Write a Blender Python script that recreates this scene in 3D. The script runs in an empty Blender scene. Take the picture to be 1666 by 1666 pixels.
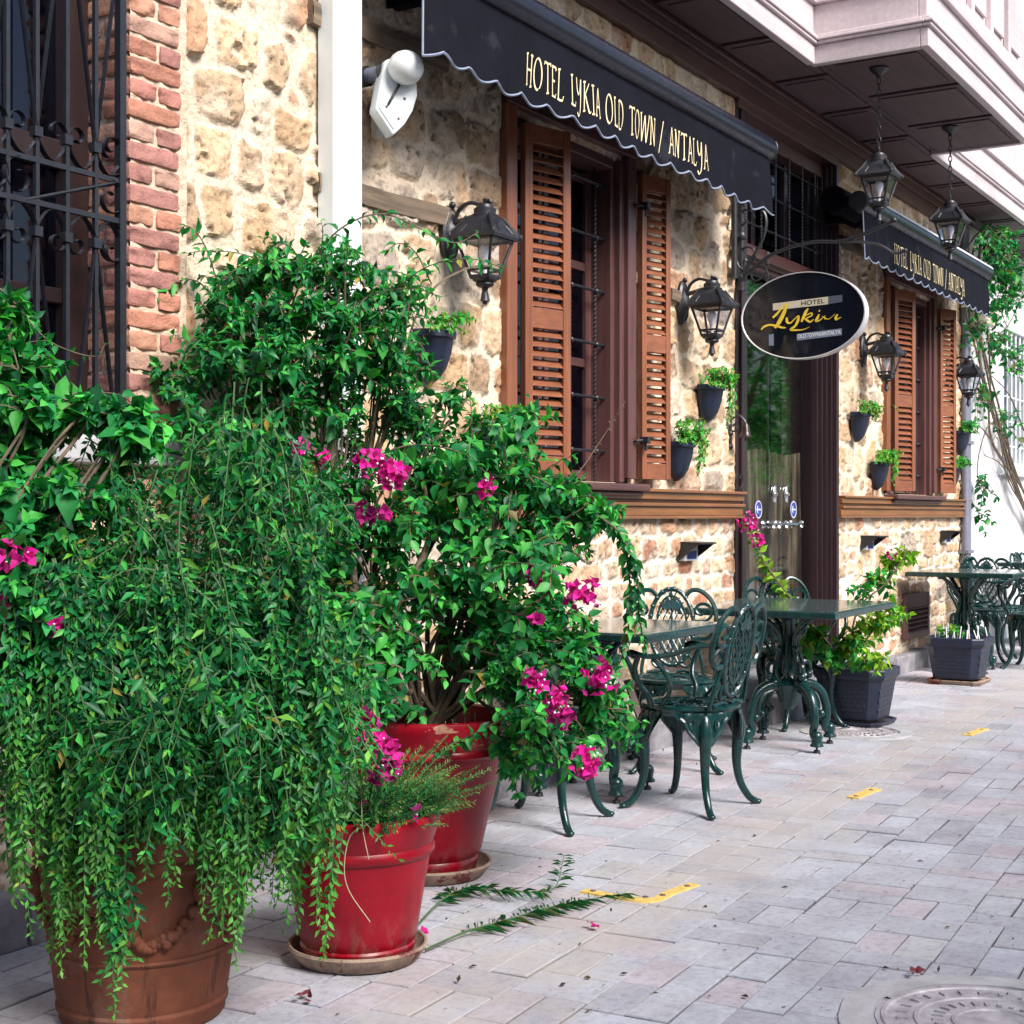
import bpy, math, random
import numpy as np
from mathutils import Vector, Matrix

scene = bpy.context.scene
COL = scene.collection
PI = math.pi
rng = np.random.default_rng(11)
random.seed(5)

# ------------------------------------------------------------------ camera, sky, sun, exposure
F, CX, HY, H, D = 2400.0, 833.0, 838.0, 1.25, 3.55      # lens in pixels of the 1666 px photograph, eye height, distance to the wall
TH = math.atan2(1467.0, 2400.0)
CT, ST = math.cos(TH), math.sin(TH)
cam_d = bpy.data.cameras.new('camera'); cam = bpy.data.objects.new('camera', cam_d); COL.objects.link(cam)
cam.location = (0, -D, H); cam.rotation_euler = (PI/2, 0, TH - PI/2)
cam_d.sensor_width = 36.0; cam_d.lens = 36.0*F/1666.0; cam_d.shift_y = (HY-833.0)/1666.0
cam_d.clip_start = 0.05; cam_d.clip_end = 500
scene.camera = cam

SUN_EL, SUN_AZ = math.radians(43), math.radians(-106)     # direction TO the sun, angle from +x: street side, a little behind the viewer
world = bpy.data.worlds.new('World'); scene.world = world; world.use_nodes = True
wn = world.node_tree.nodes; wl = world.node_tree.links
sky = wn.new('ShaderNodeTexSky'); sky.sky_type = 'NISHITA'; sky.sun_disc = False
sky.sun_elevation = SUN_EL; sky.sun_rotation = PI/2 - SUN_AZ
sky.air_density = 1.0; sky.dust_density = 2.5; sky.ozone_density = 1.0
bg = wn['Background']; bg.inputs['Strength'].default_value = 0.105
wl.new(sky.outputs['Color'], bg.inputs['Color'])
sd = bpy.data.lights.new('sun', 'SUN'); sun = bpy.data.objects.new('sun', sd); COL.objects.link(sun)
sd.energy = 3.7; sd.angle = math.radians(27); sd.color = (1.0, 0.965, 0.93)
sdir = Vector((math.cos(SUN_EL)*math.cos(SUN_AZ), math.cos(SUN_EL)*math.sin(SUN_AZ), math.sin(SUN_EL)))
sun.location = sdir*40; sun.rotation_euler = sdir.to_track_quat('Z', 'Y').to_euler()
scene.view_settings.view_transform = 'Standard'; scene.view_settings.look = 'None'
scene.view_settings.exposure = 0.9; scene.view_settings.gamma = 1.0; scene.view_settings.use_curve_mapping = False

# ------------------------------------------------------------------ where a point of the photograph stands in the place
def ray(px, py):
    u, v = (px-CX)/F, (HY-py)/F
    return np.array([ST*u+CT, -CT*u+ST, v])
CAM = np.array([0.0, -D, H])
def on_wall(px, py, off=0.0):
    r = ray(px, py); return CAM + r*((D-off)/r[1])
def on_ground(px, py, z=0.0):
    r = ray(px, py); return CAM + r*((z-H)/r[2])
def at_depth(px, py, d):
    return CAM + ray(px, py)*d

# ------------------------------------------------------------------ mesh building
class MB:
    def __init__(s): s.v=[]; s.q=[]; s.t=[]; s.c=[]; s.n=0
    def add(s, v, q=None, t=None, col=None):
        v = np.asarray(v, float).reshape(-1,3)
        if q is not None and len(q): s.q.append(np.asarray(q, np.int64).reshape(-1,4)+s.n)
        if t is not None and len(t): s.t.append(np.asarray(t, np.int64).reshape(-1,3)+s.n)
        if col is None: col = (1,1,1)
        c = np.asarray(col, float)
        if c.ndim == 1: c = np.tile(c[:3], (len(v),1))
        s.v.append(v); s.c.append(c); s.n += len(v); return s
    def box(s, c, size, R=None, col=None, taper=1.0):
        x,y,z = [d/2 for d in size]
        v = np.array([[-x,-y,-z],[x,-y,-z],[x,y,-z],[-x,y,-z],[-x*taper,-y*taper,z],[x*taper,-y*taper,z],[x*taper,y*taper,z],[-x*taper,y*taper,z]])
        if R is not None: v = v @ np.asarray(R).T
        return s.add(v+np.asarray(c,float), [[0,3,2,1],[4,5,6,7],[0,1,5,4],[1,2,6,5],[2,3,7,6],[3,0,4,7]], col=col)
    def bx(s, x0,x1,y0,y1,z0,z1, col=None):
        return s.box(((x0+x1)/2,(y0+y1)/2,(z0+z1)/2),(abs(x1-x0),abs(y1-y0),abs(z1-z0)), col=col)
    def tube(s, pts, r, n=6, cap=True, closed=False, col=None, flat=1.0, twist=0.0):
        P = np.asarray(pts, float); m = len(P)
        r = np.full(m, r, float) if np.isscalar(r) else np.asarray(r, float)
        if closed: T = np.roll(P,-1,0)-np.roll(P,1,0)
        else: T = np.gradient(P, axis=0)
        T /= np.linalg.norm(T,axis=1)[:,None]+1e-12
        up = np.array([0,0,1.0]) if abs(T[0,2])<0.9 else np.array([1.0,0,0])
        a = np.cross(T[0], up); a /= np.linalg.norm(a); A=[a]
        for i in range(1,m):
            a = A[-1]-T[i]*np.dot(A[-1],T[i]); a /= np.linalg.norm(a)+1e-12; A.append(a)
        A = np.array(A); B = np.cross(T, A)
        ph = np.arange(n)*2*PI/n
        ph = ph[None,:]+twist*np.arange(m)[:,None]
        v = P[:,None,:]+r[:,None,None]*(np.cos(ph)[:,:,None]*A[:,None,:]+flat*np.sin(ph)[:,:,None]*B[:,None,:])
        v = v.reshape(-1,3)
        mm = m if closed else m-1
        i = np.arange(mm)[:,None]; j = np.arange(n)[None,:]
        i2 = (i+1)%m; j2=(j+1)%n
        q = np.stack([(i*n+j)+0*j,(i*n+j2),(i2*n+j2),(i2*n+j)],-1).reshape(-1,4)
        t=None
        if cap and not closed:
            v = np.vstack([v,P[:1],P[-1:]]); k=m*n
            t=[[k,(jj+1)%n,jj] for jj in range(n)]+[[k+1,(m-1)*n+jj,(m-1)*n+(jj+1)%n] for jj in range(n)]
        if col is not None and np.ndim(col)==2 and len(col)==m:
            col = np.repeat(np.asarray(col),n,0)
            if cap and not closed: col=np.vstack([col,col[:1],col[-n:-n+1]])
        return s.add(v,q,t,col)
    def lathe(s, prof, n=32, c=(0,0,0), a0=0.0, a1=2*PI, R=None, col=None, off=0.0, rf=None):
        prof = np.asarray(prof,float); m=len(prof); full = abs(a1-a0-2*PI)<1e-6
        ph = a0+off+np.arange(n if full else n+1)*(a1-a0)/n; k=len(ph)
        rr = prof[:,0][:,None]*np.ones(k)[None,:]
        if rf is not None: rr = rr*rf(ph,prof[:,1])
        v = np.stack([rr*np.cos(ph)[None,:], rr*np.sin(ph)[None,:], prof[:,1][:,None]*np.ones(k)[None,:]],-1).reshape(-1,3)
        if R is not None: v = v@np.asarray(R).T
        i=np.arange(m-1)[:,None]; j=np.arange(k if full else k-1)[None,:]; j2=(j+1)%k
        q=np.stack([i*k+j,i*k+j2,(i+1)*k+j2,(i+1)*k+j],-1).reshape(-1,4)
        return s.add(v+np.asarray(c,float),q,col=col)
    def ball(s, c, r, n=10, col=None, sc=(1,1,1)):
        a=np.linspace(-PI/2,PI/2,n//2+2)
        m0=s.n; s.lathe(np.stack([np.cos(a)*r,np.sin(a)*r],1),n,col=col); s.v[-1]=s.v[-1]*np.asarray(sc)+np.asarray(c,float); return s
    def grid(s, fn, U, V, col=None, closed_u=False):
        u,v = np.meshgrid(U,V,indexing='ij'); P=fn(u,v); nu,nv=len(U),len(V)
        i=np.arange(nu if closed_u else nu-1)[:,None]; j=np.arange(nv-1)[None,:]; i2=(i+1)%nu
        q=np.stack([i*nv+j,i2*nv+j,i2*nv+j+1,i*nv+j+1],-1).reshape(-1,4)
        return s.add(P.reshape(-1,3),q,col=col)
    def poly_prism(s, pts, e1, e2, e3, o, h, col=None):       # convex outline, thickness h along e3
        pts=np.asarray(pts,float); m=len(pts); o=np.asarray(o,float)
        a=o+pts[:,:1]*np.asarray(e1)+pts[:,1:2]*np.asarray(e2); b=a+np.asarray(e3,float)*h
        v=np.vstack([a,b,a.mean(0)[None],b.mean(0)[None]]); k=2*m
        q=[[i,(i+1)%m,m+(i+1)%m,m+i] for i in range(m)]
        t=[[k,(i+1)%m,i] for i in range(m)]+[[k+1,m+i,m+(i+1)%m] for i in range(m)]
        return s.add(v,q,t,col=col)
    def build(s, name, mat, parent=None, w=False, smooth=None, bevel=0.0, seg=2):
        v=np.vstack(s.v).astype(np.float32); c=np.vstack(s.c)
        if w and parent is not None:
            r=parent; L=np.zeros(3)
            while r is not None: L+=np.array(r.location); r=r.parent
            v=v-L.astype(np.float32)
        q=np.vstack(s.q) if s.q else np.zeros((0,4),np.int64); t=np.vstack(s.t) if s.t else np.zeros((0,3),np.int64)
        me=bpy.data.meshes.new(name); me.vertices.add(len(v)); me.vertices.foreach_set('co',v.ravel())
        me.loops.add(q.size+t.size); me.loops.foreach_set('vertex_index',np.concatenate([q.ravel(),t.ravel()]).astype(np.int32))
        me.polygons.add(len(q)+len(t))
        st=np.concatenate([np.arange(len(q))*4, q.size+np.arange(len(t))*3]).astype(np.int32)
        me.polygons.foreach_set('loop_start',st)
        me.update(calc_edges=True); me.validate()
        at=me.color_attributes.new('col','FLOAT_COLOR','POINT')
        ca=np.ones((len(v),4),np.float32); ca[:,:3]=c
        at.data.foreach_set('color',ca.ravel())
        if smooth is not None:
            me.polygons.foreach_set('use_smooth',np.ones(len(me.polygons),bool))
            if smooth<179: me.set_sharp_from_angle(angle=math.radians(smooth))
        if smooth is None: me.polygons.foreach_set('use_smooth',np.zeros(len(me.polygons),bool))
        o=bpy.data.objects.new(name,me); COL.objects.link(o)
        me.materials.append(mat)
        if parent is not None: o.parent=parent
        if bevel>0:
            b=o.modifiers.new('bevel','BEVEL'); b.width=bevel; b.segments=seg; b.limit_method='ANGLE'; b.angle_limit=math.radians(40)
        return o

def tag(o, label, cat, group=None, kind=None):
    o['label']=label; o['category']=cat
    if group: o['group']=group
    if kind: o['kind']=kind
    return o
def thing(name, label, cat, loc=(0,0,0), rz=0.0, group=None):
    o=bpy.data.objects.new(name,None); COL.objects.link(o); o.empty_display_size=0.1
    o.location=[float(a) for a in loc]; o.rotation_euler=(0,0,rz)
    return tag(o,label,cat,group)
def dup(root, loc, rz=0.0, label=None, scale=None):
    r=root.copy(); COL.objects.link(r); r.location=[float(a) for a in loc]; r.rotation_euler=(0,0,rz)
    if scale: r.scale=(scale,)*3
    if label: r['label']=label
    for ch in list(root.children):
        c=ch.copy(); COL.objects.link(c); c.parent=r
        for g in list(ch.children):
            d=g.copy(); COL.objects.link(d); d.parent=c
    return r

def cr(pts, n=8):                                # Catmull-Rom through the points
    P=np.asarray(pts,float); P=np.vstack([2*P[0]-P[1],P,2*P[-1]-P[-2]]); out=[]
    for i in range(1,len(P)-2):
        for k in range(n):
            t=k/n; a,b,c,d=P[i-1],P[i],P[i+1],P[i+2]
            out.append(0.5*((2*b)+(-a+c)*t+(2*a-5*b+4*c-d)*t*t+(-a+3*b-3*c+d)*t**3))
    out.append(P[-2]); return np.array(out)
def arc(c, r, a0, a1, n=16, ry=None):
    a=np.linspace(a0,a1,n); return np.stack([c[0]+r*np.cos(a), c[1]+(r if ry is None else ry)*np.sin(a)],1)
def spiral(c, r0, r1, a0, a1, n=24):
    a=np.linspace(a0,a1,n); r=np.linspace(r0,r1,n); return np.stack([c[0]+r*np.cos(a), c[1]+r*np.sin(a)],1)

# ------------------------------------------------------------------ smooth random fields
def hash2(ix, iz, seed):
    h=(ix.astype(np.int64)*374761393+iz.astype(np.int64)*668265263+seed*974634533)&0xffffffff
    h=((h^(h>>13))*1274126177)&0xffffffff; h=h^(h>>16); return (h&0xffff)/65535.0
def vnoise(x, z, f, seed):
    x=x*f; z=z*f; ix=np.floor(x); iz=np.floor(z); fx=x-ix; fz=z-iz; fx=fx*fx*(3-2*fx); fz=fz*fz*(3-2*fz)
    a=hash2(ix,iz,seed); b=hash2(ix+1,iz,seed); c=hash2(ix,iz+1,seed); d=hash2(ix+1,iz+1,seed)
    return (a*(1-fx)+b*fx)*(1-fz)+(c*(1-fx)+d*fx)*fz
def fbm(x, z, f, seed, o=3):
    s=0; a=0.5; tot=0
    for k in range(o): s=s+a*vnoise(x,z,f*2**k,seed+k*17); tot+=a; a*=0.5
    return s/tot
def sstep(a,b,x):
    t=np.clip((x-a)/(b-a),0,1); return t*t*(3-2*t)

# ------------------------------------------------------------------ materials
def new_mat(name):
    m=bpy.data.materials.new(name); m.use_nodes=True; nt=m.node_tree; return m, nt, nt.nodes, nt.links, nt.nodes['Principled BSDF']
def math_node(nt, op, a, b=None):
    n=nt.nodes.new('ShaderNodeMath'); n.operation=op
    for k,x in enumerate((a,b)):
        if x is None: continue
        if isinstance(x,(int,float)): n.inputs[k].default_value=x
        else: nt.links.new(x,n.inputs[k])
    return n.outputs[0]
def noise(nt, scale, detail=4, rough=0.6, vec=None, w=None):
    n=nt.nodes.new('ShaderNodeTexNoise'); n.inputs['Scale'].default_value=scale; n.inputs['Detail'].default_value=detail; n.inputs['Roughness'].default_value=rough
    if vec is not None: nt.links.new(vec,n.inputs['Vector'])
    return n.outputs['Fac']
def ramp(nt, fac, stops):
    n=nt.nodes.new('ShaderNodeValToRGB'); e=n.color_ramp.elements
    e[0].position,e[0].color=stops[0][0],(*stops[0][1],1) if len(stops[0][1])==3 else stops[0][1]
    e[1].position,e[1].color=stops[-1][0],(*stops[-1][1],1)
    for p,c in stops[1:-1]: k=e.new(p); k.color=(*c,1)
    nt.links.new(fac,n.inputs['Fac']); return n.outputs['Color']
def mix(nt, fac, a, b, mode='MIX'):
    n=nt.nodes.new('ShaderNodeMix'); n.data_type='RGBA'; n.blend_type=mode
    for sock,x in ((n.inputs[0],fac),(n.inputs[6],a),(n.inputs[7],b)):
        if isinstance(x,(int,float)): sock.default_value=x
        elif isinstance(x,tuple): sock.default_value=(*x,1)
        else: nt.links.new(x,sock)
    return n.outputs[2]
def obj_coord(nt):
    return nt.nodes.new('ShaderNodeTexCoord').outputs['Object']
def geo_pos(nt):
    return nt.nodes.new('ShaderNodeNewGeometry').outputs['Position']
def bump(nt, h, strength, dist=0.01):
    b=nt.nodes.new('ShaderNodeBump'); b.inputs['Strength'].default_value=strength; b.inputs['Distance'].default_value=dist
    nt.links.new(h,b.inputs['Height']); return b.outputs['Normal']
def stretch(nt, vec, s):
    m=nt.nodes.new('ShaderNodeMapping'); m.inputs['Scale'].default_value=s; nt.links.new(vec,m.inputs['Vector']); return m.outputs['Vector']

def surf(name, base, rough=0.5, var=0.25, scale=12, metal=0.0, bmp=0.15, bscale=60, dist=0.004, spec=0.5, coat=0.0, wear=None, use_col=False, rvar=0.15):
    m,nt,N,L,P=new_mat(name); pos=geo_pos(nt)
    f=noise(nt,scale,5,0.65,pos)
    dark=tuple(c*(1-var) for c in base); lite=tuple(min(1,c*(1+var)) for c in base)
    c=ramp(nt,f,[(0.3,dark),(0.7,lite)])
    if use_col:
        a=N.new('ShaderNodeVertexColor'); a.layer_name='col'; c=mix(nt,1.0,c,a.outputs['Color'],'MULTIPLY')
    if wear:
        wcol,thr,ws=wear; g=noise(nt,ws,6,0.7,pos); k=ramp(nt,g,[(thr,(0,0,0)),(thr+0.05,(1,1,1))]); c=mix(nt,k,c,wcol)
    L.new(c,P.inputs['Base Color'])
    r=math_node(nt,'MULTIPLY_ADD',noise(nt,scale*2.3,4,0.6,pos),rvar*2); nt.nodes[-1].inputs[2].default_value=rough-rvar
    L.new(r,P.inputs['Roughness']); P.inputs['Metallic'].default_value=metal
    P.inputs['Specular IOR Level'].default_value=spec; P.inputs['Coat Weight'].default_value=coat; P.inputs['Coat Roughness'].default_value=0.12
    if bmp>0: L.new(bump(nt,noise(nt,bscale,5,0.65,pos),bmp,dist),P.inputs['Normal'])
    return m
def wood(name, base, rough=0.4, axis=2, coat=0.2, contrast=0.35):
    m,nt,N,L,P=new_mat(name); pos=geo_pos(nt)
    s=[38,38,38]; s[axis]=2.2
    v=stretch(nt,pos,tuple(s)); f=noise(nt,1.0,6,0.65,v); g=noise(nt,1.6,4,0.6,pos)
    c=ramp(nt,f,[(0.28,tuple(x*(1-contrast) for x in base)),(0.55,base),(0.8,tuple(min(1,x*(1+contrast)) for x in base))])
    c=mix(nt,0.5,c,ramp(nt,g,[(0.3,(0.55,0.52,0.5)),(0.7,(1,1,1))]),'MULTIPLY')
    L.new(c,P.inputs['Base Color']); P.inputs['Roughness'].default_value=rough; P.inputs['Coat Weight'].default_value=coat; P.inputs['Coat Roughness'].default_value=0.25
    L.new(bump(nt,f,0.25,0.003),P.inputs['Normal']); return m
def glass(name, tint=(0.75,0.8,0.85), gloss=0.06, rough=0.02):
    m,nt,N,L,P=new_mat(name); N.remove(P); out=N['Material Output']
    tr=N.new('ShaderNodeBsdfTransparent'); tr.inputs['Color'].default_value=(*tint,1)
    gl=N.new('ShaderNodeBsdfGlossy'); gl.inputs['Roughness'].default_value=rough; gl.inputs['Color'].default_value=(1,1,1,1)
    ge=N.new('ShaderNodeNewGeometry'); dt=N.new('ShaderNodeVectorMath'); dt.operation='DOT_PRODUCT'; L.new(ge.outputs['Normal'],dt.inputs[0]); L.new(ge.outputs['Incoming'],dt.inputs[1])
    k=math_node(nt,'POWER',math_node(nt,'SUBTRACT',1.0,math_node(nt,'ABSOLUTE',dt.outputs['Value'])),5.0)      # Schlick, the same from both faces of the pane
    mx=N.new('ShaderNodeMixShader'); f=math_node(nt,'MULTIPLY_ADD',k,0.55); nt.nodes[-1].inputs[2].default_value=0.025+gloss*0.5
    L.new(f,mx.inputs[0]); L.new(tr.outputs[0],mx.inputs[1]); L.new(gl.outputs[0],mx.inputs[2]); L.new(mx.outputs[0],out.inputs[0]); return m
def leafmat(name, rough=0.42, trans=0.3, bmp=True):
    m,nt,N,L,P=new_mat(name); a=N.new('ShaderNodeVertexColor'); a.layer_name='col'
    f=noise(nt,25,3,0.6,geo_pos(nt)); c=mix(nt,1.0,a.outputs['Color'],ramp(nt,f,[(0.3,(0.75,0.75,0.75)),(0.7,(1.2,1.2,1.2))]),'MULTIPLY')
    L.new(c,P.inputs['Base Color']); P.inputs['Roughness'].default_value=rough; P.inputs['Specular IOR Level'].default_value=0.26
    t=N.new('ShaderNodeBsdfTranslucent'); L.new(mix(nt,1.0,c,(0.85,1.35,0.55),'MULTIPLY'),t.inputs['Color'])
    mx=N.new('ShaderNodeMixShader'); mx.inputs[0].default_value=trans
    L.new(P.outputs[0],mx.inputs[1]); L.new(t.outputs[0],mx.inputs[2]); L.new(mx.outputs[0],N['Material Output'].inputs[0]); return m

M={}
M['iron']=surf('black_iron',(0.014,0.015,0.02),0.4,0.3,30,0.0,0.25,90,0.003,0.6)
M['cast_green']=surf('green_cast_metal',(0.0032,0.030,0.029),0.25,0.45,18,0.0,0.4,70,0.003,0.5,coat=0.15,wear=((0.022,0.045,0.042),0.66,16),rvar=0.12)
M['shutter']=wood('orange_brown_wood',(0.25,0.085,0.038),0.42)
M['shutter_h']=wood('orange_brown_wood_across',(0.25,0.085,0.038),0.42,0)
M['rail']=wood('varnished_rail_wood',(0.26,0.105,0.035),0.3,0,0.4)
M['brown']=wood('dark_red_brown_wood',(0.115,0.048,0.045),0.42)
M['brown_door']=wood('purple_brown_wood',(0.030,0.012,0.016),0.42)
M['brown_dark']=wood('near_black_brown_wood',(0.022,0.009,0.009),0.5)
M['brown_h']=wood('dark_red_brown_wood_across',(0.115,0.048,0.045),0.42,0)
M['old_beam']=wood('old_grey_timber',(0.20,0.145,0.10),0.8,0,0.0,0.6)
M['ceiling']=wood('ceiling_boards',(0.100,0.060,0.066),0.65,0,0.0)
M['fascia']=wood('weathered_pale_wood',(0.60,0.515,0.53),0.5,0,0.1,0.15)
M['awning']=surf('navy_canvas',(0.0045,0.0047,0.0095),0.8,0.35,5,0.0,0.6,330,0.002,0.12,wear=((0.015,0.016,0.022),0.60,3.5))
M['awning_bar']=surf('navy_painted_metal',(0.011,0.013,0.024),0.3,0.2,8,0.3,0.05,40)
M['silver_bar']=surf('dull_aluminium',(0.62,0.62,0.64),0.35,0.1,8,0.15,0.05,40)
M['lettering']=surf('cream_paint',(0.75,0.62,0.36),0.6,0.1,20,0.0,0.0)
M['piping']=surf('pale_blue_piping',(0.20,0.235,0.32),0.6,0.2,20,0.0,0.0)
M['white_paint']=surf('white_painted_metal',(0.66,0.70,0.70),0.38,0.06,6,0.0,0.05,40,wear=((0.5,0.47,0.42),0.70,9))
M['white_plastic']=surf('white_plastic',(0.66,0.68,0.68),0.35,0.06,10,0.0,0.05,60)
M['grey_pipe']=surf('grey_pipe_plastic',(0.16,0.17,0.22),0.4,0.15,10,0.0,0.1,60)
M['cream_plastic']=surf('cream_plastic',(0.55,0.48,0.38),0.45,0.1,10,0.0,0.05,60)
M['navy_plastic']=surf('navy_plastic',(0.011,0.016,0.036),0.42,0.25,14,0.0,0.25,120,0.003)
M['terracotta']=surf('terracotta',(0.135,0.042,0.021),0.75,0.30,9,0.0,0.4,55,0.006,0.3,wear=((0.10,0.045,0.03),0.63,6))
M['red_paint']=surf('red_painted_clay',(0.25,0.002,0.012),0.36,0.25,7,0.0,0.2,28,0.004,0.3,coat=0.10,wear=((0.40,0.10,0.09),0.735,14))
M['red_peel']=surf('peeling_red_paint',(0.25,0.002,0.012),0.36,0.25,7,0.0,0.2,28,0.004,0.3,coat=0.10,wear=((0.40,0.10,0.09),0.735,14))
_m=M['red_peel']; _nt=_m.node_tree; _P=_nt.nodes['Principled BSDF']; _c=_P.inputs['Base Color'].links[0].from_socket; _pos=geo_pos(_nt); _x=_nt.nodes.new('ShaderNodeSeparateXYZ'); _nt.links.new(_pos,_x.inputs[0])
_n=noise(_nt,1.0,6,0.7,stretch(_nt,_pos,(9,9,22))); _h=math_node(_nt,'MULTIPLY',math_node(_nt,'GREATER_THAN',_x.outputs['Z'],0.475),ramp(_nt,_n,[(0.57,(0,0,0)),(0.60,(1,1,1))]))   # the paint has flaked off the rim
_nt.links.new(mix(_nt,_h,_c,(0.42,0.21,0.14)),_P.inputs['Base Color'])

M['saucer']=surf('mossy_clay',(0.30,0.22,0.17),0.85,0.4,14,0.0,0.6,60,0.006,0.2,wear=((0.16,0.045,0.04),0.55,7))
M['soil']=surf('dark_soil',(0.022,0.016,0.012),0.95,0.5,30,0.0,1.0,60,0.02,0.1)
M['stem']=surf('grey_brown_bark',(0.125,0.095,0.068),0.85,0.4,22,0.0,0.6,80,0.004,0.2)
M['green_stem']=surf('green_brown_stem',(0.05,0.11,0.035),0.7,0.3,30,0.0,0.2,80)
M['cane']=surf('dry_cane',(0.40,0.32,0.20),0.7,0.25,30,0.0,0.2,80)
M['leaf']=leafmat('leaf'); M['leaf_soft']=leafmat('soft_leaf',0.55,0.34)
M['bract']=leafmat('papery_bract',0.6,0.38)
M['pink']=surf('pink_tape',(0.65,0.16,0.18),0.6,0.1,20,0.0,0.0)
M['kerb']=surf('grey_kerb_stone',(0.23,0.22,0.24),0.8,0.35,10,0.0,0.7,45,0.008,0.3)
M['yellow']=surf('yellow_thermoplastic',(0.66,0.46,0.13),0.6,0.2,30,0.0,0.3,90,0.003,wear=((0.45,0.33,0.14),0.68,22))
M['bolt']=surf('rusty_bolt',(0.12,0.08,0.06),0.7,0.3,30)
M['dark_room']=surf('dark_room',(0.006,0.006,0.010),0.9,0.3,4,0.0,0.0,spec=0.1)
M['glass']=glass('window_glass',(0.45,0.5,0.75),0.02)
M['door_glass']=glass('door_glass',(0.80,0.82,0.82),0.10)
M['lamp_glass']=glass('lamp_glass',(0.97,0.98,1.0),0.05,0.12)
M['bulb']=surf('opal_bulb',(0.82,0.80,0.84),0.25,0.05,10,0.0,0.0)
M['chrome']=surf('satin_chrome',(0.7,0.7,0.7),0.22,0.1,10,1.0,0.0)
M['blue_sticker']=surf('blue_sticker',(0.03,0.05,0.24),0.5,0.1,10,0.0,0.0)
M['white_mark']=surf('white_mark',(0.75,0.75,0.78),0.5,0.05,10,0.0,0.0)
M['tabletop']=surf('dark_stone_top',(0.060,0.090,0.088),0.10,0.6,90,0.0,0.06,30,0.002,0.6)
M['plaster']=surf('white_plaster',(0.66,0.66,0.68),0.9,0.10,2.2,0.0,0.5,18,0.012,0.2,wear=((0.42,0.35,0.27),0.63,3.0))
M['gold']=surf('gold_letters',(0.75,0.52,0.05),0.4,0.2,40,0.0,0.0)
M['sign_black']=surf('black_gloss',(0.006,0.008,0.014),0.08,0.2,6,0.0,0.0,spec=0.45)
M['band']=surf('pale_band',(0.52,0.47,0.36),0.5,0.1,12,0.0,0.0)
M['band_dark']=surf('slate_band',(0.07,0.085,0.12),0.4,0.1,12,0.0,0.0)
M['band_blue']=surf('slate_blue_band',(0.16,0.2,0.28),0.4,0.3,60,0.0,0.0)
M['maroon']=surf('maroon_cloth',(0.10,0.010,0.022),0.9,0.2,14,0.0,0.3,100)
M['hood']=surf('black_painted_hood',(0.012,0.013,0.016),0.35,0.2,20,0.0,0.05)
M['dead']=surf('dry_leaf',(0.13,0.085,0.05),0.9,0.5,30,0.0,0.0,use_col=True)
M['manhole']=surf('worn_cast_iron',(0.40,0.37,0.39),0.6,0.35,16,0.3,0.5,90,0.004)
M['bell']=surf('dark_bronze',(0.05,0.04,0.035),0.35,0.3,20,0.7,0.1)
M['concrete']=surf('pale_concrete',(0.36,0.35,0.36),0.9,0.2,8,0.0,0.5,50,0.006,0.2)
M['ground_base']=surf('joint_sand',(0.10,0.088,0.075),0.95,0.4,14,0.0,0.6,80,0.006,0.1)

def stain(m, zlo, zhi, col, scale, lo, hi, amt):                # run marks, lime bloom and soil splashes that belong to the pot
    nt=m.node_tree; P=nt.nodes['Principled BSDF']; c=P.inputs['Base Color'].links[0].from_socket; pos=geo_pos(nt); x=nt.nodes.new('ShaderNodeSeparateXYZ'); nt.links.new(pos,x.inputs[0])
    f=ramp(nt,noise(nt,1.0,5,0.65,stretch(nt,pos,scale)),[(lo,(0,0,0)),(hi,(amt,amt,amt))])
    mr=nt.nodes.new('ShaderNodeMapRange'); mr.inputs['From Min'].default_value=zlo; mr.inputs['From Max'].default_value=zhi; nt.links.new(x.outputs['Z'],mr.inputs['Value'])
    nt.links.new(mix(nt,math_node(nt,'MULTIPLY',f,mr.outputs['Result']),c,col),P.inputs['Base Color'])
stain(M['terracotta'],0.36,0.20,(0.055,0.020,0.012),(17,17,1.0),0.60,0.64,0.8)
stain(M['terracotta'],0.55,0.0,(0.26,0.17,0.13),(7,7,5),0.54,0.74,0.45)
for _k in ('red_paint','red_peel'):
    stain(M[_k],0.16,0.0,(0.20,0.13,0.11),(22,22,14),0.47,0.62,0.75); stain(M[_k],0.0,0.1,(0.12,0.004,0.010),(15,15,1.6),0.55,0.66,0.6); stain(M[_k],0.0,0.1,(0.44,0.16,0.15),(60,60,60),0.70,0.72,0.8)
# satin curtain
m,nt,N,L,P=new_mat('brown_satin_curtain'); pos=geo_pos(nt)
f=noise(nt,1.0,4,0.6,stretch(nt,pos,(26,26,2.2)))
L.new(ramp(nt,f,[(0.36,(0.035,0.021,0.012)),(0.5,(0.13,0.09,0.055)),(0.66,(0.34,0.26,0.18))]),P.inputs['Base Color']); P.inputs['Roughness'].default_value=0.45
M['curtain']=m
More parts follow.
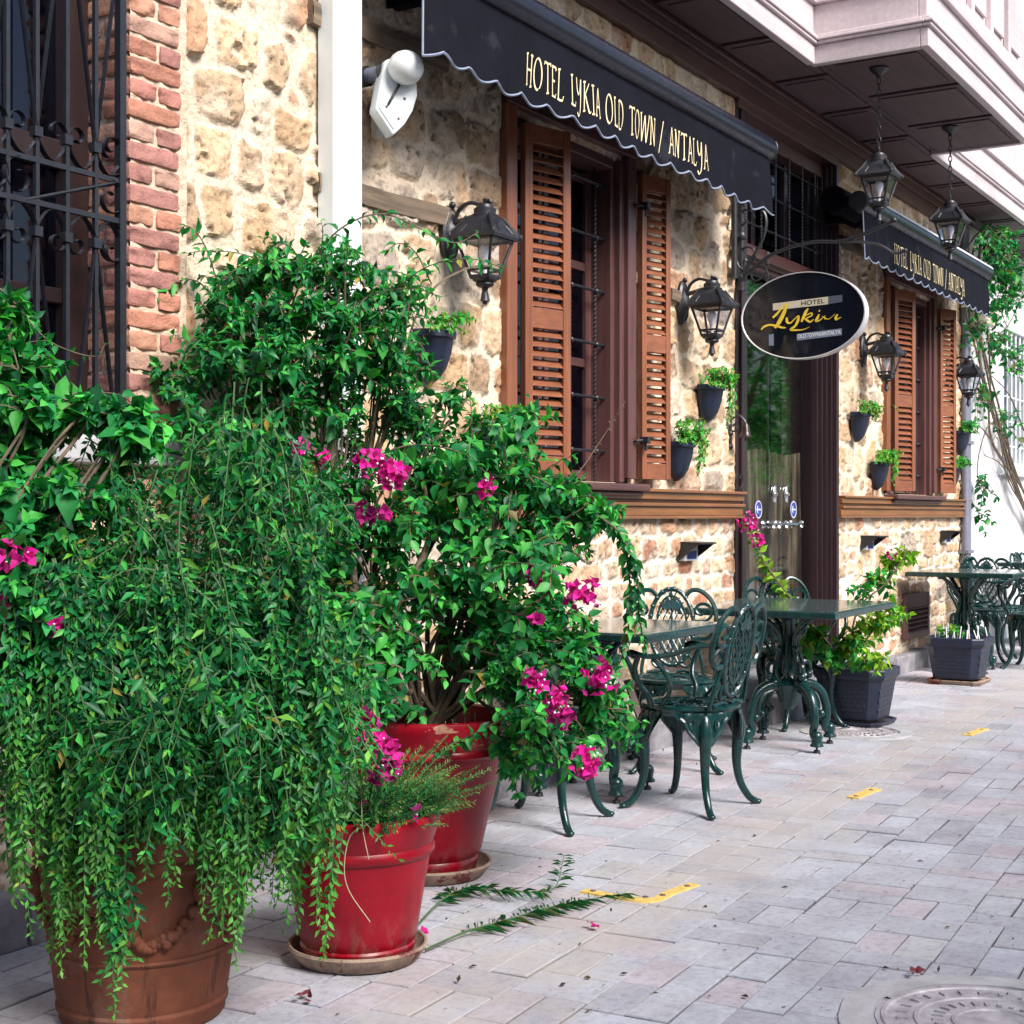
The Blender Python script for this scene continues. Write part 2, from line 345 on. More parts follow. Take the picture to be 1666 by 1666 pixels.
# stone wall: per-point stone colour, fine grain, pits
m,nt,N,L,P=new_mat('rubble_masonry'); pos=geo_pos(nt); a=N.new('ShaderNodeVertexColor'); a.layer_name='col'
n1=noise(nt,9,6,0.7,pos); n2=noise(nt,55,5,0.7,pos); n3=noise(nt,170,3,0.6,pos)
c=mix(nt,1.0,a.outputs['Color'],ramp(nt,n1,[(0.28,(0.80,0.75,0.70)),(0.50,(1,1,1)),(0.75,(1.16,1.15,1.12))]),'MULTIPLY')
c=mix(nt,0.85,c,ramp(nt,n2,[(0.34,(0.55,0.48,0.42)),(0.45,(1,1,1)),(0.8,(1.15,1.14,1.12))]),'MULTIPLY')
L.new(c,P.inputs['Base Color']); P.inputs['Roughness'].default_value=0.92; P.inputs['Specular IOR Level'].default_value=0.2
h=math_node(nt,'MULTIPLY_ADD',n2,0.75); nt.nodes[-1].inputs[2].default_value=0; L.new(math_node(nt,'MULTIPLY',n3,0.25),[n for n in N if n.type=='MATH' and n.operation=='MULTIPLY_ADD'][-1].inputs[2])
L.new(bump(nt,h,0.75,0.014),P.inputs['Normal']); M['stone']=m
# bricks
m,nt,N,L,P=new_mat('old_brick'); pos=geo_pos(nt); a=N.new('ShaderNodeVertexColor'); a.layer_name='col'
n1=noise(nt,22,6,0.7,pos); n2=noise(nt,90,4,0.7,pos)
c=mix(nt,1.0,a.outputs['Color'],ramp(nt,n1,[(0.28,(0.6,0.56,0.56)),(0.5,(1,1,1)),(0.75,(1.25,1.22,1.2))]),'MULTIPLY')
L.new(c,P.inputs['Base Color']); P.inputs['Roughness'].default_value=0.9; L.new(bump(nt,n2,0.8,0.008),P.inputs['Normal']); M['brick']=m
# pavers: per-paver colour, stains, sand drift along the lane
m,nt,N,L,P=new_mat('clay_pavers'); pos=geo_pos(nt); a=N.new('ShaderNodeVertexColor'); a.layer_name='col'
n1=noise(nt,3.2,6,0.65,pos); n2=noise(nt,38,6,0.72,pos); n3=noise(nt,150,3,0.6,pos)
c=mix(nt,1.0,a.outputs['Color'],ramp(nt,n1,[(0.3,(0.80,0.78,0.78)),(0.55,(1,1,1)),(0.75,(1.13,1.13,1.14))]),'MULTIPLY')
c=mix(nt,0.8,c,ramp(nt,n2,[(0.3,(0.62,0.6,0.6)),(0.5,(1,1,1)),(0.8,(1.14,1.14,1.14))]),'MULTIPLY')
g4=noise(nt,1.1,6,0.75,pos); c=mix(nt,0.6,c,ramp(nt,g4,[(0.36,(0.72,0.70,0.72)),(0.5,(1,1,1)),(0.7,(1.06,1.06,1.07))]),'MULTIPLY')
g5=noise(nt,13,3,0.5,pos); c=mix(nt,ramp(nt,g5,[(0.70,(0,0,0)),(0.74,(0.45,0.45,0.45))]),c,(0.16,0.15,0.15))
sx=N.new('ShaderNodeSeparateXYZ'); L.new(pos,sx.inputs[0])
yy=math_node(nt,'ADD',sx.outputs['Y'],math_node(nt,'MULTIPLY',sx.outputs['X'],-0.05))      # a sandy strip that runs along the lane
dd=math_node(nt,'ABSOLUTE',math_node(nt,'ADD',yy,1.66)); band=math_node(nt,'SUBTRACT',1.0,math_node(nt,'MULTIPLY',dd,2.6))
sand=math_node(nt,'ADD',math_node(nt,'MULTIPLY',band,0.30),math_node(nt,'SUBTRACT',noise(nt,5.5,6,0.7,pos),0.42))
c=mix(nt,ramp(nt,sand,[(0.12,(0,0,0)),(0.40,(0.55,0.55,0.55))]),c,(0.42,0.37,0.32))
L.new(c,P.inputs['Base Color']); P.inputs['Roughness'].default_value=0.72; P.inputs['Specular IOR Level'].default_value=0.35
L.new(bump(nt,math_node(nt,'ADD',n2,math_node(nt,'MULTIPLY',n3,0.4)),0.45,0.005),P.inputs['Normal']); M['paver']=m
# ------------------------------------------------------------------ ground and paving
b=MB(); b.bx(-30,90,-40,40,-0.3,-0.012); g=b.build('ground',M['ground_base']); g['kind']='structure'
def paving():
    b=MB(); r=np.random.default_rng(3); ang=math.radians(3.6); ca,sa=math.cos(ang),math.sin(ang)
    V=[];Q=[];C=[];n=0; gap=0.0022; strip=0.235
    man=[(2.97+0,0,0)]
    def paver(x0,x1,y0,y1):
        nonlocal n
        cx,cy=(x0+x1)/2*ca-(y0+y1)/2*sa,(x0+x1)/2*sa+(y0+y1)/2*ca
        if cy>0.25 or cx<1.2 or cx>26 or cy<-7.5: return
        for (mx,my,mr) in MANHOLES:
            if (cx-mx)**2+(cy-my)**2<(mr-0.07)**2: return
        j=r.normal(0,0.0016,8); h=r.normal(0,0.0012); tx,ty=r.normal(0,0.0035,2)
        e=gap/2+abs(r.normal(0,0.0010)); c=0.003
        ring=[(x0+e+j[0],y0+e+j[1]),(x1-e+j[2],y0+e+j[3]),(x1-e+j[4],y1-e+j[5]),(x0+e+j[6],y1-e+j[7])]
        vs=[]
        for lev in range(3):
            for (x,y) in ring:
                k=0 if lev<2 else c
                xx=x+(k if x<(x0+x1)/2 else -k); yy=y+(k if y<(y0+y1)/2 else -k)
                z=[-0.02,h-0.004,h][lev]+tx*(xx-(x0+x1)/2)+ty*(yy-(y0+y1)/2)
                vs.append((xx*ca-yy*sa,xx*sa+yy*ca,z))
        V.extend(vs)
        for lev in range(2):
            for i in range(4): Q.append([n+lev*4+i,n+lev*4+(i+1)%4,n+lev*4+4+(i+1)%4,n+lev*4+4+i])
        Q.append([n+8,n+9,n+10,n+11])
        t=r.random(); base=np.array([0.395,0.40,0.44])
        if t<0.18: base=np.array([0.42,0.385,0.42])
        elif t<0.38: base=np.array([0.415,0.425,0.475])
        elif t<0.5: base=np.array([0.345,0.345,0.385])
        elif t<0.56: base=np.array([0.40,0.395,0.41])
        k_=base*r.uniform(0.96,1.04); C.extend([k_*0.25]*4+[k_*0.62]*4+[k_]*4); n+=12
    y=-9.0
    while y<1.6:
        x=0.6+r.uniform(0,0.2)
        while x<27:
            t=r.random(); L=strip
            if t<0.52:                                  # two lengthwise, side by side
                dx=r.uniform(-0.012,0.012); paver(x,x+L,y,y+strip/2); paver(x,x+L,y+strip/2,y+strip); x+=L
            elif t<0.86: paver(x,x+L/2,y,y+strip); x+=L/2
            else: paver(x,x+L*0.8,y,y+strip); x+=L*0.8
        y+=strip
    b.add(V,Q,None,np.array(C)); o=b.build('paving',M['paver']); o['kind']='structure'
m1=on_ground(1620,1668); m2=on_ground(1392,1191)
MANHOLES=[(m1[0],m1[1],0.36),(m2[0],m2[1],0.30)]
paving()
def manhole(i, label):
    x,y,r=MANHOLES[i]; t=thing('manhole_cover',label,'manhole cover',(x,y,0))
    b=MB(); b.lathe([(0,0.005),(r*0.80,0.005),(r*0.81,-0.004)],48)
    for q in (0.25,0.5,0.72): b.lathe([(r*q,0.004),(r*q+0.004,0.009),(r*q+0.014,0.009),(r*q+0.018,0.004)],48)
    for k in range(28):
        a=k*2*PI/28
        for q in (0.38,0.62):
            c,s=math.cos(a+q),math.sin(a+q); b.box((r*q*c,r*q*s,0.007),(0.026,0.011,0.006),[[c,-s,0],[s,c,0],[0,0,1]])
    b.build('lid',M['manhole'],t,smooth=40)
    b=MB(); b.lathe([(r*0.815,-0.012),(r*0.82,0.008),(r*0.99,0.008),(r*1.05,0.006),(r*1.08,-0.014)],48,rf=lambda p,z:1+0.012*np.sin(p*9+1)[None,:]); b.build('concrete_ring',M['concrete'],t,smooth=40)
manhole(0,'round manhole cover with raised blocks in the near corner of the pale paving')
manhole(1,'round manhole cover partly under the square navy planter with tall lime leaves')

# ------------------------------------------------------------------ the hotel
hotel=thing('hotel_building','rubble stone hotel with brown wooden shutters, door and jutting upper storey','building',(8,0,0))
W1=(5.775,6.97,1.42,3.10); W2=(11.43,12.75,1.42,3.08); DR=(8.47,10.25,0.0,3.80); BX0,BX1=3.41,3.66
X_END=13.86
def stone_wall():
    r=np.random.default_rng(21)
    seeds=[]; 
    def fill(x0,x1,z0,z1,cw,ch,jit,drop,kind):
        z=z0; row=0
        while z<z1:
            h=ch*r.uniform(0.75,1.3); x=x0+r.uniform(-cw,0)
            while x<x1:
                w=cw*r.uniform(0.55,1.5)
                if r.random()>drop: seeds.append((x+w/2+r.normal(0,jit*cw),z+h/2+r.normal(0,jit*ch),w,h,kind))
                x+=w
            z+=h; row+=1
    fill(1.9,X_END+0.2,1.33,4.05,0.235,0.185,0.13,0.05,0)
    fill(1.9,X_END+0.2,0.0,1.30,0.17,0.115,0.06,0.12,1)
    for k in range(170): seeds.append((r.uniform(2,X_END),r.uniform(1.45,4.0),r.uniform(.06,.14),r.uniform(.05,.10),2))
    for k in range(60): seeds.append((r.uniform(2,X_END),r.uniform(1.5,3.9),r.uniform(.10,.16),r.uniform(.26,.40),0))
    for k in range(22): seeds.append((r.uniform(5,X_END),r.uniform(0.2,1.1),0.36,0.30,3))
    S=np.array(seeds)
    big=S[S[:,4]==3]; keep=np.ones(len(S),bool)
    for i,s in enumerate(S):
        if s[4]==1:
            for q in big:
                if abs(s[0]-q[0])<q[2]*0.5 and abs(s[1]-q[1])<q[3]*0.5: keep[i]=False
    S=S[keep]; ns=len(S); rot=r.normal(0,0.10,ns)
    pal=np.array([[.44,.31,.19],[.52,.39,.265],[.35,.255,.175],[.47,.34,.22],[.37,.32,.27],[.40,.25,.16],[.54,.46,.37],[.34,.19,.125]])
    pr=[.22,.22,.13,.17,.10,.06,.08,.02]
    ci=r.choice(len(pal),ns,p=pr); cc=pal[ci]*r.uniform(0.82,1.14,(ns,1))
    small=(S[:,4]==1); lowpal=np.array([[.47,.33,.22],[.42,.25,.165],[.55,.44,.32],[.50,.38,.26],[.38,.19,.125]]); k=r.choice(5,ns,p=[.3,.18,.27,.19,.06]); cc[small]=lowpal[k[small]]*r.uniform(.85,1.12,(small.sum(),1))
    relief=r.uniform(0.003,0.019,ns); relief[small]*=0.7; relief[S[:,4]==2]*=0.8
    tiltx=r.normal(0,0.05,ns); tiltz=r.normal(0,0.05,ns)
    xs=np.concatenate([np.arange(2.0,7.6,0.0085),np.arange(7.6,X_END+0.001,0.0125)]); zs=np.arange(0.0,4.0,0.0095)
    X,Z=np.meshgrid(xs,zs,indexing='ij'); Y=np.zeros_like(X); C=np.zeros(X.shape+(3,))
    pw=4.0
    for i0 in range(0,len(xs),60):
        sl=slice(i0,min(i0+60,len(xs))); x=X[sl]; z=Z[sl]
        wx=x+0.030*(fbm(x,z,9,5,3)-0.5)+0.018*(fbm(x,z,30,7,2)-0.5); wz=z+0.026*(fbm(x,z,9,6,3)-0.5)+0.016*(fbm(x,z,30,8,2)-0.5)
        loc=np.where((S[:,0]>x.min()-0.6)&(S[:,0]<x.max()+0.6))[0]
        f1=np.full(x.shape,9.0); f2=np.full(x.shape,9.0); id1=np.zeros(x.shape,int)
        for s in loc:
            dx=wx-S[s,0]; dz=wz-S[s,1]; ex=(dx+rot[s]*dz)/(S[s,2]*0.5); ez=(dz-rot[s]*dx)/(S[s,3]*0.5)
            d=(np.abs(ex)**pw+np.abs(ez)**pw)**(1/pw)
            new=d<f1; f2=np.where(new,f1,np.minimum(f2,d)); id1=np.where(new,s,id1); f1=np.where(new,d,f1)
        sz=np.minimum(S[id1,2],S[id1,3])*0.5
        e=(f2-f1)*sz*0.5
        low=z<1.31
        mw=np.where(low,0.004,0.004)+0.026*np.clip(fbm(x,z,4.5,31,3)-0.25,0,1)*np.where(low,0.6,1.0)
        inset=np.clip((f1-0.98)*sz,0,1)*0.7               # far outside every stone: mortar
        m=sstep(mw,mw+0.005+0.012*fbm(x,z,7,33,2)**2,e-inset)
        face=relief[id1]+tiltx[id1]*(x-S[id1,0])+tiltz[id1]*(z-S[id1,1])+0.026*(fbm(x,z,12,41,4)-0.5)+0.018*(fbm(x,z,50,43,3)-0.5)
        pit=sstep(0.66,0.80,fbm(x,z,30,51,3))*0.014
        round_=np.clip(1-f1,0,1)*0.004
        mort=-0.003+0.012*(fbm(x,z,18,61,3)-0.5)+0.006*(fbm(x,z,3,62,2)-0.5)+0.006*(fbm(x,z,70,63,2)-0.5)
        hgt=m*(face+round_-pit)+(1-m)*mort
        near=np.full(x.shape,9.0)
        for (a,b_,c,d2) in (W1,W2,DR):
            near=np.minimum(near,np.maximum(np.maximum(a-0.07-x,x-b_-0.07),np.maximum(c-0.09-z,z-d2-0.09)))
        near=np.minimum(near,np.minimum(np.abs(z-1.31)-0.09,3.80-z))
        near=np.where(z>1.4,np.minimum(near,(x-BX1-0.012)*1.0),near)
        Y[sl]=-np.clip(hgt,-0.014,np.where(near<0,0.004,0.004+0.8*np.clip(near,0,1)))
        mc=np.where(low[...,None],np.array([.68,.60,.51]),np.array([.66,.55,.425]))*(0.90+0.2*fbm(x,z,5,71,3))[...,None]
        veil=sstep(0.54,0.74,fbm(x,z,6,81,4))[...,None]*0.55   # mortar smeared over the stones
        st=cc[id1]*np.array([1.10,1.06,1.02])*(0.80+0.4*fbm(x,z,22,91,3))[...,None]; st=st*(1-veil)+mc*veil
        st=st*(1-0.5*(pit/0.014))[...,None]
        rimd=(1-0.28*np.exp(-((e-inset-mw)/0.006)**2)*(z>-1))[...,None]      # darker line where stone meets mortar
        st=st*rimd
        C[sl]=mc*(1-m[...,None])+st*m[...,None]
    nx,nz=len(xs),len(zs); i=np.arange(nx-1)[:,None]; j=np.arange(nz-1)[None,:]
    q=np.stack([i*nz+j,(i+1)*nz+j,(i+1)*nz+j+1,i*nz+j+1],-1)
    cx=(xs[:-1]+xs[1:])[:,None]/2; cz=(zs[:-1]+zs[1:])[None,:]/2
    hole=np.zeros(q.shape[:2],bool)
    for (a,b_,c,d) in (W1,W2,DR,(1.0,BX1,1.47,9)): hole|=(cx>a)&(cx<b_)&(cz>c)&(cz<d)
    b=MB(); b.add(np.stack([X,Y,Z],-1),q[~hole].reshape(-1,4),None,C.reshape(-1,3))
    mcol=(.55,.45,.34)                                        # reveals of the openings, gable end
    for (a,b_,c,d) in (W1,W2,DR):
        b.bx(a-0.10,a,0.012,0.40,c,d,mcol); b.bx(b_,b_+0.10,0.012,0.40,c,d,mcol); b.bx(a,b_,0.012,0.40,d,d+0.1,mcol); b.bx(a,b_,0.012,0.40,c-0.1,c,mcol)
    b.bx(X_END-0.01,X_END,0.0,0.5,0,4,mcol)
    o=b.build('wall',M['stone'],hotel,w=True,smooth=60); return o
stone_wall()

def part(b,name,mat,parent,**k): return b.build(name,mat,parent,w=True,**k)

# brick pier between the barred window and the stone
def brick_pier():
    b=MB(); r=np.random.default_rng(8); z=0.9; ch=0.0685; i=0
    pal=np.array([[.40,.175,.115],[.37,.16,.125],[.43,.215,.14],[.34,.155,.13],[.42,.25,.19]])
    def brick(x0,x1,y0,y1,z0,z1):
        col=pal[r.integers(5)]*r.uniform(0.85,1.15); n=5
        j=lambda:r.normal(0,0.0022)
        # rounded, worn brick: stacked lofted outline
        cx,cy,cz=(x0+x1)/2,(y0+y1)/2,(z0+z1)/2; hx,hy,hz=(x1-x0)/2,(y1-y0)/2,(z1-z0)/2
        U=np.linspace(-1,1,9); V=np.linspace(-1,1,7)
        def shell(sx):
            pass
        m0=b.n
        for (ax,s) in ((1,-1),(0,-1),(0,1),(2,1),(2,-1)):
            u,v=np.meshgrid(U,V,indexing='ij'); p=np.zeros(u.shape+(3,)); oth=[k for k in range(3) if k!=ax]
            p[...,ax]=s; p[...,oth[0]]=u; p[...,oth[1]]=v
            k=11.0; nrm=(np.abs(p)**k).sum(-1)**(1/k); p=p/nrm[...,None]*np.array([1.03,1.03,1.03]); p=np.clip(p,-1,1)
            P=p*np.array([hx,hy,hz])+np.array([cx,cy,cz])
            nn=fbm(P[...,0]+P[...,1]+i*3.1,P[...,2]*1.5+P[...,1],28,5+i,3)-0.5
            P[...,1]+=0.020*nn*(np.abs(p[...,1])>0.5); P[...,0]+=0.010*nn*(np.abs(p[...,0])>0.9); P[...,2]+=0.012*nn
            nu,nv=u.shape; a=np.arange(nu-1)[:,None]; c=np.arange(nv-1)[None,:]
            q=np.stack([a*nv+c,(a+1)*nv+c,(a+1)*nv+c+1,a*nv+c+1],-1).reshape(-1,4)
            if (s<0)==(ax!=1): q=q[:,::-1]
            b.add(P.reshape(-1,3),q,None,col)
    while z<3.75:
        gz=ch-0.013
        if i%2==0:
            brick(BX0+r.normal(0,.003),BX1-0.012-r.uniform(0,.012),-0.022,0.10,z,z+gz); 
            brick(BX0+0.006,BX0+0.10,0.112,0.22,z,z+gz)
        else:
            e=BX0+0.118+r.uniform(-.012,.012); brick(BX0+r.normal(0,.003),e,-0.022,0.215,z,z+gz); brick(e+0.014,BX1-0.010-r.uniform(0,.012),-0.022,0.08,z,z+gz)
        z+=ch+r.normal(0,0.0012); i+=1
    part(b,'brick_pier',M['brick'],hotel,smooth=50)
    xs=np.arange(BX0+0.012,BX1+0.02,0.008); zs=np.arange(0.9,4.0,0.008)
    b=MB(); mc=np.array([.60,.47,.36])
    X,Z=np.meshgrid(xs,zs,indexing='ij'); P=np.stack([X,-0.013+0.010*(fbm(X,Z,26,3,3)-0.5),Z],-1); n=len(zs); a=np.arange(len(xs)-1)[:,None]; c=np.arange(n-1)[None,:]
    b.add(P.reshape(-1,3),np.stack([a*n+c,(a+1)*n+c,(a+1)*n+c+1,a*n+c+1],-1).reshape(-1,4),None,mc*(0.9+0.2*fbm(X,Z,20,4,2))[...,None].reshape(-1,1))
    b.bx(BX0+0.013,BX0+0.03,0.0,0.30,0.9,4.0,(.58,.47,.37))
    part(b,'mortar',M['stone'],hotel,smooth=60)
brick_pier()

# timber lacing let into the masonry
b=MB()
def beam(p0,p1,h,col=(1,1,1),out=0.012):
    n=26; P0,P1=np.array(p0),np.array(p1); t=np.linspace(0,1,n); X=P0[0]+(P1[0]-P0[0])*t; Zc=P0[1]+(P1[1]-P0[1])*t
    zt=Zc+h/2+0.006*(fbm(X,X*0+3,7,1,2)-.5)*2; zb=Zc-h/2-0.008*(fbm(X,X*0+9,7,2,2)-.5)*2; y=-out-0.012*(fbm(X,X*0,12,3,3)-.5)
    R=[np.stack([X,np.zeros(n)+0.02,zb],1),np.stack([X,y,zb+.006],1),np.stack([X,y-0.004,(zt+zb)/2],1),np.stack([X,y,zt-.006],1),np.stack([X,np.zeros(n)+0.02,zt],1)]
    V=np.stack(R,1).reshape(-1,3); i=np.arange(n-1)[:,None]; j=np.arange(4)[None,:]
    b.add(V,np.stack([i*5+j,(i+1)*5+j,(i+1)*5+j+1,i*5+j+1],-1).reshape(-1,4),None,col)
    for e in (0,n-1): b.add(R[0][e:e+1].tolist()+R[1][e:e+1].tolist()+R[3][e:e+1].tolist()+R[4][e:e+1].tolist(),[[0,1,2,3]],None,col)
def wx(px,py): p=on_wall(px,py); return (p[0],p[2])
for (q0,q1,hh) in (((510,298),(735,357),0.085),((560,38),(720,105),0.085),((1022,450),(1050,460),0.07),((1085,478),(1112,488),0.075),((1362,395),(1402,412),0.08),((500,20),(534,40),0.10),((1360,480),(1402,498),0.06)):
    b=MB(); beam(wx(*q0),wx(*q1),hh,out=0.03); part(b,'timber_beam',M['old_beam'],hotel,smooth=40)

# rail, plinth, door step
for (x0,x1) in ((4.9,8.45),(10.27,13.84)):
    b=MB(); b.bx(x0,x1,-0.055,0.02,1.335,1.375); b.bx(x0,x1,-0.075,0.02,1.375,1.392); b.bx(x0,x1,-0.030,0.02,1.318,1.335); b.bx(x0,x1,-0.062,0.02,1.298,1.318); b.bx(x0,x1,-0.046,0.02,1.245,1.298); b.bx(x0,x1,-0.056,0.02,1.230,1.245)
    part(b,'wooden_rail',M['rail'],hotel,bevel=0.005)
r=np.random.default_rng(4)
for (x0,x1) in ((2.0,8.30),(10.42,13.84)):
    x=x0; b=MB()
    while x<x1-0.05:
        w=min(r.uniform(0.45,0.95),x1-x); b.bx(x+0.002,x+w-0.002,-0.125+r.normal(0,.004),-0.002,-0.01,0.145+r.normal(0,.004)); x+=w
    part(b,'plinth',M['kerb'],hotel,bevel=0.012)
b=MB(); b.bx(8.31,10.41,-0.30,0.30,-0.01,0.125); b.bx(8.33,10.39,-0.13,0.30,0.129,0.235); part(b,'door_step',M['kerb'],hotel,bevel=0.012)

# ------------------------------------------------------------------ shuttered windows
def shutter(parent,hx,z0,z1,ang,w,name='shutter'):
    # leaf hinged at hx on the wall face, swung out by ang; local: s along the leaf, t its thickness
    ca,sa=math.cos(ang),math.sin(ang); R=np.array([[ca,sa,0],[-sa,ca,0],[0,0,1]]); o=np.array([hx,-0.045,0])
    def bxl(b,s0,s1,z0,z1,t0=-0.019,t1=0.019): b.box(o+R@np.array([(s0+s1)/2,(t0+t1)/2,(z0+z1)/2]),(s1-s0,t1-t0,z1-z0),R)
    zm=z0+(z1-z0)*0.44; st=0.048 if w>0.25 else 0.036
    b=MB(); bxl(b,0,st,z0,z1); bxl(b,w-st,w,z0,z1)
    o1=part(b,name,M['shutter'],parent,bevel=0.004)
    b=MB(); bxl(b,st,w-st,z0,z0+0.085,-0.0165,0.0165); bxl(b,st,w-st,z1-0.085,z1,-0.0165,0.0165); bxl(b,st,w-st,zm-0.035,zm+0.06,-0.0165,0.0165)
    ob=MB()
    for (a,c) in ((z0+0.085,zm-0.035),(zm+0.06,z1-0.085)):
        n=int((c-a)/0.044); 
        for k in range(n):
            z=a+(k+0.5)*(c-a)/n; t=math.radians(46); Rl=R@np.array([[1,0,0],[0,math.cos(t),math.sin(t)],[0,-math.sin(t),math.cos(t)]]).T
            b.box(o+R@np.array([w/2,0,z]),(w-2*st,0.050,0.007),Rl)
    p2=b.build(name,M['shutter_h'],parent,w=True,bevel=0.0015,seg=1)
    return o1,p2
def join_into(a, b_):                                        # two meshes of one part become one mesh with two material slots
    ma,mb_=a.data,b_.data; va=np.empty(len(ma.vertices)*3,np.float32); ma.vertices.foreach_get('co',va)
    import bmesh
    bm=bmesh.new(); bm.from_mesh(ma); k=len(bm.faces); bm.from_mesh(mb_); bm.faces.ensure_lookup_table()
    for f in bm.faces[k:]: f.material_index=1
    bm.to_mesh(ma); bm.free(); ma.materials.append(mb_.materials[0]); bpy.data.objects.remove(b_)
    return a
def twisted_bar(b,p0,p1,r=0.008,step=0.006,knobs=True):
    L=np.linalg.norm(np.array(p1)-np.array(p0)); n=max(8,int(L/0.008)); t=np.linspace(0,1,n)[:,None]
    b.tube(np.array(p0)*(1-t)+np.array(p1)*t,r,4,twist=0.55)
def window(W,hl,hr,wl,wr,al,ar):
    a,b_,c,d=W
    f=MB(); z0,z1=c,d                                         # outer casing, proud of the wall
    f.bx(a+0.015,a+0.05,-0.010,0.20,z0,z1)
    f.bx(b_-0.06,b_+0.035,-0.042,0.05,z0+0.02,z1+0.03); f.bx(b_-0.11,b_-0.06,-0.018,0.20,z0,z1); f.bx(b_-0.15,b_-0.11,0.015,0.20,z0,z1)
    f.bx(a-0.02,b_-0.05,0.05,0.19,z1-0.03,z1-0.001)
    win=part(f,'window',M['brown'],hotel,bevel=0.005)
    f=MB(); f.bx(a-0.075,a+0.015,-0.042,0.05,z0+0.02,z1+0.03); part(f,'casing',M['shutter'],win,bevel=0.005)
    f=MB(); f.bx(a-0.075,b_+0.035,-0.045,0.05,z1+0.031,z1+0.09); f.bx(a+0.05,b_-0.15,0.0,0.2,z1-0.05,z1); part(f,'lintel',M['brown_h'],win,bevel=0.005)
    f=MB(); f.bx(a-0.02,b_+0.06,-0.115,0.16,z0-0.045,z0-0.008); f.bx(a+0.0,b_+0.04,-0.085,0.16,z0-0.07,z0-0.047); part(f,'sill',M['brown_h'],win,bevel=0.01)
    f=MB(); y=0.13; xi0,xi1=a+0.05,b_-0.15; xm=(xi0+xi1)/2                      # casement: stiles, rails, glazing bars
    for (s0,s1) in ((xi0,xi0+0.06),(xm-0.05,xm+0.05),(xi1-0.06,xi1)): f.bx(s0,s1,y,y+0.05,z0+0.0,z1-0.05)
    for zz in (z0+0.04,z0+0.62,z0+1.12,z1-0.10): f.bx(xi0+0.06,xm-0.05,y+0.003,y+0.045,zz-0.022,zz+0.022); f.bx(xm+0.05,xi1-0.06,y+0.003,y+0.045,zz-0.022,zz+0.022)
    part(f,'casement',M['shutter'] if False else M['brown'],win,bevel=0.004)
    f=MB(); f.bx(xi0+0.03,xi1-0.03,y+0.02,y+0.026,z0,z1-0.06); part(f,'pane',M['glass'],win)
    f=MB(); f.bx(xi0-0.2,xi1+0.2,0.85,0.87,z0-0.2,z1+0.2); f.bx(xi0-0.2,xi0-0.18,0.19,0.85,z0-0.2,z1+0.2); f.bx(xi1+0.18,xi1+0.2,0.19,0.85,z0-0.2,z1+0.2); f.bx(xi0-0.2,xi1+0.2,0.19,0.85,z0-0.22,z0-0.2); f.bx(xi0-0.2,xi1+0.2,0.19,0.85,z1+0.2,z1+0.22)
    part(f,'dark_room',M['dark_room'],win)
    f=MB(); yb=0.055                                            # twisted iron grille
    nz=6
    for k in range(nz): zz=z0+0.16+k*(z1-z0-0.30)/(nz-1); twisted_bar(f,(xi0-0.02,yb,zz),(xi1+0.03,yb,zz),0.009)
    for k in range(4):
        xx=xi0+0.12+k*(xi1-xi0-0.2)/3; twisted_bar(f,(xx,yb+0.012,z0),(xx,yb+0.012,z1-0.03),0.0085)
        for q in range(nz): zz=z0+0.16+q*(z1-z0-0.30)/(nz-1); f.ball((xx,yb+0.004,zz),0.016,8)
    part(f,'iron_grille',M['iron'],win,smooth=40)
    for (hx,w,an) in ((hl,wl,al),(hr,wr,ar)):
        join_into(*shutter(win,hx,z0+0.02,z1-0.04,an,w))
    for zz in (z0+0.22,z1-0.22):                               # shutter stays
        f=MB(); f.tube([(b_+0.0,-0.036,zz),(b_+0.0,-0.06,zz),(b_+0.03,-0.075,zz+0.004),(b_+0.055,-0.075,zz+0.004)],0.008,6); f.box((b_+0.06,-0.080,zz+0.006),(0.035,0.045,0.035)); f.box((b_-0.0,-0.037,zz-0.01),(0.02,0.008,0.09)); f.tube([(b_+0.06,-0.08,zz+0.006),(b_+0.06,-0.084,zz-0.05)],0.007,6)
        part(f,'shutter_stay',M['iron'],win)
    return win
window(W1,5.83,7.035,0.292,0.225,math.radians(16.5),math.radians(16.5))
window(W2,11.50,12.82,0.292,0.225,math.radians(16.5),math.radians(20))

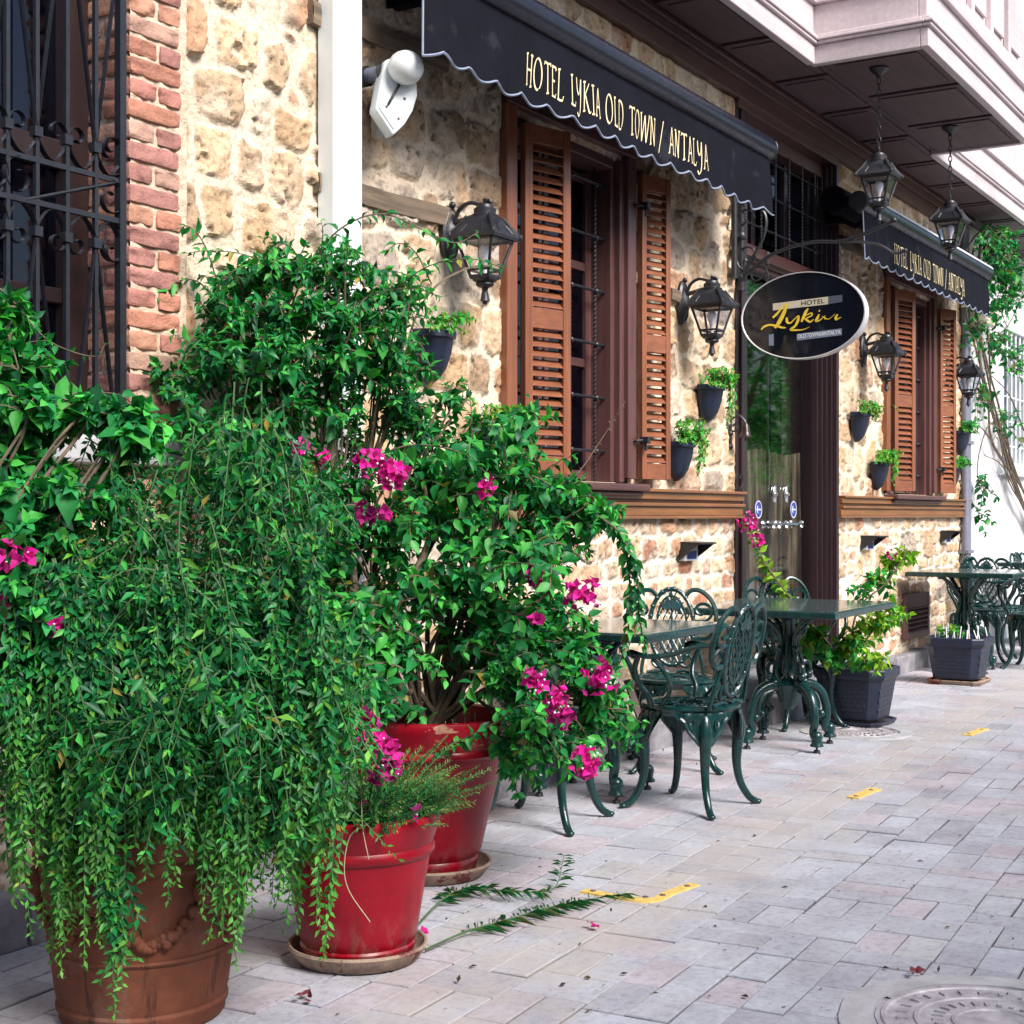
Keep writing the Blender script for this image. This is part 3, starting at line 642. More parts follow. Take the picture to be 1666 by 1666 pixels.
# ------------------------------------------------------------------ barred window on the left
def barred_window():
    x0,x1,z0,z1=1.9,BX0+0.013,1.50,4.0
    f=MB(); f.bx(x1-0.10,x1-0.001,0.17,0.26,z0,z1); f.bx(x0,x1-0.1,0.172,0.26,z0,z0+0.07)
    win=part(f,'window',M['brown_dark'],hotel,bevel=0.004)
    f=MB()
    for zz in (2.42,): f.bx(x0,x1-0.10,0.19,0.25,zz-0.045,zz+0.045)
    for xx in (2.18,2.74,): f.bx(xx-0.035,xx+0.035,0.188,0.25,z0+0.07,2.375); f.bx(xx-0.035,xx+0.035,0.188,0.25,2.465,z1)
    for zz in (1.96,): f.bx(2.215,2.705,0.19,0.25,zz-0.025,zz+0.025); f.bx(2.775,x1-0.1,0.19,0.25,zz-0.025,zz+0.025)
    part(f,'casement',M['brown_dark'],win,bevel=0.004)
    f=MB(); f.bx(x0,x1-0.1,0.222,0.228,z0,z1); part(f,'pane',M['glass'],win)
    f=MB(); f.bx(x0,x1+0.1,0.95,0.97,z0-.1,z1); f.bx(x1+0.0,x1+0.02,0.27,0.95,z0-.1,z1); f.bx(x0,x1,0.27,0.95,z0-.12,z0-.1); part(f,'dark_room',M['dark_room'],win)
    f=MB(); f.bx(x0,x1+0.22,-0.07,0.168,z0-0.09,z0-0.0); part(f,'sill',M['concrete'],win,bevel=0.015)
    f=MB(); y=-0.045; rb=0.0075
    def flat(pts,w=0.020,t=0.006): # flat strap bent in the wall plane: wide across y
        P=np.array([(p[0],y,p[1]) for p in pts]); f.tube(P,w/2,4,flat=t/w)
    # positions measured on the photograph, taken to the grille's own plane
    G=lambda px,py:(on_wall(px,py,0.045)[0],on_wall(px,py,0.045)[2])
    vx=[G(p,300)[0] for p in (-38,11,59,108,155)]; xe=G(196,300)[0]
    f.box((xe,y,(1.50+4.0)/2),(0.026,0.026,2.5))
    for v in vx: f.box((v,y,2.75),(0.014,0.014,2.5))
    za=np.array([G(0,247),G(198,295)]); zb=np.array([G(0,317),G(198,361)])
    ha=float(za[:,1].mean()); hb=float(zb[:,1].mean())
    xl=1.95
    for hz in (ha,hb): f.box(((xl+xe)/2,y,hz),(xe-xl,0.016,0.016))
    f.tube([(G(40,322)[0],y-0.004,hb),(xe,y-0.004,ha)],0.006,4)
    pitch=(vx[-1]-vx[0])/4
    def collar(x,z): f.box((x,y,z),(0.030,0.026,0.030))
    for (rail,u) in ((ha,1),(hb,-1)):
        zc=rail+u*0.085
        for k,xc in enumerate(vx+[xe]):
            if k<5: collar(xc,zc)
            if k%2==0 and k<5:                               # straps spreading out of the collar, arcs down to the rail and up to the next bar
                L_=(4.0-zc) if u>0 else (zc-1.52)
                for s_ in (-1,1):
                    flat([(xc,zc),(xc+s_*0.15*L_*0.5,zc+u*L_*0.5),(xc+s_*0.15*L_,zc+u*L_)],0.020,0.006)
                    xn=xc+s_*pitch
                    if xn>xe: xn=xe
                    p_=abs(xn-xc)
                    flat(cr([(xc,zc),(xc+s_*p_*.10,zc-u*.035),(xc+s_*p_*.48,rail+u*.010),(xc+s_*p_*.85,rail+u*.040),(xc+s_*p_*.97,zc-u*.005)],6),0.022,0.006)
            else:                                             # small hooks curling out of the bar
                for s_ in (-1,1):
                    if k==5 and s_>0: continue
                    c0=(xc+s_*pitch*.36,zc+u*.016); a0=0.0 if s_<0 else PI
                    sp=spiral(c0,.036,.011,a0,a0-s_*u*2*PI*.86,24); flat(np.vstack([[xc+s_*.004,zc-u*.012],sp]),0.022,0.006)
    # C-scrolls between the two rails
    mid=(ha+hb)/2; hh=(ha-hb)/2
    for xc in (G(30,300)[0],G(-60,290)[0]):
        flat(spiral((xc,mid),hh*0.98,hh*0.30,PI/2,PI/2+2.9*PI*0.72,34),0.022,0.006); flat(spiral((xc-2*hh*0.75,mid),hh*0.98,hh*0.30,PI/2,PI/2-2.0*PI,34),0.022,0.006)
    flat(spiral((xe-hh*0.72,mid-0.0),hh*0.98,hh*0.28,PI/2,PI/2-2.2*PI,34),0.022,0.006)
    for s,zc in ((1,ha+0.085),(-1,hb-0.085)): flat(spiral((xe-0.045,zc),0.075,0.02,-s*PI/2,-s*PI/2+s*1.9*PI,30),0.022,0.006)
    part(f,'iron_grille',M['iron'],win,smooth=40)
barred_window()

# ------------------------------------------------------------------ entrance
def entrance():
    a,b_,c,d=DR; zt0,zt1=2.84,2.98; ztop=3.66
    f=MB()
    f.bx(a,a+0.085,-0.03,0.10,0.24,d-0.05); f.bx(a+0.085,a+0.15,0.02,0.22,0.24,d-0.05); f.bx(a-0.05,a,-0.012,0.1,0.24,d-0.05)
    for k in range(5): f.bx(b_-0.05-0.011*k,b_-0.011*k if k==0 else b_-0.05-0.011*(k-1)-0.001,-0.035+0.032*k,0.22,0.24,d-0.05)
    door=part(f,'door',M['brown_door'],hotel,bevel=0.006)
    f=MB(); f.bx(a+0.15,b_-0.105,0.06,0.22,zt0+0.03,zt1); f.bx(a+0.15,b_-0.105,0.03,0.22,zt0+0.05,zt0+0.085); f.bx(a+0.15,b_-0.105,0.085,0.2,zt0,zt0+0.028); f.bx(a+0.15,b_-0.105,0.06,0.22,ztop,ztop+0.12); f.bx(a-0.05,b_+0.02,-0.03,0.2,d-0.05,d+0.02)
    part(f,'transom_bar',M['brown_h'],door,bevel=0.005)
    f=MB(); xm=(a+b_)/2-0.02
    for xx in (a+0.60,xm+0.32): f.bx(xx-0.03,xx+0.03,0.14,0.20,zt1,ztop)
    f.bx(a+0.15,a+0.2,0.14,0.20,zt1,ztop); f.bx(b_-0.155,b_-0.105,0.14,0.2,zt1,ztop)
    f.bx(a+0.15,b_-0.105,0.15,0.19,zt1+0.0005,zt1+0.03)
    part(f,'fanlight_frame',M['brown_door'],door,bevel=0.004)
    f=MB(); f.bx(a+0.16,b_-0.11,0.17,0.176,zt1,ztop); part(f,'fanlight_pane',M['glass'],door)
    f=MB()
    for k in range(6): xx=a+0.26+k*0.25; twisted_bar(f,(xx,0.05,zt1),(xx,0.05,ztop),0.008)
    for k in range(3):
        zz=zt1+0.13+k*0.23; twisted_bar(f,(a+0.15,0.06,zz),(b_-0.105,0.06,zz),0.008)
        for q in range(6): f.ball((a+0.26+q*0.25,0.055,zz),0.017,8)
    part(f,'iron_grille',M['iron'],door,smooth=40)
    xl0,xl1=a+0.155,b_-0.11; xs=(xl0+xl1)/2-0.02
    for (p,q) in ((xl0,xs-0.004),(xs+0.004,xl1)):
        f=MB(); f.bx(p,q,0.140,0.152,0.25,zt0-0.004); part(f,'glass_leaf',M['door_glass'],door)
    f=MB(); f.bx(xs-0.010,xs+0.010,0.153,0.165,0.25,zt0-0.01); part(f,'meeting_seal',M['iron'],door)
    U=np.linspace(0,1,80); V=np.linspace(0,1,14)
    for (p,q) in ((xl0+0.07,xs-0.06),(xs+0.02,xl1-0.02)):
        f=MB()
        def fn(u,v,p=p,q=q):
            x=p+(q-p)*u+0.03*(1-v)*(u-0.5)*0; y=0.23+0.040*np.sin(u*30+v*1.5+2*np.sin(u*6))+0.018*np.sin(u*67+2+v*3); z=0.28+1.42*v-0.03*np.sin(u*PI); return np.stack([x,y,z],-1)
        f.grid(fn,U,V); part(f,'curtain',M['curtain'],door,smooth=180)
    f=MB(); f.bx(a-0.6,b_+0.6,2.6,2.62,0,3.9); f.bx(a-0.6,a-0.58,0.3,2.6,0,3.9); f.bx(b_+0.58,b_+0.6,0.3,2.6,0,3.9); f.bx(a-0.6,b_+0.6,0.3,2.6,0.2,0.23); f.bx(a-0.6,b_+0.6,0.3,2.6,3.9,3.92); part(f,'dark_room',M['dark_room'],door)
    for (x,z) in ((1234,829),(1291,829)):
        p=on_wall(x,z,-0.137); s=MB(); s.lathe([(0,0.0015),(0.060,0.0015),(0.062,0)],36,R=[[1,0,0],[0,0,-1],[0,1,0]],c=(p[0],0.1385,p[2])); o=part(s,'push_sticker',M['blue_sticker'],door)
        s=MB(); y=0.1355; k=0.062
        for P in ([(-.6,0),(-.2,.42),(-.12,.32),(-.42,0)],[(-.6,0),(-.42,0),(-.12,-.32),(-.2,-.42)],[(-.44,.07),(.6,.07),(.6,-.07),(-.44,-.07)]): s.poly_prism(np.array(P)*k,(1,0,0),(0,0,1),(0,1,0),(p[0],y-0.0006*P[0][1],p[2]),0.001)
        s.lathe([(k*0.86,0),(k*0.86,0.0012),(k*0.94,0.0012),(k*0.94,0)],36,R=[[1,0,0],[0,0,-1],[0,1,0]],c=(p[0],y+0.001,p[2]))
        s.build('arrow',M['white_mark'],o,w=True)
    for px in (1262,1281):
        p=on_wall(px,804,-0.13); s=MB(); s.lathe([(0,0.014),(0.034,0.014),(0.040,0.008),(0.040,0)],28,R=np.array([[1,0,0],[0,0,-1],[0,1.5,0]]),c=(p[0],0.139,p[2])); s.lathe([(0,0.024),(0.012,0.022),(0.013,0.014)],16,R=[[1,0,0],[0,0,-1],[0,1,0]],c=(p[0],0.139,p[2])); part(s,'lock_plate',M['chrome'],door,smooth=50)
    p=on_wall(1268,853,-0.1); s=MB(); z=p[2]; x0=on_wall(1247,853,-0.1)[0]; x1=on_wall(1293,853,-0.1)[0]
    s.tube([(x0,0.075,z),(x1,0.075,z)],0.016,12); 
    for xx in (x0,xs-0.07,xs+0.07,x1): s.lathe([(0,-0.045),(0.026,-0.04),(0.03,-0.03),(0.022,-0.02),(0.016,0.0),(0.016,0.03),(0.028,0.034),(0.028,0.045)],16,R=[[1,0,0],[0,0,-1],[0,1,0]],c=(xx,0.092,z))
    part(s,'door_handle',M['chrome'],door,smooth=45)
entrance()

# ------------------------------------------------------------------ jutting upper storey
def upper_storey():
    zc=3.98; XA,XB,XC,XD=5.3,8.49,11.12,26.0; O1,O2=0.49,1.17
    f=MB(); f.bx(XA,13.85,-0.045,0.02,3.80,zc); f.bx(XA,13.85,-0.075,-0.047,3.90,zc); f.bx(XA,13.85,-0.10,-0.077,3.945,zc); part(f,'frieze',M['brown_h'],hotel,bevel=0.005)
    f=MB(); f.bx(XA,XD,-O1+0.004,0.05,zc+0.004,zc+0.05); f.bx(XB+0.004,XC-0.004,-O2+0.004,-O1+0.002,zc+0.004,zc+0.05)
    x=XA+0.06
    while x<XD-0.9:
        f.bx(x,x+0.80,-O1+0.035,-0.115,zc-0.012,zc+0.004); f.bx(x+0.05,x+0.75,-O1+0.075,-0.16,zc-0.02,zc-0.012); x+=0.86
    x=XB+0.07
    while x<XC-0.5:
        w=min(0.80,XC-0.07-x); f.bx(x,x+w,-O2+0.05,-O1-0.03,zc-0.012,zc+0.004); f.bx(x+0.05,x+w-0.05,-O2+0.10,-O1-0.08,zc-0.02,zc-0.012); x+=0.86
    part(f,'soffit',M['ceiling'],hotel,bevel=0.004)
    f=MB()                                                     # fascia boards with mouldings all round
    def run(x0,y0,x1,y1,nx,ny,e0=0,e1=0,yo=0):
        prof=[(0.0,0.0,0.115),(0.020,0.115,0.135),(0.032,0.135,0.155),(0.014,0.155,0.175),(-0.012,0.175,0.36),(0.018,0.36,0.40)]
        for (o,za,zb) in prof:
            t=0.05
            xs=sorted((x0+nx*o,x1+nx*o)) if nx==0 else sorted((x0+nx*(o-t),x0+nx*o))
            ys=sorted((y0+ny*o,y1+ny*o)) if ny==0 else sorted((y0+ny*(o-t),y0+ny*o))
            if ny!=0: xs=[xs[0]-e0*o,xs[1]+e1*o]
            elif yo: ys=[min(ys)-o+0.0005,max(ys)]
            f.bx(xs[0],xs[1],ys[0],ys[1],zc-0.03+za,zc-0.03+zb)
    run(XA,-O1,XB,-O1,0,-1,0,-1.03); run(XB,-O1+0.03,XB,-O2+0.05,-1,0,0,0,1); run(XB,-O2,XC,-O2,0,-1,1,1); run(XC,-O2+0.05,XC,-O1+0.03,1,0,0,0,1); run(XC,-O1,XD,-O1,0,-1,-1.03,0)
    part(f,'fascia',M['fascia'],hotel,bevel=0.006)
    f=MB(); z0,z1=zc+0.37,zc+3.0                                # walls of the storey above with framed boards
    f.bx(XA,XB,-O1+0.06,0.2,z0,z1); f.bx(XB+0.06,XC-0.06,-O2+0.06,0.2,z0,z1); f.bx(XC,XD,-O1+0.06,0.2,z0,z1)
    for x in np.arange(XB+0.06,XC-0.1,0.50):
        f.bx(x,x+0.07,-O2+0.02,-O2+0.058,z0+0.03,z1); f.bx(x+0.07,min(x+0.50,XC),-O2+0.022,-O2+0.058,z0+0.03,z0+0.12); f.bx(x+0.12,min(x+0.45,XC),-O2+0.04,-O2+0.058,z0+0.2,z0+1.1)
    for y in (-O2+0.08,-O1-0.1): f.bx(XB+0.02,XB+0.058,y,y+0.07,z0+0.03,z1)
    part(f,'upper_wall',M['fascia'],hotel,bevel=0.005)
upper_storey()

# ------------------------------------------------------------------ downpipes of the hotel
dp=thing('downpipe','white fluted downpipe on the stone wall left of the floodlight','downpipe',(0,0,0)); p0,p1=on_wall(537,300,0.07)[0],on_wall(584,300,0.07)[0]; dp.location=(p0,-0.07,0.2)
f=MB(); w=p1-p0
f.bx(p0,p1,-0.085,-0.012,0.2,5.2)
for k in range(6): f.bx(p0+0.004+k*0.010,p0+0.010+k*0.010,-0.0885,-0.085,0.2,5.2)
f.bx(p0+w*0.62,p1-0.006,-0.0895,-0.085,0.2,5.2)
part(f,'pipe',M['white_paint'],dp,bevel=0.003)
f=MB()
for z in (1.0,4.2): f.bx(p0-0.012,p1+0.012,-0.0925,-0.001,z,z+0.03)
part(f,'clip',M['white_paint'],dp,bevel=0.002)
x=on_wall(1572,800,0.06)[0]; dp=thing('downpipe','pair of thin grey pipes at the far corner of the stone wall','downpipe',(x,-0.05,0))
f=MB(); f.tube([(x,-0.05,0.1),(x,-0.05,2.3),(x,-0.03,3.9)],0.035,10); f.tube([(x+0.10,-0.05,0.1),(x+0.10,-0.05,2.3),(x+0.1,-0.03,3.9)],0.03,10); part(f,'pipe',M['grey_pipe'],dp,smooth=60)
f=MB()
for z in (0.9,1.9): f.bx(x-0.05,x+0.15,-0.092,-0.001,z,z+0.03)
part(f,'clip',M['grey_pipe'],dp)

# ------------------------------------------------------------------ the white house next door
wh=thing('white_house','white plastered house next to the stone hotel with a barred window','building',(15,0,0))
f=MB(); xs=np.arange(13.9,24,0.05); zs=np.arange(0,3.96,0.05); X,Z=np.meshgrid(xs,zs,indexing='ij'); wa=on_wall(1592,700)[0]+0.75; WB=(wa,wa+1.1,1.75,3.15)
Y=-0.02-0.02*(fbm(X,Z,1.5,3,4)-0.5); n=len(zs); a=np.arange(len(xs)-1)[:,None]; c=np.arange(n-1)[None,:]; q=np.stack([a*n+c,(a+1)*n+c,(a+1)*n+c+1,a*n+c+1],-1)
cx=(xs[:-1]+xs[1:])[:,None]/2; cz=(zs[:-1]+zs[1:])[None,:]/2; hole=(cx>WB[0])&(cx<WB[1])&(cz>WB[2])&(cz<WB[3])
f.add(np.stack([X,Y,Z],-1),q[~hole].reshape(-1,4)); f.bx(13.9,13.96,0,1,0,3.95)
part(f,'wall',M['plaster'],wh,smooth=60)
f=MB(); A,B,Cc,Dd=WB; f.bx(A-0.10,A+0.03,-0.06,0.2,Cc-0.1,Dd+0.1); f.bx(B-0.03,B+0.10,-0.06,0.2,Cc-0.1,Dd+0.1); f.bx(A+.03,B-.03,-0.06,0.2,Dd-0.03,Dd+0.1); f.bx(A+.03,B-.03,-0.08,0.2,Cc-0.1,Cc+0.03)
wn_=part(f,'window',M['white_paint'],wh,bevel=0.008)
f=MB(); f.bx(A+0.03,B-0.03,0.14,0.146,Cc+.03,Dd-.03); part(f,'pane',M['glass'],wn_)
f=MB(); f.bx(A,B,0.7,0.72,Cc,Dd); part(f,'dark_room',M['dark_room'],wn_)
f=MB()
for k in range(6): xx=A+0.08+k*(B-A-0.16)/5; f.tube([(xx,-0.03,Cc+.03),(xx,-0.03,Dd-.03)],0.011,6)
for k in range(5): zz=Cc+0.2+k*0.25; f.tube([(A+.03,-0.03,zz),(B-.03,-0.03,zz)],0.010,6)
part(f,'iron_grille',M['white_paint'],wn_,smooth=50)
# ------------------------------------------------------------------ lanterns
def lantern_parts(root, o=(0,0,0), s=1.0):
    """square tapered lantern, rim of its roof at the origin o; everything local to root"""
    o=np.array(o,float); sq=lambda r: r*math.sqrt(2)
    kids0=set(root.children)
    b=MB()                                                     # roof: two-step square hip, round top, corner knobs
    b.lathe([(sq(.158),-.012),(sq(.165),0.0),(sq(.158),.010),(sq(.118),.045),(sq(.108),.050),(sq(.085),.082),(sq(.07),.088)],4,c=o,off=PI/4)
    b.lathe([(.085,.080),(.088,.092),(.070,.098),(.072,.118),(.060,.122),(.052,.134),(.012,.142),(.012,.150),(.016,.158),(0,.166)],20,c=o)
    b.lathe([(0,-.010),(sq(.158),-.012)],4,c=o,off=PI/4)
    for a in range(4):
        c,s_=math.cos(PI/4+a*PI/2),math.sin(PI/4+a*PI/2); b.ball(o+np.array([c*sq(.165),s_*sq(.165),0.004]),0.015,8)
        b.tube([o+np.array([c*sq(r),s_*sq(r),z]) for r,z in ((.165,.006),(.12,.046),(.085,.085))],0.008,5)
        k=a*PI/2
        for q in (-0.5,0.5):
            p=lambda r,z:o+np.array([math.cos(k)*r-math.sin(k)*q*r,math.sin(k)*r+math.cos(k)*q*r,z]); b.tube([p(.158,.012),p(.118,.046)],0.004,4)
    b.build('roof',M['iron'],root,smooth=35)
    b=MB(); zt,zb,rt,rb=-.014,-.165,.128,.066
    for a in range(4):
        c,s_=math.cos(PI/4+a*PI/2),math.sin(PI/4+a*PI/2); c2,s2=math.cos(PI/4+(a+1)*PI/2),math.sin(PI/4+(a+1)*PI/2)
        P=lambda r,z,c=c,s_=s_:o+np.array([c*sq(r),s_*sq(r),z]); Q=lambda r,z:o+np.array([c2*sq(r),s2*sq(r),z])
        b.tube([P(rt,zt),P(rb,zb)],0.010,5); b.tube([P(rb,zb),Q(rb,zb)],0.009,5); b.tube([P(rt,zt),Q(rt,zt)],0.008,5)
        b.tube([P(rb+.008,zb+.028),Q(rb+.008,zb+.028)],0.006,5)
    b.lathe([(0,zb+.004),(.070,zb),(.080,zb-.006),(.078,zb-.014),(.055,zb-.022),(.060,zb-.030),(.050,zb-.038),(.022,zb-.044),(.018,zb-.060),(.022,zb-.064),(.024,zb-.078),(.030,zb-.098),(.018,zb-.102),(.012,zb-.112),(0,zb-.114)],18,c=o)
    b.build('cage',M['iron'],root,smooth=35)
    g=MB()
    for a in range(4):
        R=np.array([[math.cos(a*PI/2),-math.sin(a*PI/2),0],[math.sin(a*PI/2),math.cos(a*PI/2),0],[0,0,1]])
        v=np.array([[rt-.004,-rt,zt],[rt-.004,rt,zt],[rb-.002,rb,zb+.004],[rb-.002,-rb,zb+.004]]); w=v-np.array([.002,0,0])
        g.add(np.vstack([v,w])@R.T+o,[[0,1,2,3],[7,6,5,4]])
    g.build('glass',M['lamp_glass'],root)
    b=MB(); b.lathe([(0,-.150),(.014,-.150),(.016,-.115)],14,c=o); b.build('lamp_holder',M['white_plastic'],root,smooth=60)
    b=MB(); b.lathe([(.015,-.115),(.022,-.100),(.036,-.078),(.040,-.060),(.036,-.042),(.022,-.028),(0,-.024)],18,c=o); b.build('bulb',M['bulb'],root,smooth=180)
    for c in set(root.children)-kids0:                          # slimmer and a little taller than drawn
        me=c.data; v=np.empty(len(me.vertices)*3,np.float32); me.vertices.foreach_get('co',v); v=v.reshape(-1,3); v=(v-o)*np.array([.665,.665,1.02])+o; me.vertices.foreach_set('co',v.astype(np.float32).ravel()); me.update()
def wall_lantern():
    t=thing('wall_lantern','','wall lantern')
    off=0.185
    b=MB(); R=np.array([[1,0,0],[0,0,-1],[0,1,0]])
    a=np.linspace(0,2*PI,28,endpoint=False)
    prof=[(1.0,0.0),(1.0,0.012),(0.85,0.022),(0.8,0.018),(0.45,0.026),(0.3,0.04),(0.0,0.045)]
    V=[];n=28
    for r,h in prof: V+= [[0.062*r*math.cos(x),-h-0.001,0.03+0.125*r*math.sin(x)] for x in a]
    i=np.arange(len(prof)-1)[:,None]; j=np.arange(n)[None,:]
    b.add(V,np.stack([i*n+j,i*n+(j+1)%n,(i+1)*n+(j+1)%n,(i+1)*n+j],-1).reshape(-1,4)[:,::-1]); b.ball((0,-.02,.155),0.016,8); b.build('wall_plate',M['iron'],t,smooth=40)
    b=MB(); yz=lambda P:[(0,-p[0],p[1]) for p in P]
    b.tube(yz(cr([(.03,.075),(.10,.088),(.16,.100),(.215,.112),(off,.120)],6)),0.013,7)
    b.tube(yz(cr([(.03,.085),(.06,.135),(.11,.155),(.17,.140),(.215,.150),(off,.155)],6)),0.009,6)
    b.tube(yz(cr(np.vstack([[(.03,.05)],[(.06,.025)],spiral((.105,.045),.045,.012,-PI*.9,PI*1.3,18)]),3)),0.007,6)
    b.build('arm',M['iron'],t,smooth=50)
    lantern_parts(t,(0,-off,0)); return t
WL=wall_lantern()
G_WL='wall lanterns along the stone facade'
for i,(px,rim,lab) in enumerate(((728,384,'black wall lantern with a green shoot hanging across its glass, nearest the white downpipe'),
        (1108,494,'black wall lantern on the stone between the right shutter and the hanging oval sign'),
        (1402,572,'black wall lantern right of the oval sign before the far shutter'),
        (1541,606,'small far black wall lantern beside the vine, rightmost on the stone wall'))):
    p=on_wall(px-2,rim,0.0); q=on_wall(px+55*(6.3/ max(6.3,np.linalg.norm(p-CAM))),rim,0.20); z=q[2]
    o=WL if i==0 else dup(WL,(0,0,0)); o.location=(p[0],-0.012,z); o['label']=lab; o['group']=G_WL
def hanging_lantern():
    t=thing('hanging_lantern','','hanging lantern'); dz=-0.66
    lantern_parts(t,(0,0,dz))
    b=MB(); b.lathe([(0,0),(.055,0),(.058,-.012),(.04,-.03),(.015,-.05),(.012,-.07),(0,-.072)],18); b.build('ceiling_rose',M['iron'],t,smooth=40)
    b=MB(); z=-.06; k=0
    while z>dz+0.20:
        e=arc((0,0),0.011,0,2*PI,13)[:-1]; e=[(x,0,z-.022+y*2.0) if k%2 else (0,x,z-.022+y*2.0) for x,y in e]; b.tube(e,0.0035,5,closed=True); z-=.036; k+=1
    b.tube([(0,0,z+.01),(0,0,dz+.155)],0.006,6); b.build('chain',M['iron'],t,smooth=60); return t
HL=hanging_lantern(); p=at_depth(1430,100,8.94); HL.location=(p[0],p[1],3.963); HL['label']='larger nearer black lantern hanging on a chain from the brown soffit'; HL['group']='lanterns hanging from the soffit'
p=at_depth(1546,197,10.3); h2=dup(HL,(p[0],p[1],3.963),0,'black lantern hanging on a chain from the soffit, the farther one over the second awning')

# ------------------------------------------------------------------ lettering with a broad pen
def ell(cx,cy,rx,ry,a0=0,a1=2*PI,n=18): return [tuple(p) for p in arc((cx,cy),rx,a0,a1,n,ry)]
GLY={'H':(.74,[[(.06,.0),(.20,.02)],[(.13,0),(.15,1)],[(.06,.97),(.24,1)],[(.58,0),(.60,1)],[(.50,1),(.70,.97)],[(.50,0),(.70,.03)],[(.14,.5),(.59,.52)]]),
'O':(.80,[ell(.38,.5,.32,.5,PI*.6,PI*2.62,24)]),
'T':(.70,[[(.34,0),(.35,.97)],[(.02,.88),(.05,.98),(.35,.96),(.66,1.0),(.68,.92)],[(.24,0),(.46,.03)]]),
'E':(.62,[[(.13,0),(.14,1)],[(.05,.98),(.50,.98),(.52,.88)],[(.13,.52),(.40,.52)],[(.05,.02),(.50,.02),(.54,.14)]]),
'L':(.62,[[(.14,.02),(.16,1)],[(.06,.98),(.28,1)],[(.05,.03),(.30,.0),(.52,.02),(.56,.16)]]),
'Y':(.70,[cr([(.05,1),(.12,.62),(.28,.48),(.44,.58),(.52,1)],5).tolist(),cr([(.54,1),(.52,.3),(.42,-.12),(.22,-.26),(.06,-.16)],5).tolist()]),
'K':(.72,[[(.13,0),(.15,1)],[(.05,.98),(.26,1)],[(.05,0),(.24,.03)],[(.60,1),(.16,.5)],cr([(.24,.56),(.45,.22),(.58,.02),(.72,.04)],4).tolist()]),
'I':(.40,[[(.19,0),(.20,1)],[(.06,.98),(.34,1)],[(.06,0),(.34,.03)]]),
'A':(.78,[[(.04,0),(.38,1)],[(.38,1),(.62,0)],[(.16,.34),(.55,.36)],[(-.02,0),(.14,.03)],[(.54,0),(.74,.05)]]),
'D':(.78,[[(.13,0),(.14,1)],cr([(.04,.97),(.28,1),(.56,.88),(.68,.5),(.54,.12),(.28,0),(.04,.03)],5).tolist()]),
'W':(1.0,[[(.05,1),(.24,0)],[(.24,0),(.48,.95)],[(.48,.95),(.68,0)],[(.68,0),(.94,1.02)],[(-.02,.97),(.14,1)]]),
'N':(.80,[[(.10,0),(.14,1)],[(.14,1),(.60,0)],[(.60,0),(.64,1)],[(.02,.97),(.16,1)],[(.54,1),(.74,.98)],[(.02,0),(.18,.03)]]),
'/':(.55,[[(.08,-.12),(.44,1.08)]]),' ':(.42,[])}
def pen_text(txt, h, nib=0.10, ang=38, slant=0.16, thin=0.028, sp=0.06):
    """strokes as flat quads in (x,z); returns list of (verts2d, quads)"""
    out=[]; x=0.0; na=np.array([math.cos(math.radians(ang)),math.sin(math.radians(ang))])*nib/2
    for ch in txt:
        w,st=GLY[ch]
        for s in st:
            P=np.array(s,float); Q=[P[0]]
            for a,b in zip(P[:-1],P[1:]):
                m=max(1,int(np.linalg.norm(b-a)/0.12)); Q+= [a+(b-a)*(k+1)/m for k in range(m)]
            P=np.array(Q); T=np.gradient(P,axis=0); T/=np.linalg.norm(T,axis=1)[:,None]+1e-9; N=np.stack([-T[:,1],T[:,0]],1)
            sg=np.sign((N*na).sum(1)); sg[sg==0]=1; o=na[None,:]+N*sg[:,None]*thin
            A=P+o; B=P-o; V=np.vstack([A,B]); V[:,0]+=x; V=np.stack([V[:,0]+slant*V[:,1],V[:,1]],1)*h
            n=len(P); out.append((V,[[i,i+1,n+i+1,n+i] for i in range(n-1)]))
        x+=w+sp
    return out, x*h

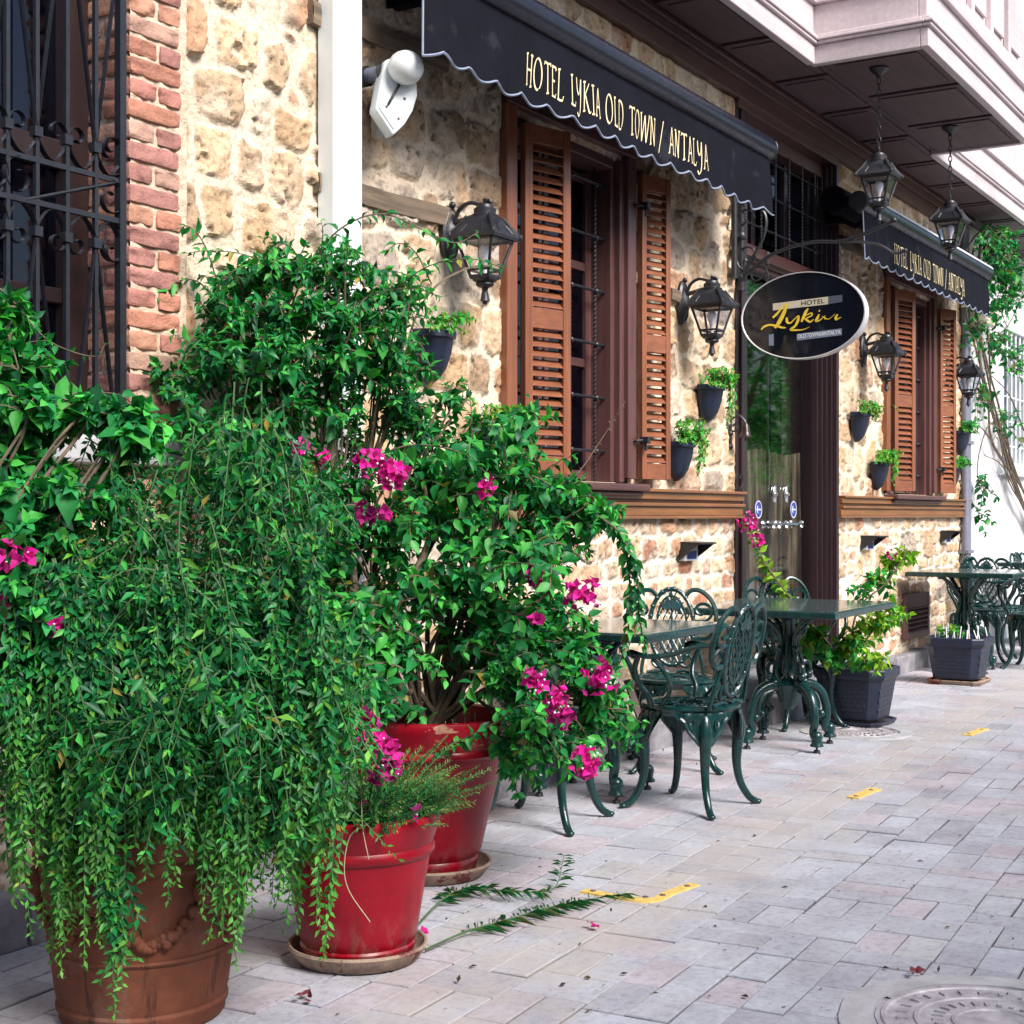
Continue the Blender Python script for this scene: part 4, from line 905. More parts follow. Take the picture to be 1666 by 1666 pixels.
# ------------------------------------------------------------------ awnings
def awning(x0,x1,label,silver,tx0,tx1,th,seed):
    t=thing('awning',label,'awning',((x0+x1)/2,0,3.3),0,'navy hotel awnings over the windows')
    off=0.35; zt=3.315; drop=0.335; per=0.205
    r=np.random.default_rng(seed); ph=r.uniform(0,6)
    def face(x,z):
        sag=0.006*np.sin(x*2.3+ph)                                             # hanging cloth: small folds that grow towards the hem and the ends
        k=np.clip((zt-z)/drop,0,1.1); e=np.exp(-np.minimum(abs(x-x0),abs(x1-x))/0.18)
        fa=0.3 if silver else 0.8
        return -off-0.010-fa*(0.010*k*np.sin(x*2*PI/per+ph)+0.014*k*np.sin(x*5.1+ph)+0.035*k*e*np.sin(x*19))-0.016*k
    nb=x1-x0; n=int(nb/0.02); X=np.linspace(x0+0.02,x1-0.02,n); K=np.linspace(0,1,12)
    def hem(x): return drop*(0.90+0.0)+0.030*np.abs(np.cos((x-x0)*PI/per))**0.8*1.0
    def fn(u,v,back=0.0): 
        z=zt-v*hem(u); return np.stack([u,face(u,z)+back,z],-1)
    b=MB(); b.grid(fn,X,K); b.grid(lambda u,v:fn(u,v,0.003),X,K)
    for (xe,s) in ((x1-0.02,1),):                  # return flap at each end
        def sf(u,v): 
            z=zt-v*hem(xe)*(1-0.35*u); return np.stack([xe+0.012*np.sin(u*7+v*3)*s,face(xe,z)+u*0.20,z],-1)
        b.grid(sf,np.linspace(0,1,8),K)
    b.build('valance',M['awning'],t,w=True,smooth=60)
    val=[c for c in t.children if c.name.startswith('valance')][0]
    b=MB(); z=zt-hem(X); b.tube(np.stack([X,face(X,z)-0.001,z],1),0.0055,5)
    zz=zt-K*hem(np.array([X[0]]))[0]; b.tube(np.stack([np.full(12,X[0]),face(np.full(12,X[0]),zz)-0.001,zz],1),0.005,5); b.build('piping',M['piping'],val,w=True,smooth=60)
    P=[(0.005,0)]
    b=MB(); b.grid(lambda u,v:np.stack([u,-0.12-v*(off-0.12),3.50-0.10*v-0.05*np.sin(v*PI)*0.3],-1),np.linspace(x0+0.03,x1-0.03,30),np.linspace(0,1,8)); b.grid(lambda u,v:np.stack([u,-0.12-v*(off-0.12),3.494-0.10*v-0.05*np.sin(v*PI)*0.3],-1),np.linspace(x0+0.03,x1-0.03,30),np.linspace(0,1,8)); b.build('canopy',M['awning'],t,w=True,smooth=60)
    b=MB(); R=np.array([[0,0,1],[1,0,0],[0,1,0]]); L=x1-x0
    ring=[(0.072*math.cos(a)*1.0,0.072*math.sin(a)) for a in np.linspace(0,2*PI,20,endpoint=False)]
    def cyl(b,y,z,r,xa,xb,n=20):
        pr=[(0,xa),(r*0.9,xa),(r,xa+0.008),(r,xb-0.008),(r*0.9,xb),(0,xb)]; b.lathe(pr,n,c=(0,y,z),R=R)
    cyl(b,-off+0.012,3.378,0.068,x0,x1)
    b.build('front_bar',M['awning_bar'],t,w=True,smooth=40)
    for (ea,eb) in ((x0-0.012,x0-0.001),(x1+0.001,x1+0.012)): b=MB(); cyl(b,-off+0.012,3.378,0.0705,ea,eb); b.build('end_cap',M['iron'],t,w=True,smooth=40)
    b=MB(); cyl(b,-0.115,3.44,0.095,x0+(0.12 if silver else -0.06),x1+0.06); 
    for xx in (x0+0.30,x1-0.12): b.bx(xx-0.03,xx+0.03,-0.12,-0.005,3.30,3.52); b.tube([(xx,-0.10,3.33),(xx+0.0,-0.22,3.27),(xx,-off+0.03,3.33)],0.018,8)
    b.build('roller',M['awning'],t,w=True,smooth=40)
    if silver:
        b=MB(); a=np.linspace(math.radians(20),math.radians(150),10)
        b.grid(lambda u,v:np.stack([u,-off+0.012-0.0725*np.cos(v),3.378+0.0725*np.sin(v)],-1),np.linspace(x0+0.05,x1,8),a); b.build('cover_strip',M['silver_bar'],t,w=True,smooth=60)
    st,w=pen_text('HOTEL LYKIA OLD TOWN / ANTALYA',th,nib=0.048 if silver else 0.062,thin=0.014 if silver else 0.018); sx=(tx1-tx0)/w; b=MB()
    for k,(V,q) in enumerate(st):
        x=tx0+V[:,0]*sx; z=zt-0.255+V[:,1]; b.add(np.stack([x,face(x,z)-0.0022-0.00035*(k%5),z],1),[qq[::-1] for qq in q])
    b.build('lettering',M['lettering'],val,w=True)
    return t
xa=on_wall(852,140,0.36)[0]; xb=on_wall(1147,270,0.36)[0]
awning(on_wall(690,60,0.365)[0]-0.02,8.10,'long navy awning with cream hotel lettering over the near shuttered window',False,xa,xb,0.138,1)
xa=on_wall(1452,430,0.36)[0]; xb=on_wall(1567,485,0.36)[0]
awning(9.76,13.25,'navy awning with a bright silver top bar over the far shuttered window',True,xa,xb,0.140,2)

# ------------------------------------------------------------------ oval sign and its bracket
def oval_sign():
    X=8.40; yc=-0.452; zc=1.25+(838-514)/F*8.78; ry,rz=0.385,0.258
    br=thing('sign_bracket','black wrought iron scroll bracket on a post beside the entrance','bracket',(X+0.02,-0.03,2.9))
    b=MB(); b.tube([(X+0.02,-0.045,2.62),(X+0.02,-0.045,3.26)],0.026,10); b.tube([(X-0.09,-0.045,2.68),(X-0.09,-0.045,3.24)],0.020,8)
    for z in (2.70,2.95,3.2): b.lathe([(0.03,-.02),(0.037,0),(0.03,.02)],12,c=(X+0.02,-0.045,z)); b.bx(X-0.10,X+0.03,-0.045,0.0,z-0.01,z+0.01)
    b.build('post',M['iron'],br,w=True,smooth=50)
    b=MB(); Y=lambda P:[(X,-p[0],p[1]) for p in P]
    b.tube(Y(cr([(.04,2.665),(.12,2.74),(.28,2.83),(.5,2.87),(.70,2.86),(.92,2.92),(.99,2.945)],8)),0.011,7); b.tube(Y(cr([(.50,2.871),(.75,2.85),(.9,2.82),(1.0,2.76),(1.06,2.765)],6)),0.009,6)
    b.tube(Y(cr([(.03,2.665),(.12,2.80),(.20,2.94),(.21,3.06),(.14,3.14),(.05,3.16)],6)),0.010,6); b.tube(Y(spiral((.10,2.82),.085,.02,PI*1.4,-PI*.9,26)),0.007,6); b.tube(Y(spiral((.16,2.70),.07,.02,-PI*.2,PI*1.9,24)),0.006,6); b.tube(Y(spiral((.07,3.05),.07,.015,0,PI*2,24)),0.006,6)
    b.ball((X,-.995,2.948),0.018,10); b.ball((X,-1.06,2.768),0.014,10)
    b.build('scroll_arm',M['iron'],br,w=True,smooth=60)
    t=thing('hanging_sign','black oval sign with golden lettering hanging from the iron bracket by the door','sign',(X,yc,zc))
    a=np.linspace(0,2*PI,64,endpoint=False)
    b=MB(); n=64
    def ring(x,k): return [[x,yc-ry*k*math.cos(q),zc+rz*k*math.sin(q)] for q in a]
    V=ring(X-0.030,0.975)+ring(X-0.036,0.985)+ring(X-0.036,1.0)+ring(X+0.036,1.0)+ring(X+0.036,0.97); i=np.arange(4)[:,None]; j=np.arange(n)[None,:]
    b.add(V,np.stack([i*n+j,i*n+(j+1)%n,(i+1)*n+(j+1)%n,(i+1)*n+j],-1).reshape(-1,4)[:,::-1]); b.build('rim',M['silver_bar'],t,w=True,smooth=40)
    b=MB(); V=ring(X-0.031,0.982)+ring(X+0.031,0.982)+[[X-0.031,yc,zc],[X+0.031,yc,zc]]; b.add(V,None,[[2*n,(k+1)%n,k] for k in range(n)]+[[2*n+1,n+k,n+(k+1)%n] for k in range(n)]); fc=b.build('panel',M['sign_black'],t,w=True)
    # the sign's own plane: u to the right as read, v up, both as fractions of the photographed oval
    S=lambda u,v,o=0.0: (X-0.0325-o, yc-u, zc+v)
    k=0.765/1345.0; U=lambda px:(px-855)*k; Vv=lambda py:-(py-637)*k*0.92
    def quad(px0,px1,pya,pyb,name,mat,o):
        b=MB(); p=[S(U(px0),Vv(pya[1]),o),S(U(px1),Vv(pyb[1]),o),S(U(px1),Vv(pyb[0]),o),S(U(px0),Vv(pya[0]),o)]
        b.add(p+[(q[0]+0.001,q[1],q[2]) for q in p],[[3,2,1,0]]); return b.build(name,mat,fc,w=True)
    quad(535,1140,(478,556),(448,534),'pale_band',M['band'],0.0008); quad(1142,1290,(447,533),(440,520),'slate_band',M['band_dark'],0.0008)
    quad(800,1285,(845,920),(815,890),'name_band',M['band_blue'],0.0008)
    quad(490,545,(830,955),(826,962),'light_mark',M['band_blue'],0.0008)
    def text(body,px0,px1,py,hpx,name,mat,o,bold=0.0,skew=0.0):
        c=bpy.data.curves.new(name,'FONT'); c.body=body; c.size=1.0; c.offset=bold; c.extrude=0.0
        ob=bpy.data.objects.new(name,c); COL.objects.link(ob); bpy.context.view_layer.update()
        me=bpy.data.meshes.new_from_object(ob.evaluated_get(bpy.context.evaluated_depsgraph_get())); bpy.data.objects.remove(ob)
        v=np.array([q.co[:] for q in me.vertices]); x=(v[:,0]-v[:,0].min())/(v[:,0].max()-v[:,0].min()); y=v[:,1]/(v[:,1].max()-min(0,v[:,1].min()))
        Lc=np.array(t.location)
        W=[np.array(S(U(px0+(px1-px0)*a_),Vv(py+skew*a_)+b_*hpx*k,o))-Lc for a_,b_ in zip(x,y)]
        me.vertices.foreach_set('co',np.array(W,np.float32).ravel()); me.update(); me.materials.clear(); me.materials.append(mat)
        o_=bpy.data.objects.new(name,me); COL.objects.link(o_); o_.parent=fc
    text('HOTEL',850,1100,525,46,'small_lettering',M['sign_black'],0.0018,0.0,-8)
    text('OLDTOWN/ANTALYA',808,1275,895,42,'small_lettering',M['white_mark'],0.0018,0.012,-22)
    # golden script, thick and thin strokes
    b=MB(); kk=[0]
    def brush(pts,ws,n=8):
        P=cr(pts,n); w=np.interp(np.linspace(0,1,len(P)),np.linspace(0,1,len(ws)),ws); T=np.gradient(P,axis=0); T/=np.linalg.norm(T,axis=1)[:,None]; N=np.stack([-T[:,1],T[:,0]],1)
        A=P+N*w[:,None]/2; B=P-N*w[:,None]/2; m=len(P); kk[0]+=1; o=0.0022+0.0003*(kk[0]%6)
        b.add([S(U(p[0]),Vv(p[1]),o) for p in np.vstack([A,B])],[[i,m+i,m+i+1,i+1] for i in range(m-1)]+[[i+1,m+i+1,m+i,i] for i in range(0)])
    brush([(535,640),(590,590),(650,520),(710,490)],[24,26,20,14]); brush([(700,490),(660,590),(610,690),(560,760)],[16,42,46,26]); brush([(405,770),(440,735),(500,720),(570,735),(640,760),(682,765)],[12,26,20,26,22,10])
    brush([(690,650),(695,700),(730,715),(770,680),(812,640)],[22,30,18,12,8]); brush([(820,635),(815,690),(785,750),(735,790),(790,800),(870,800),(940,775)],[24,30,26,26,20,10,5])
    brush([(925,565),(900,600),(870,670),(850,712)],[14,32,32,20]); brush([(862,670),(905,640),(960,620),(965,645),(915,670),(890,680)],[8,10,14,16,12,8]); brush([(890,678),(915,700),(950,718),(985,690)],[14,26,18,8])
    brush([(1045,640),(1025,680),(1010,712),(1045,710),(1085,680),(1110,660)],[16,30,26,14,8,6]); brush([(1040,598),(1052,604)],[20,18]); brush([(1075,665),(1105,685),(1112,700)],[6,16,20]); brush([(1115,695),(1150,700),(1190,670),(1215,650)],[10,6,5,6]); brush([(1240,655),(1222,690),(1225,712),(1255,700),(1280,690)],[14,26,22,10,5])
    b.build('script_lettering',M['gold'],fc,w=True)
    for yy in (yc+0.235,yc-0.225):
        b=MB(); zt=zc+rz*math.sqrt(1-((yy-yc)/ry)**2); ztop=2.84 if yy>yc else 2.862
        z=ztop; q=0
        while z>zt-0.0:
            e=arc((0,0),0.010,0,2*PI,11)[:-1]; b.tube([(X+x,yy,z-.018+y*1.8) if q%2 else (X,yy+x,z-.018+y*1.8) for x,y in e],0.003,5,closed=True); z-=.030; q+=1
        b.build('chain',M['iron'],t,w=True,smooth=60)
oval_sign()

# ------------------------------------------------------------------ floodlight by the white downpipe, and the cream one under the far awning
t=thing('floodlight','white floodlight with a curved visor on a grey arm beside the white downpipe','floodlight',on_wall(600,128,0.02))
A=at_depth(586,128,on_wall(586,128,0.05)[0]*CT+(D-0.05)*ST); 
p0=on_wall(584,127,0.03); pb=on_wall(650,112,0.22)
b=MB(); b.tube([p0,p0+(pb-p0)*0.62],0.030,12); b.build('arm',M['grey_pipe'],t,w=True,smooth=50)
b=MB(); dv=(pb-p0)/np.linalg.norm(pb-p0); b.tube([p0-dv*0.01,p0+dv*0.045],0.040,12); b.tube([p0+(pb-p0)*0.56,p0+(pb-p0)*0.66],0.040,12); b.build('collar',M['iron'],t,w=True,smooth=50)
b=MB(); b.ball(pb+np.array([0,-.03,0]),0.070,20,sc=(1,1,.92)); b.build('ball_joint',M['white_plastic'],t,w=True,smooth=180)
b=MB()                                                         # visor: a fan-shaped hood with thickness
e1=np.array([0.86,-0.51,0.0]); e2=np.array([0,0,1.0]); e3=np.array([0.51,0.86,0]); Vd=on_wall(640,150,0.20)
k=(Vd[0]*CT+(Vd[1]+D)*ST)/F; fx=lambda px,py:((px-640)*k/0.965,(150-py)*k)
outl=[fx(*p) for p in ((640,221),(660,200),(674,176),(682,150),(681,124),(675,102),(664,85),(645,90),(626,100),(617,145),(610,182))]
b.poly_prism(outl,e1,e2,e3,Vd,0.075); vis=b.build('visor',M['white_plastic'],t,w=True,bevel=0.010)
b=MB(); b.poly_prism([(x*0.83,z*0.83-.004) for x,z in outl],e1,e2,e3,Vd-e3*0.004,0.006); fcp=b.build('face',M['white_paint'],t,w=True,bevel=0.002)
b=MB()
for (x,z) in ((.0,.055),(.045,-.02),(-.03,-.06),(.02,-.10)): b.lathe([(0,.004),(.005,.003),(.006,0)],8,c=Vd+e1*x+e2*z-e3*.004,R=np.array([[e1[0],0,-e3[0]],[e1[1],0,-e3[1]],[0,1,0]]))
b.build('screws',M['bolt'],fcp,w=True); b=MB(); b.tube(cr([pb+np.array([.0,.0,-.06]),pb+np.array([-.03,.05,-.16]),on_wall(612,190,.03),on_wall(604,215,.008)],6),.006,6); b.build('cable',M['iron'],t,w=True,smooth=60)
q=on_wall(612,185,0.05); b=MB(); b.box(q,(0.035,0.03,0.20)); b.box(q+np.array([0.035,0.02,0]),(0.03,0.03,0.19)); b.build('bracket',M['cream_plastic'],t,w=True,bevel=0.006)
q=on_wall(1577,520,0.0); t=thing('floodlight','small cream floodlight under the end of the far awning','floodlight',(q[0],-0.12,q[2]))
b=MB(); b.box((0,0,0),(0.28,0.18,0.15)); b.box((0.02,-0.1,0.03),(0.2,0.06,0.10),np.array([[1,0,0],[0,.9,-.4],[0,.4,.9]])); b.build('housing',M['cream_plastic'],t,bevel=0.03,seg=3)
b=MB(); b.box((-0.02,-0.03,-0.082),(0.2,0.12,0.012)); b.build('lens',M['lamp_glass'],t)
b=MB(); b.bx(-0.03,0.03,0.09,0.14,-0.02,0.10); b.build('bracket',M['iron'],t)

# ------------------------------------------------------------------ little hooded step lights under the rail
for i,(px,py,lab) in enumerate(((1100,897,'black hooded step light on the wall left of the entrance'),(1399,883,'black hooded step light on the wall right of the entrance'),(1529,873,'black hooded step light nearest the far corner of the stone wall'))):
    q=on_wall(px,py); 
    if i==0:
        SL=t=thing('step_light',lab,'step light',q,0,'hooded step lights along the lower wall')
        b=MB(); w=0.22; 
        v=[[0,-0.008,.055],[w,-0.008,.055],[w,-.15,.050],[0,-.15,.050],[0,-0.008,.045],[w,-0.008,.045],[w,-.15,.040],[0,-.15,.040]]
        b.add(v,[[3,2,1,0],[4,5,6,7],[2,3,7,6],[0,1,5,4],[1,2,6,5],[3,0,4,7]])
        for xx in (0.0,w-0.008):
            b.add([[xx,-0.006,.046],[xx,-.145,.046],[xx,-0.006,-.06],[xx+.008,-0.006,.046],[xx+.008,-.145,.046],[xx+.008,-0.006,-.06]],[[0,1,4,3],[1,2,5,4],[2,0,3,5]],[[0,2,1],[3,4,5]])
        b.build('hood',M['hood'],t)
        b=MB(); b.bx(.02,w-.02,-.045,-.002,-.055,.03); b.build('lamp_box',M['white_plastic'],t,bevel=0.004)
        b=MB(); b.bx(.05,w-.05,-.05,-.0455,-.045,.0); b.build('lens',M['glass'],t)
    else: dup(SL,q,0,lab)

# ------------------------------------------------------------------ louvred vent, shop bell, hook
a=on_wall(1465,1000); c=on_wall(1503,1000); z0,z1=on_wall(1484,1036)[2],on_wall(1484,965)[2]
t=thing('louvred_vent','brown louvred vent low on the stone wall behind the far planter','vent',((a[0]+c[0])/2,0,z0))
b=MB(); b.bx(a[0],a[0]+0.05,-.05,0,z0,z1); b.bx(c[0]-0.05,c[0],-.05,0,z0,z1); b.bx(a[0]+.05,c[0]-.05,-.048,0,z0,z0+.045); b.bx(a[0]+.05,c[0]-.05,-.048,0,z1-.11,z1); b.build('frame',M['brown'],t,w=True,bevel=0.004)
b=MB(); n=6
for k in range(n): b.box(((a[0]+c[0])/2,-.03,z0+.06+k*(z1-z0-.17)/(n-1)),(c[0]-a[0]-.1,.045,.008),[[1,0,0],[0,.8,-.6],[0,.6,.8]])
b.build('louvres',M['brown_h'],t,w=True)
b=MB(); b.bx(a[0]+.05,c[0]-.05,-.008,-.001,z0+.04,z1-.1); b.build('backing',M['dark_room'],t,w=True)
q=on_wall(1183,700); t=thing('door_bell','small dark bell on a scrolled bracket left of the entrance','bell',q)
b=MB(); b.tube([(0,-.02,.09),(0,-.02,-.10)],0.012,8); b.tube([(0,-p[0],p[1]) for p in cr([(.02,.06),(.07,.09),(.11,.06),(.12,.04)],5)],0.008,6); b.tube([(0,-p[0],p[1]) for p in spiral((.05,.02),.035,.01,-PI,PI,16)],0.006,5)
for z in (.09,-.02,-.10): b.ball((0,-.02,z),0.02,8)
b.build('bracket',M['iron'],t,smooth=60)
b=MB(); b.lathe([(0,.02),(.012,.018),(.022,.0),(.026,-.03),(.034,-.055),(.042,-.064),(.036,-.064),(.02,-.03),(0,-.01)],20,c=(0,-.12,.02)); b.build('bell',M['bell'],t,smooth=50)
b=MB(); b.tube([(0,-.12,.01),(0,-.12,-.06)],0.003,5); b.ball((0,-.12,-.06),0.009,8); b.build('clapper',M['iron'],t)
q=on_wall(1192,797); t=thing('wall_hook','thin heart shaped wire hook at the end of the wooden rail beside the door','hook',q)
b=MB(); b.tube([(p[0],-.045,p[1]) for p in cr([(0,0),(-.05,.06),(-.03,.10),(.0,.07),(.04,.10),(.05,.05),(.0,-.01),(.02,-.04)],5)],0.004,5); b.tube([(0,0,0),(0,-.045,0)],0.004,5); b.build('wire',M['iron'],t,smooth=60)

# ------------------------------------------------------------------ cast chairs and tables
def ornate_chair():
    t=thing('cast_chair','','chair')
    b=MB(); b.lathe([(0,.438),(.12,.440),(.175,.446),(.198,.452),(.212,.447),(.214,.436),(.205,.424),(.196,.416),(.19,.405),(.186,.405),(.188,.424),(.12,.43),(0,.43)],40)
    for r_ in (.06,.115,.165): b.tube([(r_*math.cos(a),r_*math.sin(a),.445) for a in np.linspace(0,2*PI,32,endpoint=False)],0.005,5,closed=True)
    for k in range(14):
        a=k*2*PI/14; c,s=math.cos(a),math.sin(a); b.tube([((x*c-y*s),(x*s+y*c),.446) for x,y in cr([(.06,0),(.09,.018),(.12,-.012),(.165,.01),(.19,0)],3)],0.0045,4)
    b.build('seat',M['cast_green'],t,smooth=40)
    for q,a in enumerate((45,135,225,315)):
        a=math.radians(a); c,s=math.cos(a),math.sin(a); L=MB()
        P=cr([(.180,.425),(.203,.395),(.214,.335),(.206,.25),(.205,.17),(.222,.095),(.258,.035),(.290,.013),(.306,.009)],4); R_=np.interp(np.linspace(0,1,len(P)),np.linspace(0,1,9),[.016,.024,.030,.023,.0185,.0165,.0155,.015,.011])
        L.tube([(r_*c,r_*s,z) for r_,z in P],R_,10)
        L.ball((.300*c,.300*s,.012),.018,8,sc=(1,1,.62))
        U=np.linspace(-1,1,17); V=np.linspace(0,1,10)
        for off in (.0,.012):
            def fn(u,v,off=off):
                ha=math.radians(33)*(1-v)**0.85+0.06; th=a+u*ha; rr=.206-off+ (0.012*np.abs(np.sin(u*7.5*(1-v*.3)))*np.abs(np.sin(v*8+.6))+.010*(1-u*u)*v if off==0 else 0)
                z=.425-.155*v*(1-0.15*np.abs(u))+0.012*np.cos(u*9)*(v>0.05)*(1-v); return np.stack([rr*np.cos(th),rr*np.sin(th),z],-1)
            L.grid(fn,U,V)
        for sg in (-1,1):
            L.tube([(.212*math.cos(a+sg*x),.212*math.sin(a+sg*x),z) for x,z in cr([(.10,.29),(.20,.315),(.34,.35),(.42,.385),(.50,.40)],4)],.009,6)
            L.tube([(.214*math.cos(a+sg*x),.214*math.sin(a+sg*x),z) for x,z in spiral((.22,.37),.028,.008,0,2*PI*1.2,16)],.006,5)
        L.build('leg',M['cast_green'],t,smooth=50)
    B=lambda u,v:(u,-.178-.20*v-.0*u+.28*u*u*(1 if True else 0),.452+v*.89)
    tb=lambda P,r,n=6,m=4: b.tube([B(p[0],p[1]) for p in (cr(P,m) if m else P)],r,n)
    b=MB()
    ov=arc((0,.255),.112,0,2*PI,40,.215)[:-1]; b.tube([B(*p) for p in ov],.012,7,closed=True)
    ov=arc((0,.265),.075,0,2*PI,36,.165)[:-1]; b.tube([B(*p) for p in ov],.0065,5,closed=True)
    for sg in (-1,1):
        tb([(sg*.07,.425),(sg*.105,.462),(sg*.155,.455),(sg*.205,.40),(sg*.225,.32),(sg*.215,.24),(sg*.18,.19),(sg*.125,.19)],.012,7)
        tb([(sg*p[0],p[1]) for p in spiral((.155,.345),.062,.016,-PI*.6,PI*1.7,26)],.0085,6,2)
        tb([(sg*.11,.29),(sg*.15,.285),(sg*.19,.26),(sg*.21,.22)],.008,6)
        tb([(sg*.035,.05),(sg*.075,.03),(sg*.10,.06),(sg*.08,.10),(sg*.05,.085)],.009,6)
        tb([(sg*.02,.0),(sg*.06,.01),(sg*.13,.0)],.010,6)
        tb([(sg*.125,.19),(sg*.14,.11),(sg*.155,.02),(sg*.15,-.01)],.011,6)
    for k in range(7):                                          # pierced lattice inside the oval
        u=-.09+k*.03
        for sg in (-1,1):
            P=[(u+sg*(v-.26)*.45,v) for v in np.linspace(.06,.45,14)]; P=[p for p in P if (p[0]/.108)**2+((p[1]-.255)/.205)**2<1]
            if len(P)>2: tb(P,.0042,4,0)
    b.tube([B(0,.04),B(0,.47)],.006,5)
    for k in range(9):                                          # leaf spray cast at the top of the oval
        a=PI*(.05+.9*k/8); L_=.075 if k%2 else .055; c0=np.array([0,.36]); d=np.array([math.cos(a),math.sin(a)]); n_=np.array([-d[1],d[0]])
        pts=[c0,c0+d*L_*.45+n_*.016,c0+d*L_,c0+d*L_*.45-n_*.016]; V=[np.array(B(*p))+np.array([0,.012,0]) for p in pts]; W=[v-np.array([0,.022,0]) for v in V]
        b.add(V+W,[[0,1,2,3],[7,6,5,4],[0,4,5,1],[1,5,6,2],[2,6,7,3],[3,7,4,0]])
    for k in range(22): 
        a=k*2*PI/22; p=B(.112*math.cos(a),.255+.215*math.sin(a)); b.ball(p,.0145,6)
    b.build('backrest',M['cast_green'],t,smooth=50)
    for sg in (-1,1):
        A=MB(); p0=B(sg*.222,.30)
        A.tube(cr([p0,(sg*.250,-.14,.705),(sg*.275,-.05,.672),(sg*.285,.05,.662),(sg*.272,.13,.672),(sg*.245,.155,.665),(sg*.235,.13,.648)],6),np.interp(np.linspace(0,1,37),[0,.5,.8,1],[.011,.014,.018,.012]),8,flat=0.8)
        A.tube(cr([(sg*.275,.10,.662),(sg*.262,.125,.60),(sg*.232,.12,.54),(sg*.212,.09,.49),(sg*.195,.085,.445)],5),.0125,8)
        A.tube(cr([(sg*.283,.03,.660),(sg*.268,-.02,.60),(sg*.235,-.03,.54),(sg*.205,.0,.49),(sg*.195,.04,.448)],5),.009,7)
        A.build('armrest',M['cast_green'],t,smooth=50)
    return t
CH=ornate_chair(); G_CH='green cast metal chairs outside the hotel'
# yaw: the chair looks along its own +y
chairs=[((5.81,-.90),-4,'green cast metal chair with its back to the lane, in front of the near table'),
 ((6.66,-.42),118,'green cast metal chair between the two near tables, partly tucked under the nearer one'),
 ((5.20,-.52),-84,'green cast metal chair half hidden behind the flowering red pot'),
 ((8.36,-.42),142,'green cast metal chair in front of the glass door, its back showing above the table'),
 ((12.95,-.38),96,'green cast metal chair at the far table, the one closest to the stone wall'),
 ((13.45,-.40),178,'green cast metal chair with its lacy back against the corner pipes'),
 ((12.50,-.92),86,'green chair on the lane side of the far table, seat in view'),
 ((13.55,-1.0),80,'green cast metal chair at the right edge behind the far table'),
 ((15.2,-.42),170,'green cast metal chair by the white house wall beyond the farthest table')]
for i,((x,y),a,lab) in enumerate(chairs):
    o=CH if i==0 else dup(CH,(0,0,0)); o.location=(x,y,0.0); o.rotation_euler=(0,0,math.radians(a)); o['label']=lab; o['group']=G_CH
def pedestal_table(name,label,cx,cy,hx,hy,rz,h,bx=0.0,by=0.0,foot=45):
    t=thing('pedestal_table',label,'table',(cx,cy,0),math.radians(rz),'green cast tables with dark stone tops')
    b=MB(); b.box((0,0,h-.018),(2*hx,2*hy,.034)); top=b.build('tabletop',M['cast_green'],t,bevel=0.006)
    b=MB(); b.box((0,0,h+.0008),(2*hx-.10,2*hy-.10,.005)); b.build('stone_inlay',M['tabletop'],top)
    b=MB()
    for s in (-1,1): b.box((s*(hx-.028),0,h+.0005),(.034,2*hy-.02,.005)); b.box((0,s*(hy-.028),h+.0005),(2*hx-.096,.034,.005))
    b.build('rim_strip',M['tabletop'],top)
    b=MB(); o=np.array([bx,by,0])
    b.lathe([(.02,.20),(.05,.24),(.075,.30),(.09,.335),(.06,.35),(.036,.38),(.03,.46),(.042,.52),(.03,.56),(.034,.66),(.05,h-.06),(.10,h-.045),(.10,h-.036)],18,c=o)
    for k in range(4):
        a=math.radians(foot)+k*PI/2; c,s=math.cos(a),math.sin(a)
        W=lambda P:[o+np.array([p[0]*c,p[0]*s,p[1]]) for p in P]
        b.tube(W(cr([(.05,.34),(.085,.40),(.075,.47),(.05,.53),(.06,.60),(.12,.67),(.20,h-.05),(.25,h-.04)],5)),.016,8)
        b.tube(W(cr([(.07,.36),(.13,.40),(.125,.45),(.09,.455),(.085,.42)],4)),.012,7); b.tube(W(cr([(.06,.58),(.10,.62),(.10,.66),(.07,.655)],4)),.010,6)
        b.ball(W([(.125,.385)])[0],.024,8); b.ball(W([(.095,.345)])[0],.03,8); b.ball(W([(.06,.53)])[0],.02,8)
        a2=a+PI/4; c,s=math.cos(a2),math.sin(a2); b.tube(W(cr([(.04,.36),(.07,.44),(.05,.52),(.04,.60)],4)),.012,6)
    b.build('pedestal',M['cast_green'],t,smooth=50)
    for k in range(4):
        a=math.radians(foot)+k*PI/2; c,s=math.cos(a),math.sin(a); W=lambda P:[o+np.array([p[0]*c,p[0]*s,p[1]]) for p in P]
        L=MB(); P=cr([(.05,.325),(.13,.335),(.205,.29),(.238,.21),(.243,.15),(.228,.105),(.245,.075),(.275,.085)],5); L.tube(W(P),np.interp(np.linspace(0,1,len(P)),[0,.4,.8,1],[.026,.024,.020,.022]),9)
        L.tube(W(cr([(.08,.315),(.15,.29),(.185,.24),(.19,.20),(.175,.185)],4)),.010,6)
        L.ball(W([(.208,.165)])[0],.024,8); L.ball(W([(.262,.085)])[0],.032,10); L.ball(W([(.17,.185)])[0],.018,8)
        L.lathe([(0,.085),(.03,.08),(.026,.055),(.036,.043),(.036,.036),(0,.036)],12,c=W([(.262,0)])[0])
        leg=L.build('leg',M['cast_green'],t,smooth=50)
        g=MB(); g.lathe([(.006,.04),(.006,.018),(.016,.016),(.020,.0),(0,.0)],12,c=W([(.262,0)])[0]); g.build('foot_glide',M['iron'],leg,smooth=50)
    return t
pedestal_table('t','green pedestal table half covered by the drooping branch, nearest the red pots',5.88,-.46,.42,.40,0,.755,-.02,.06,50)
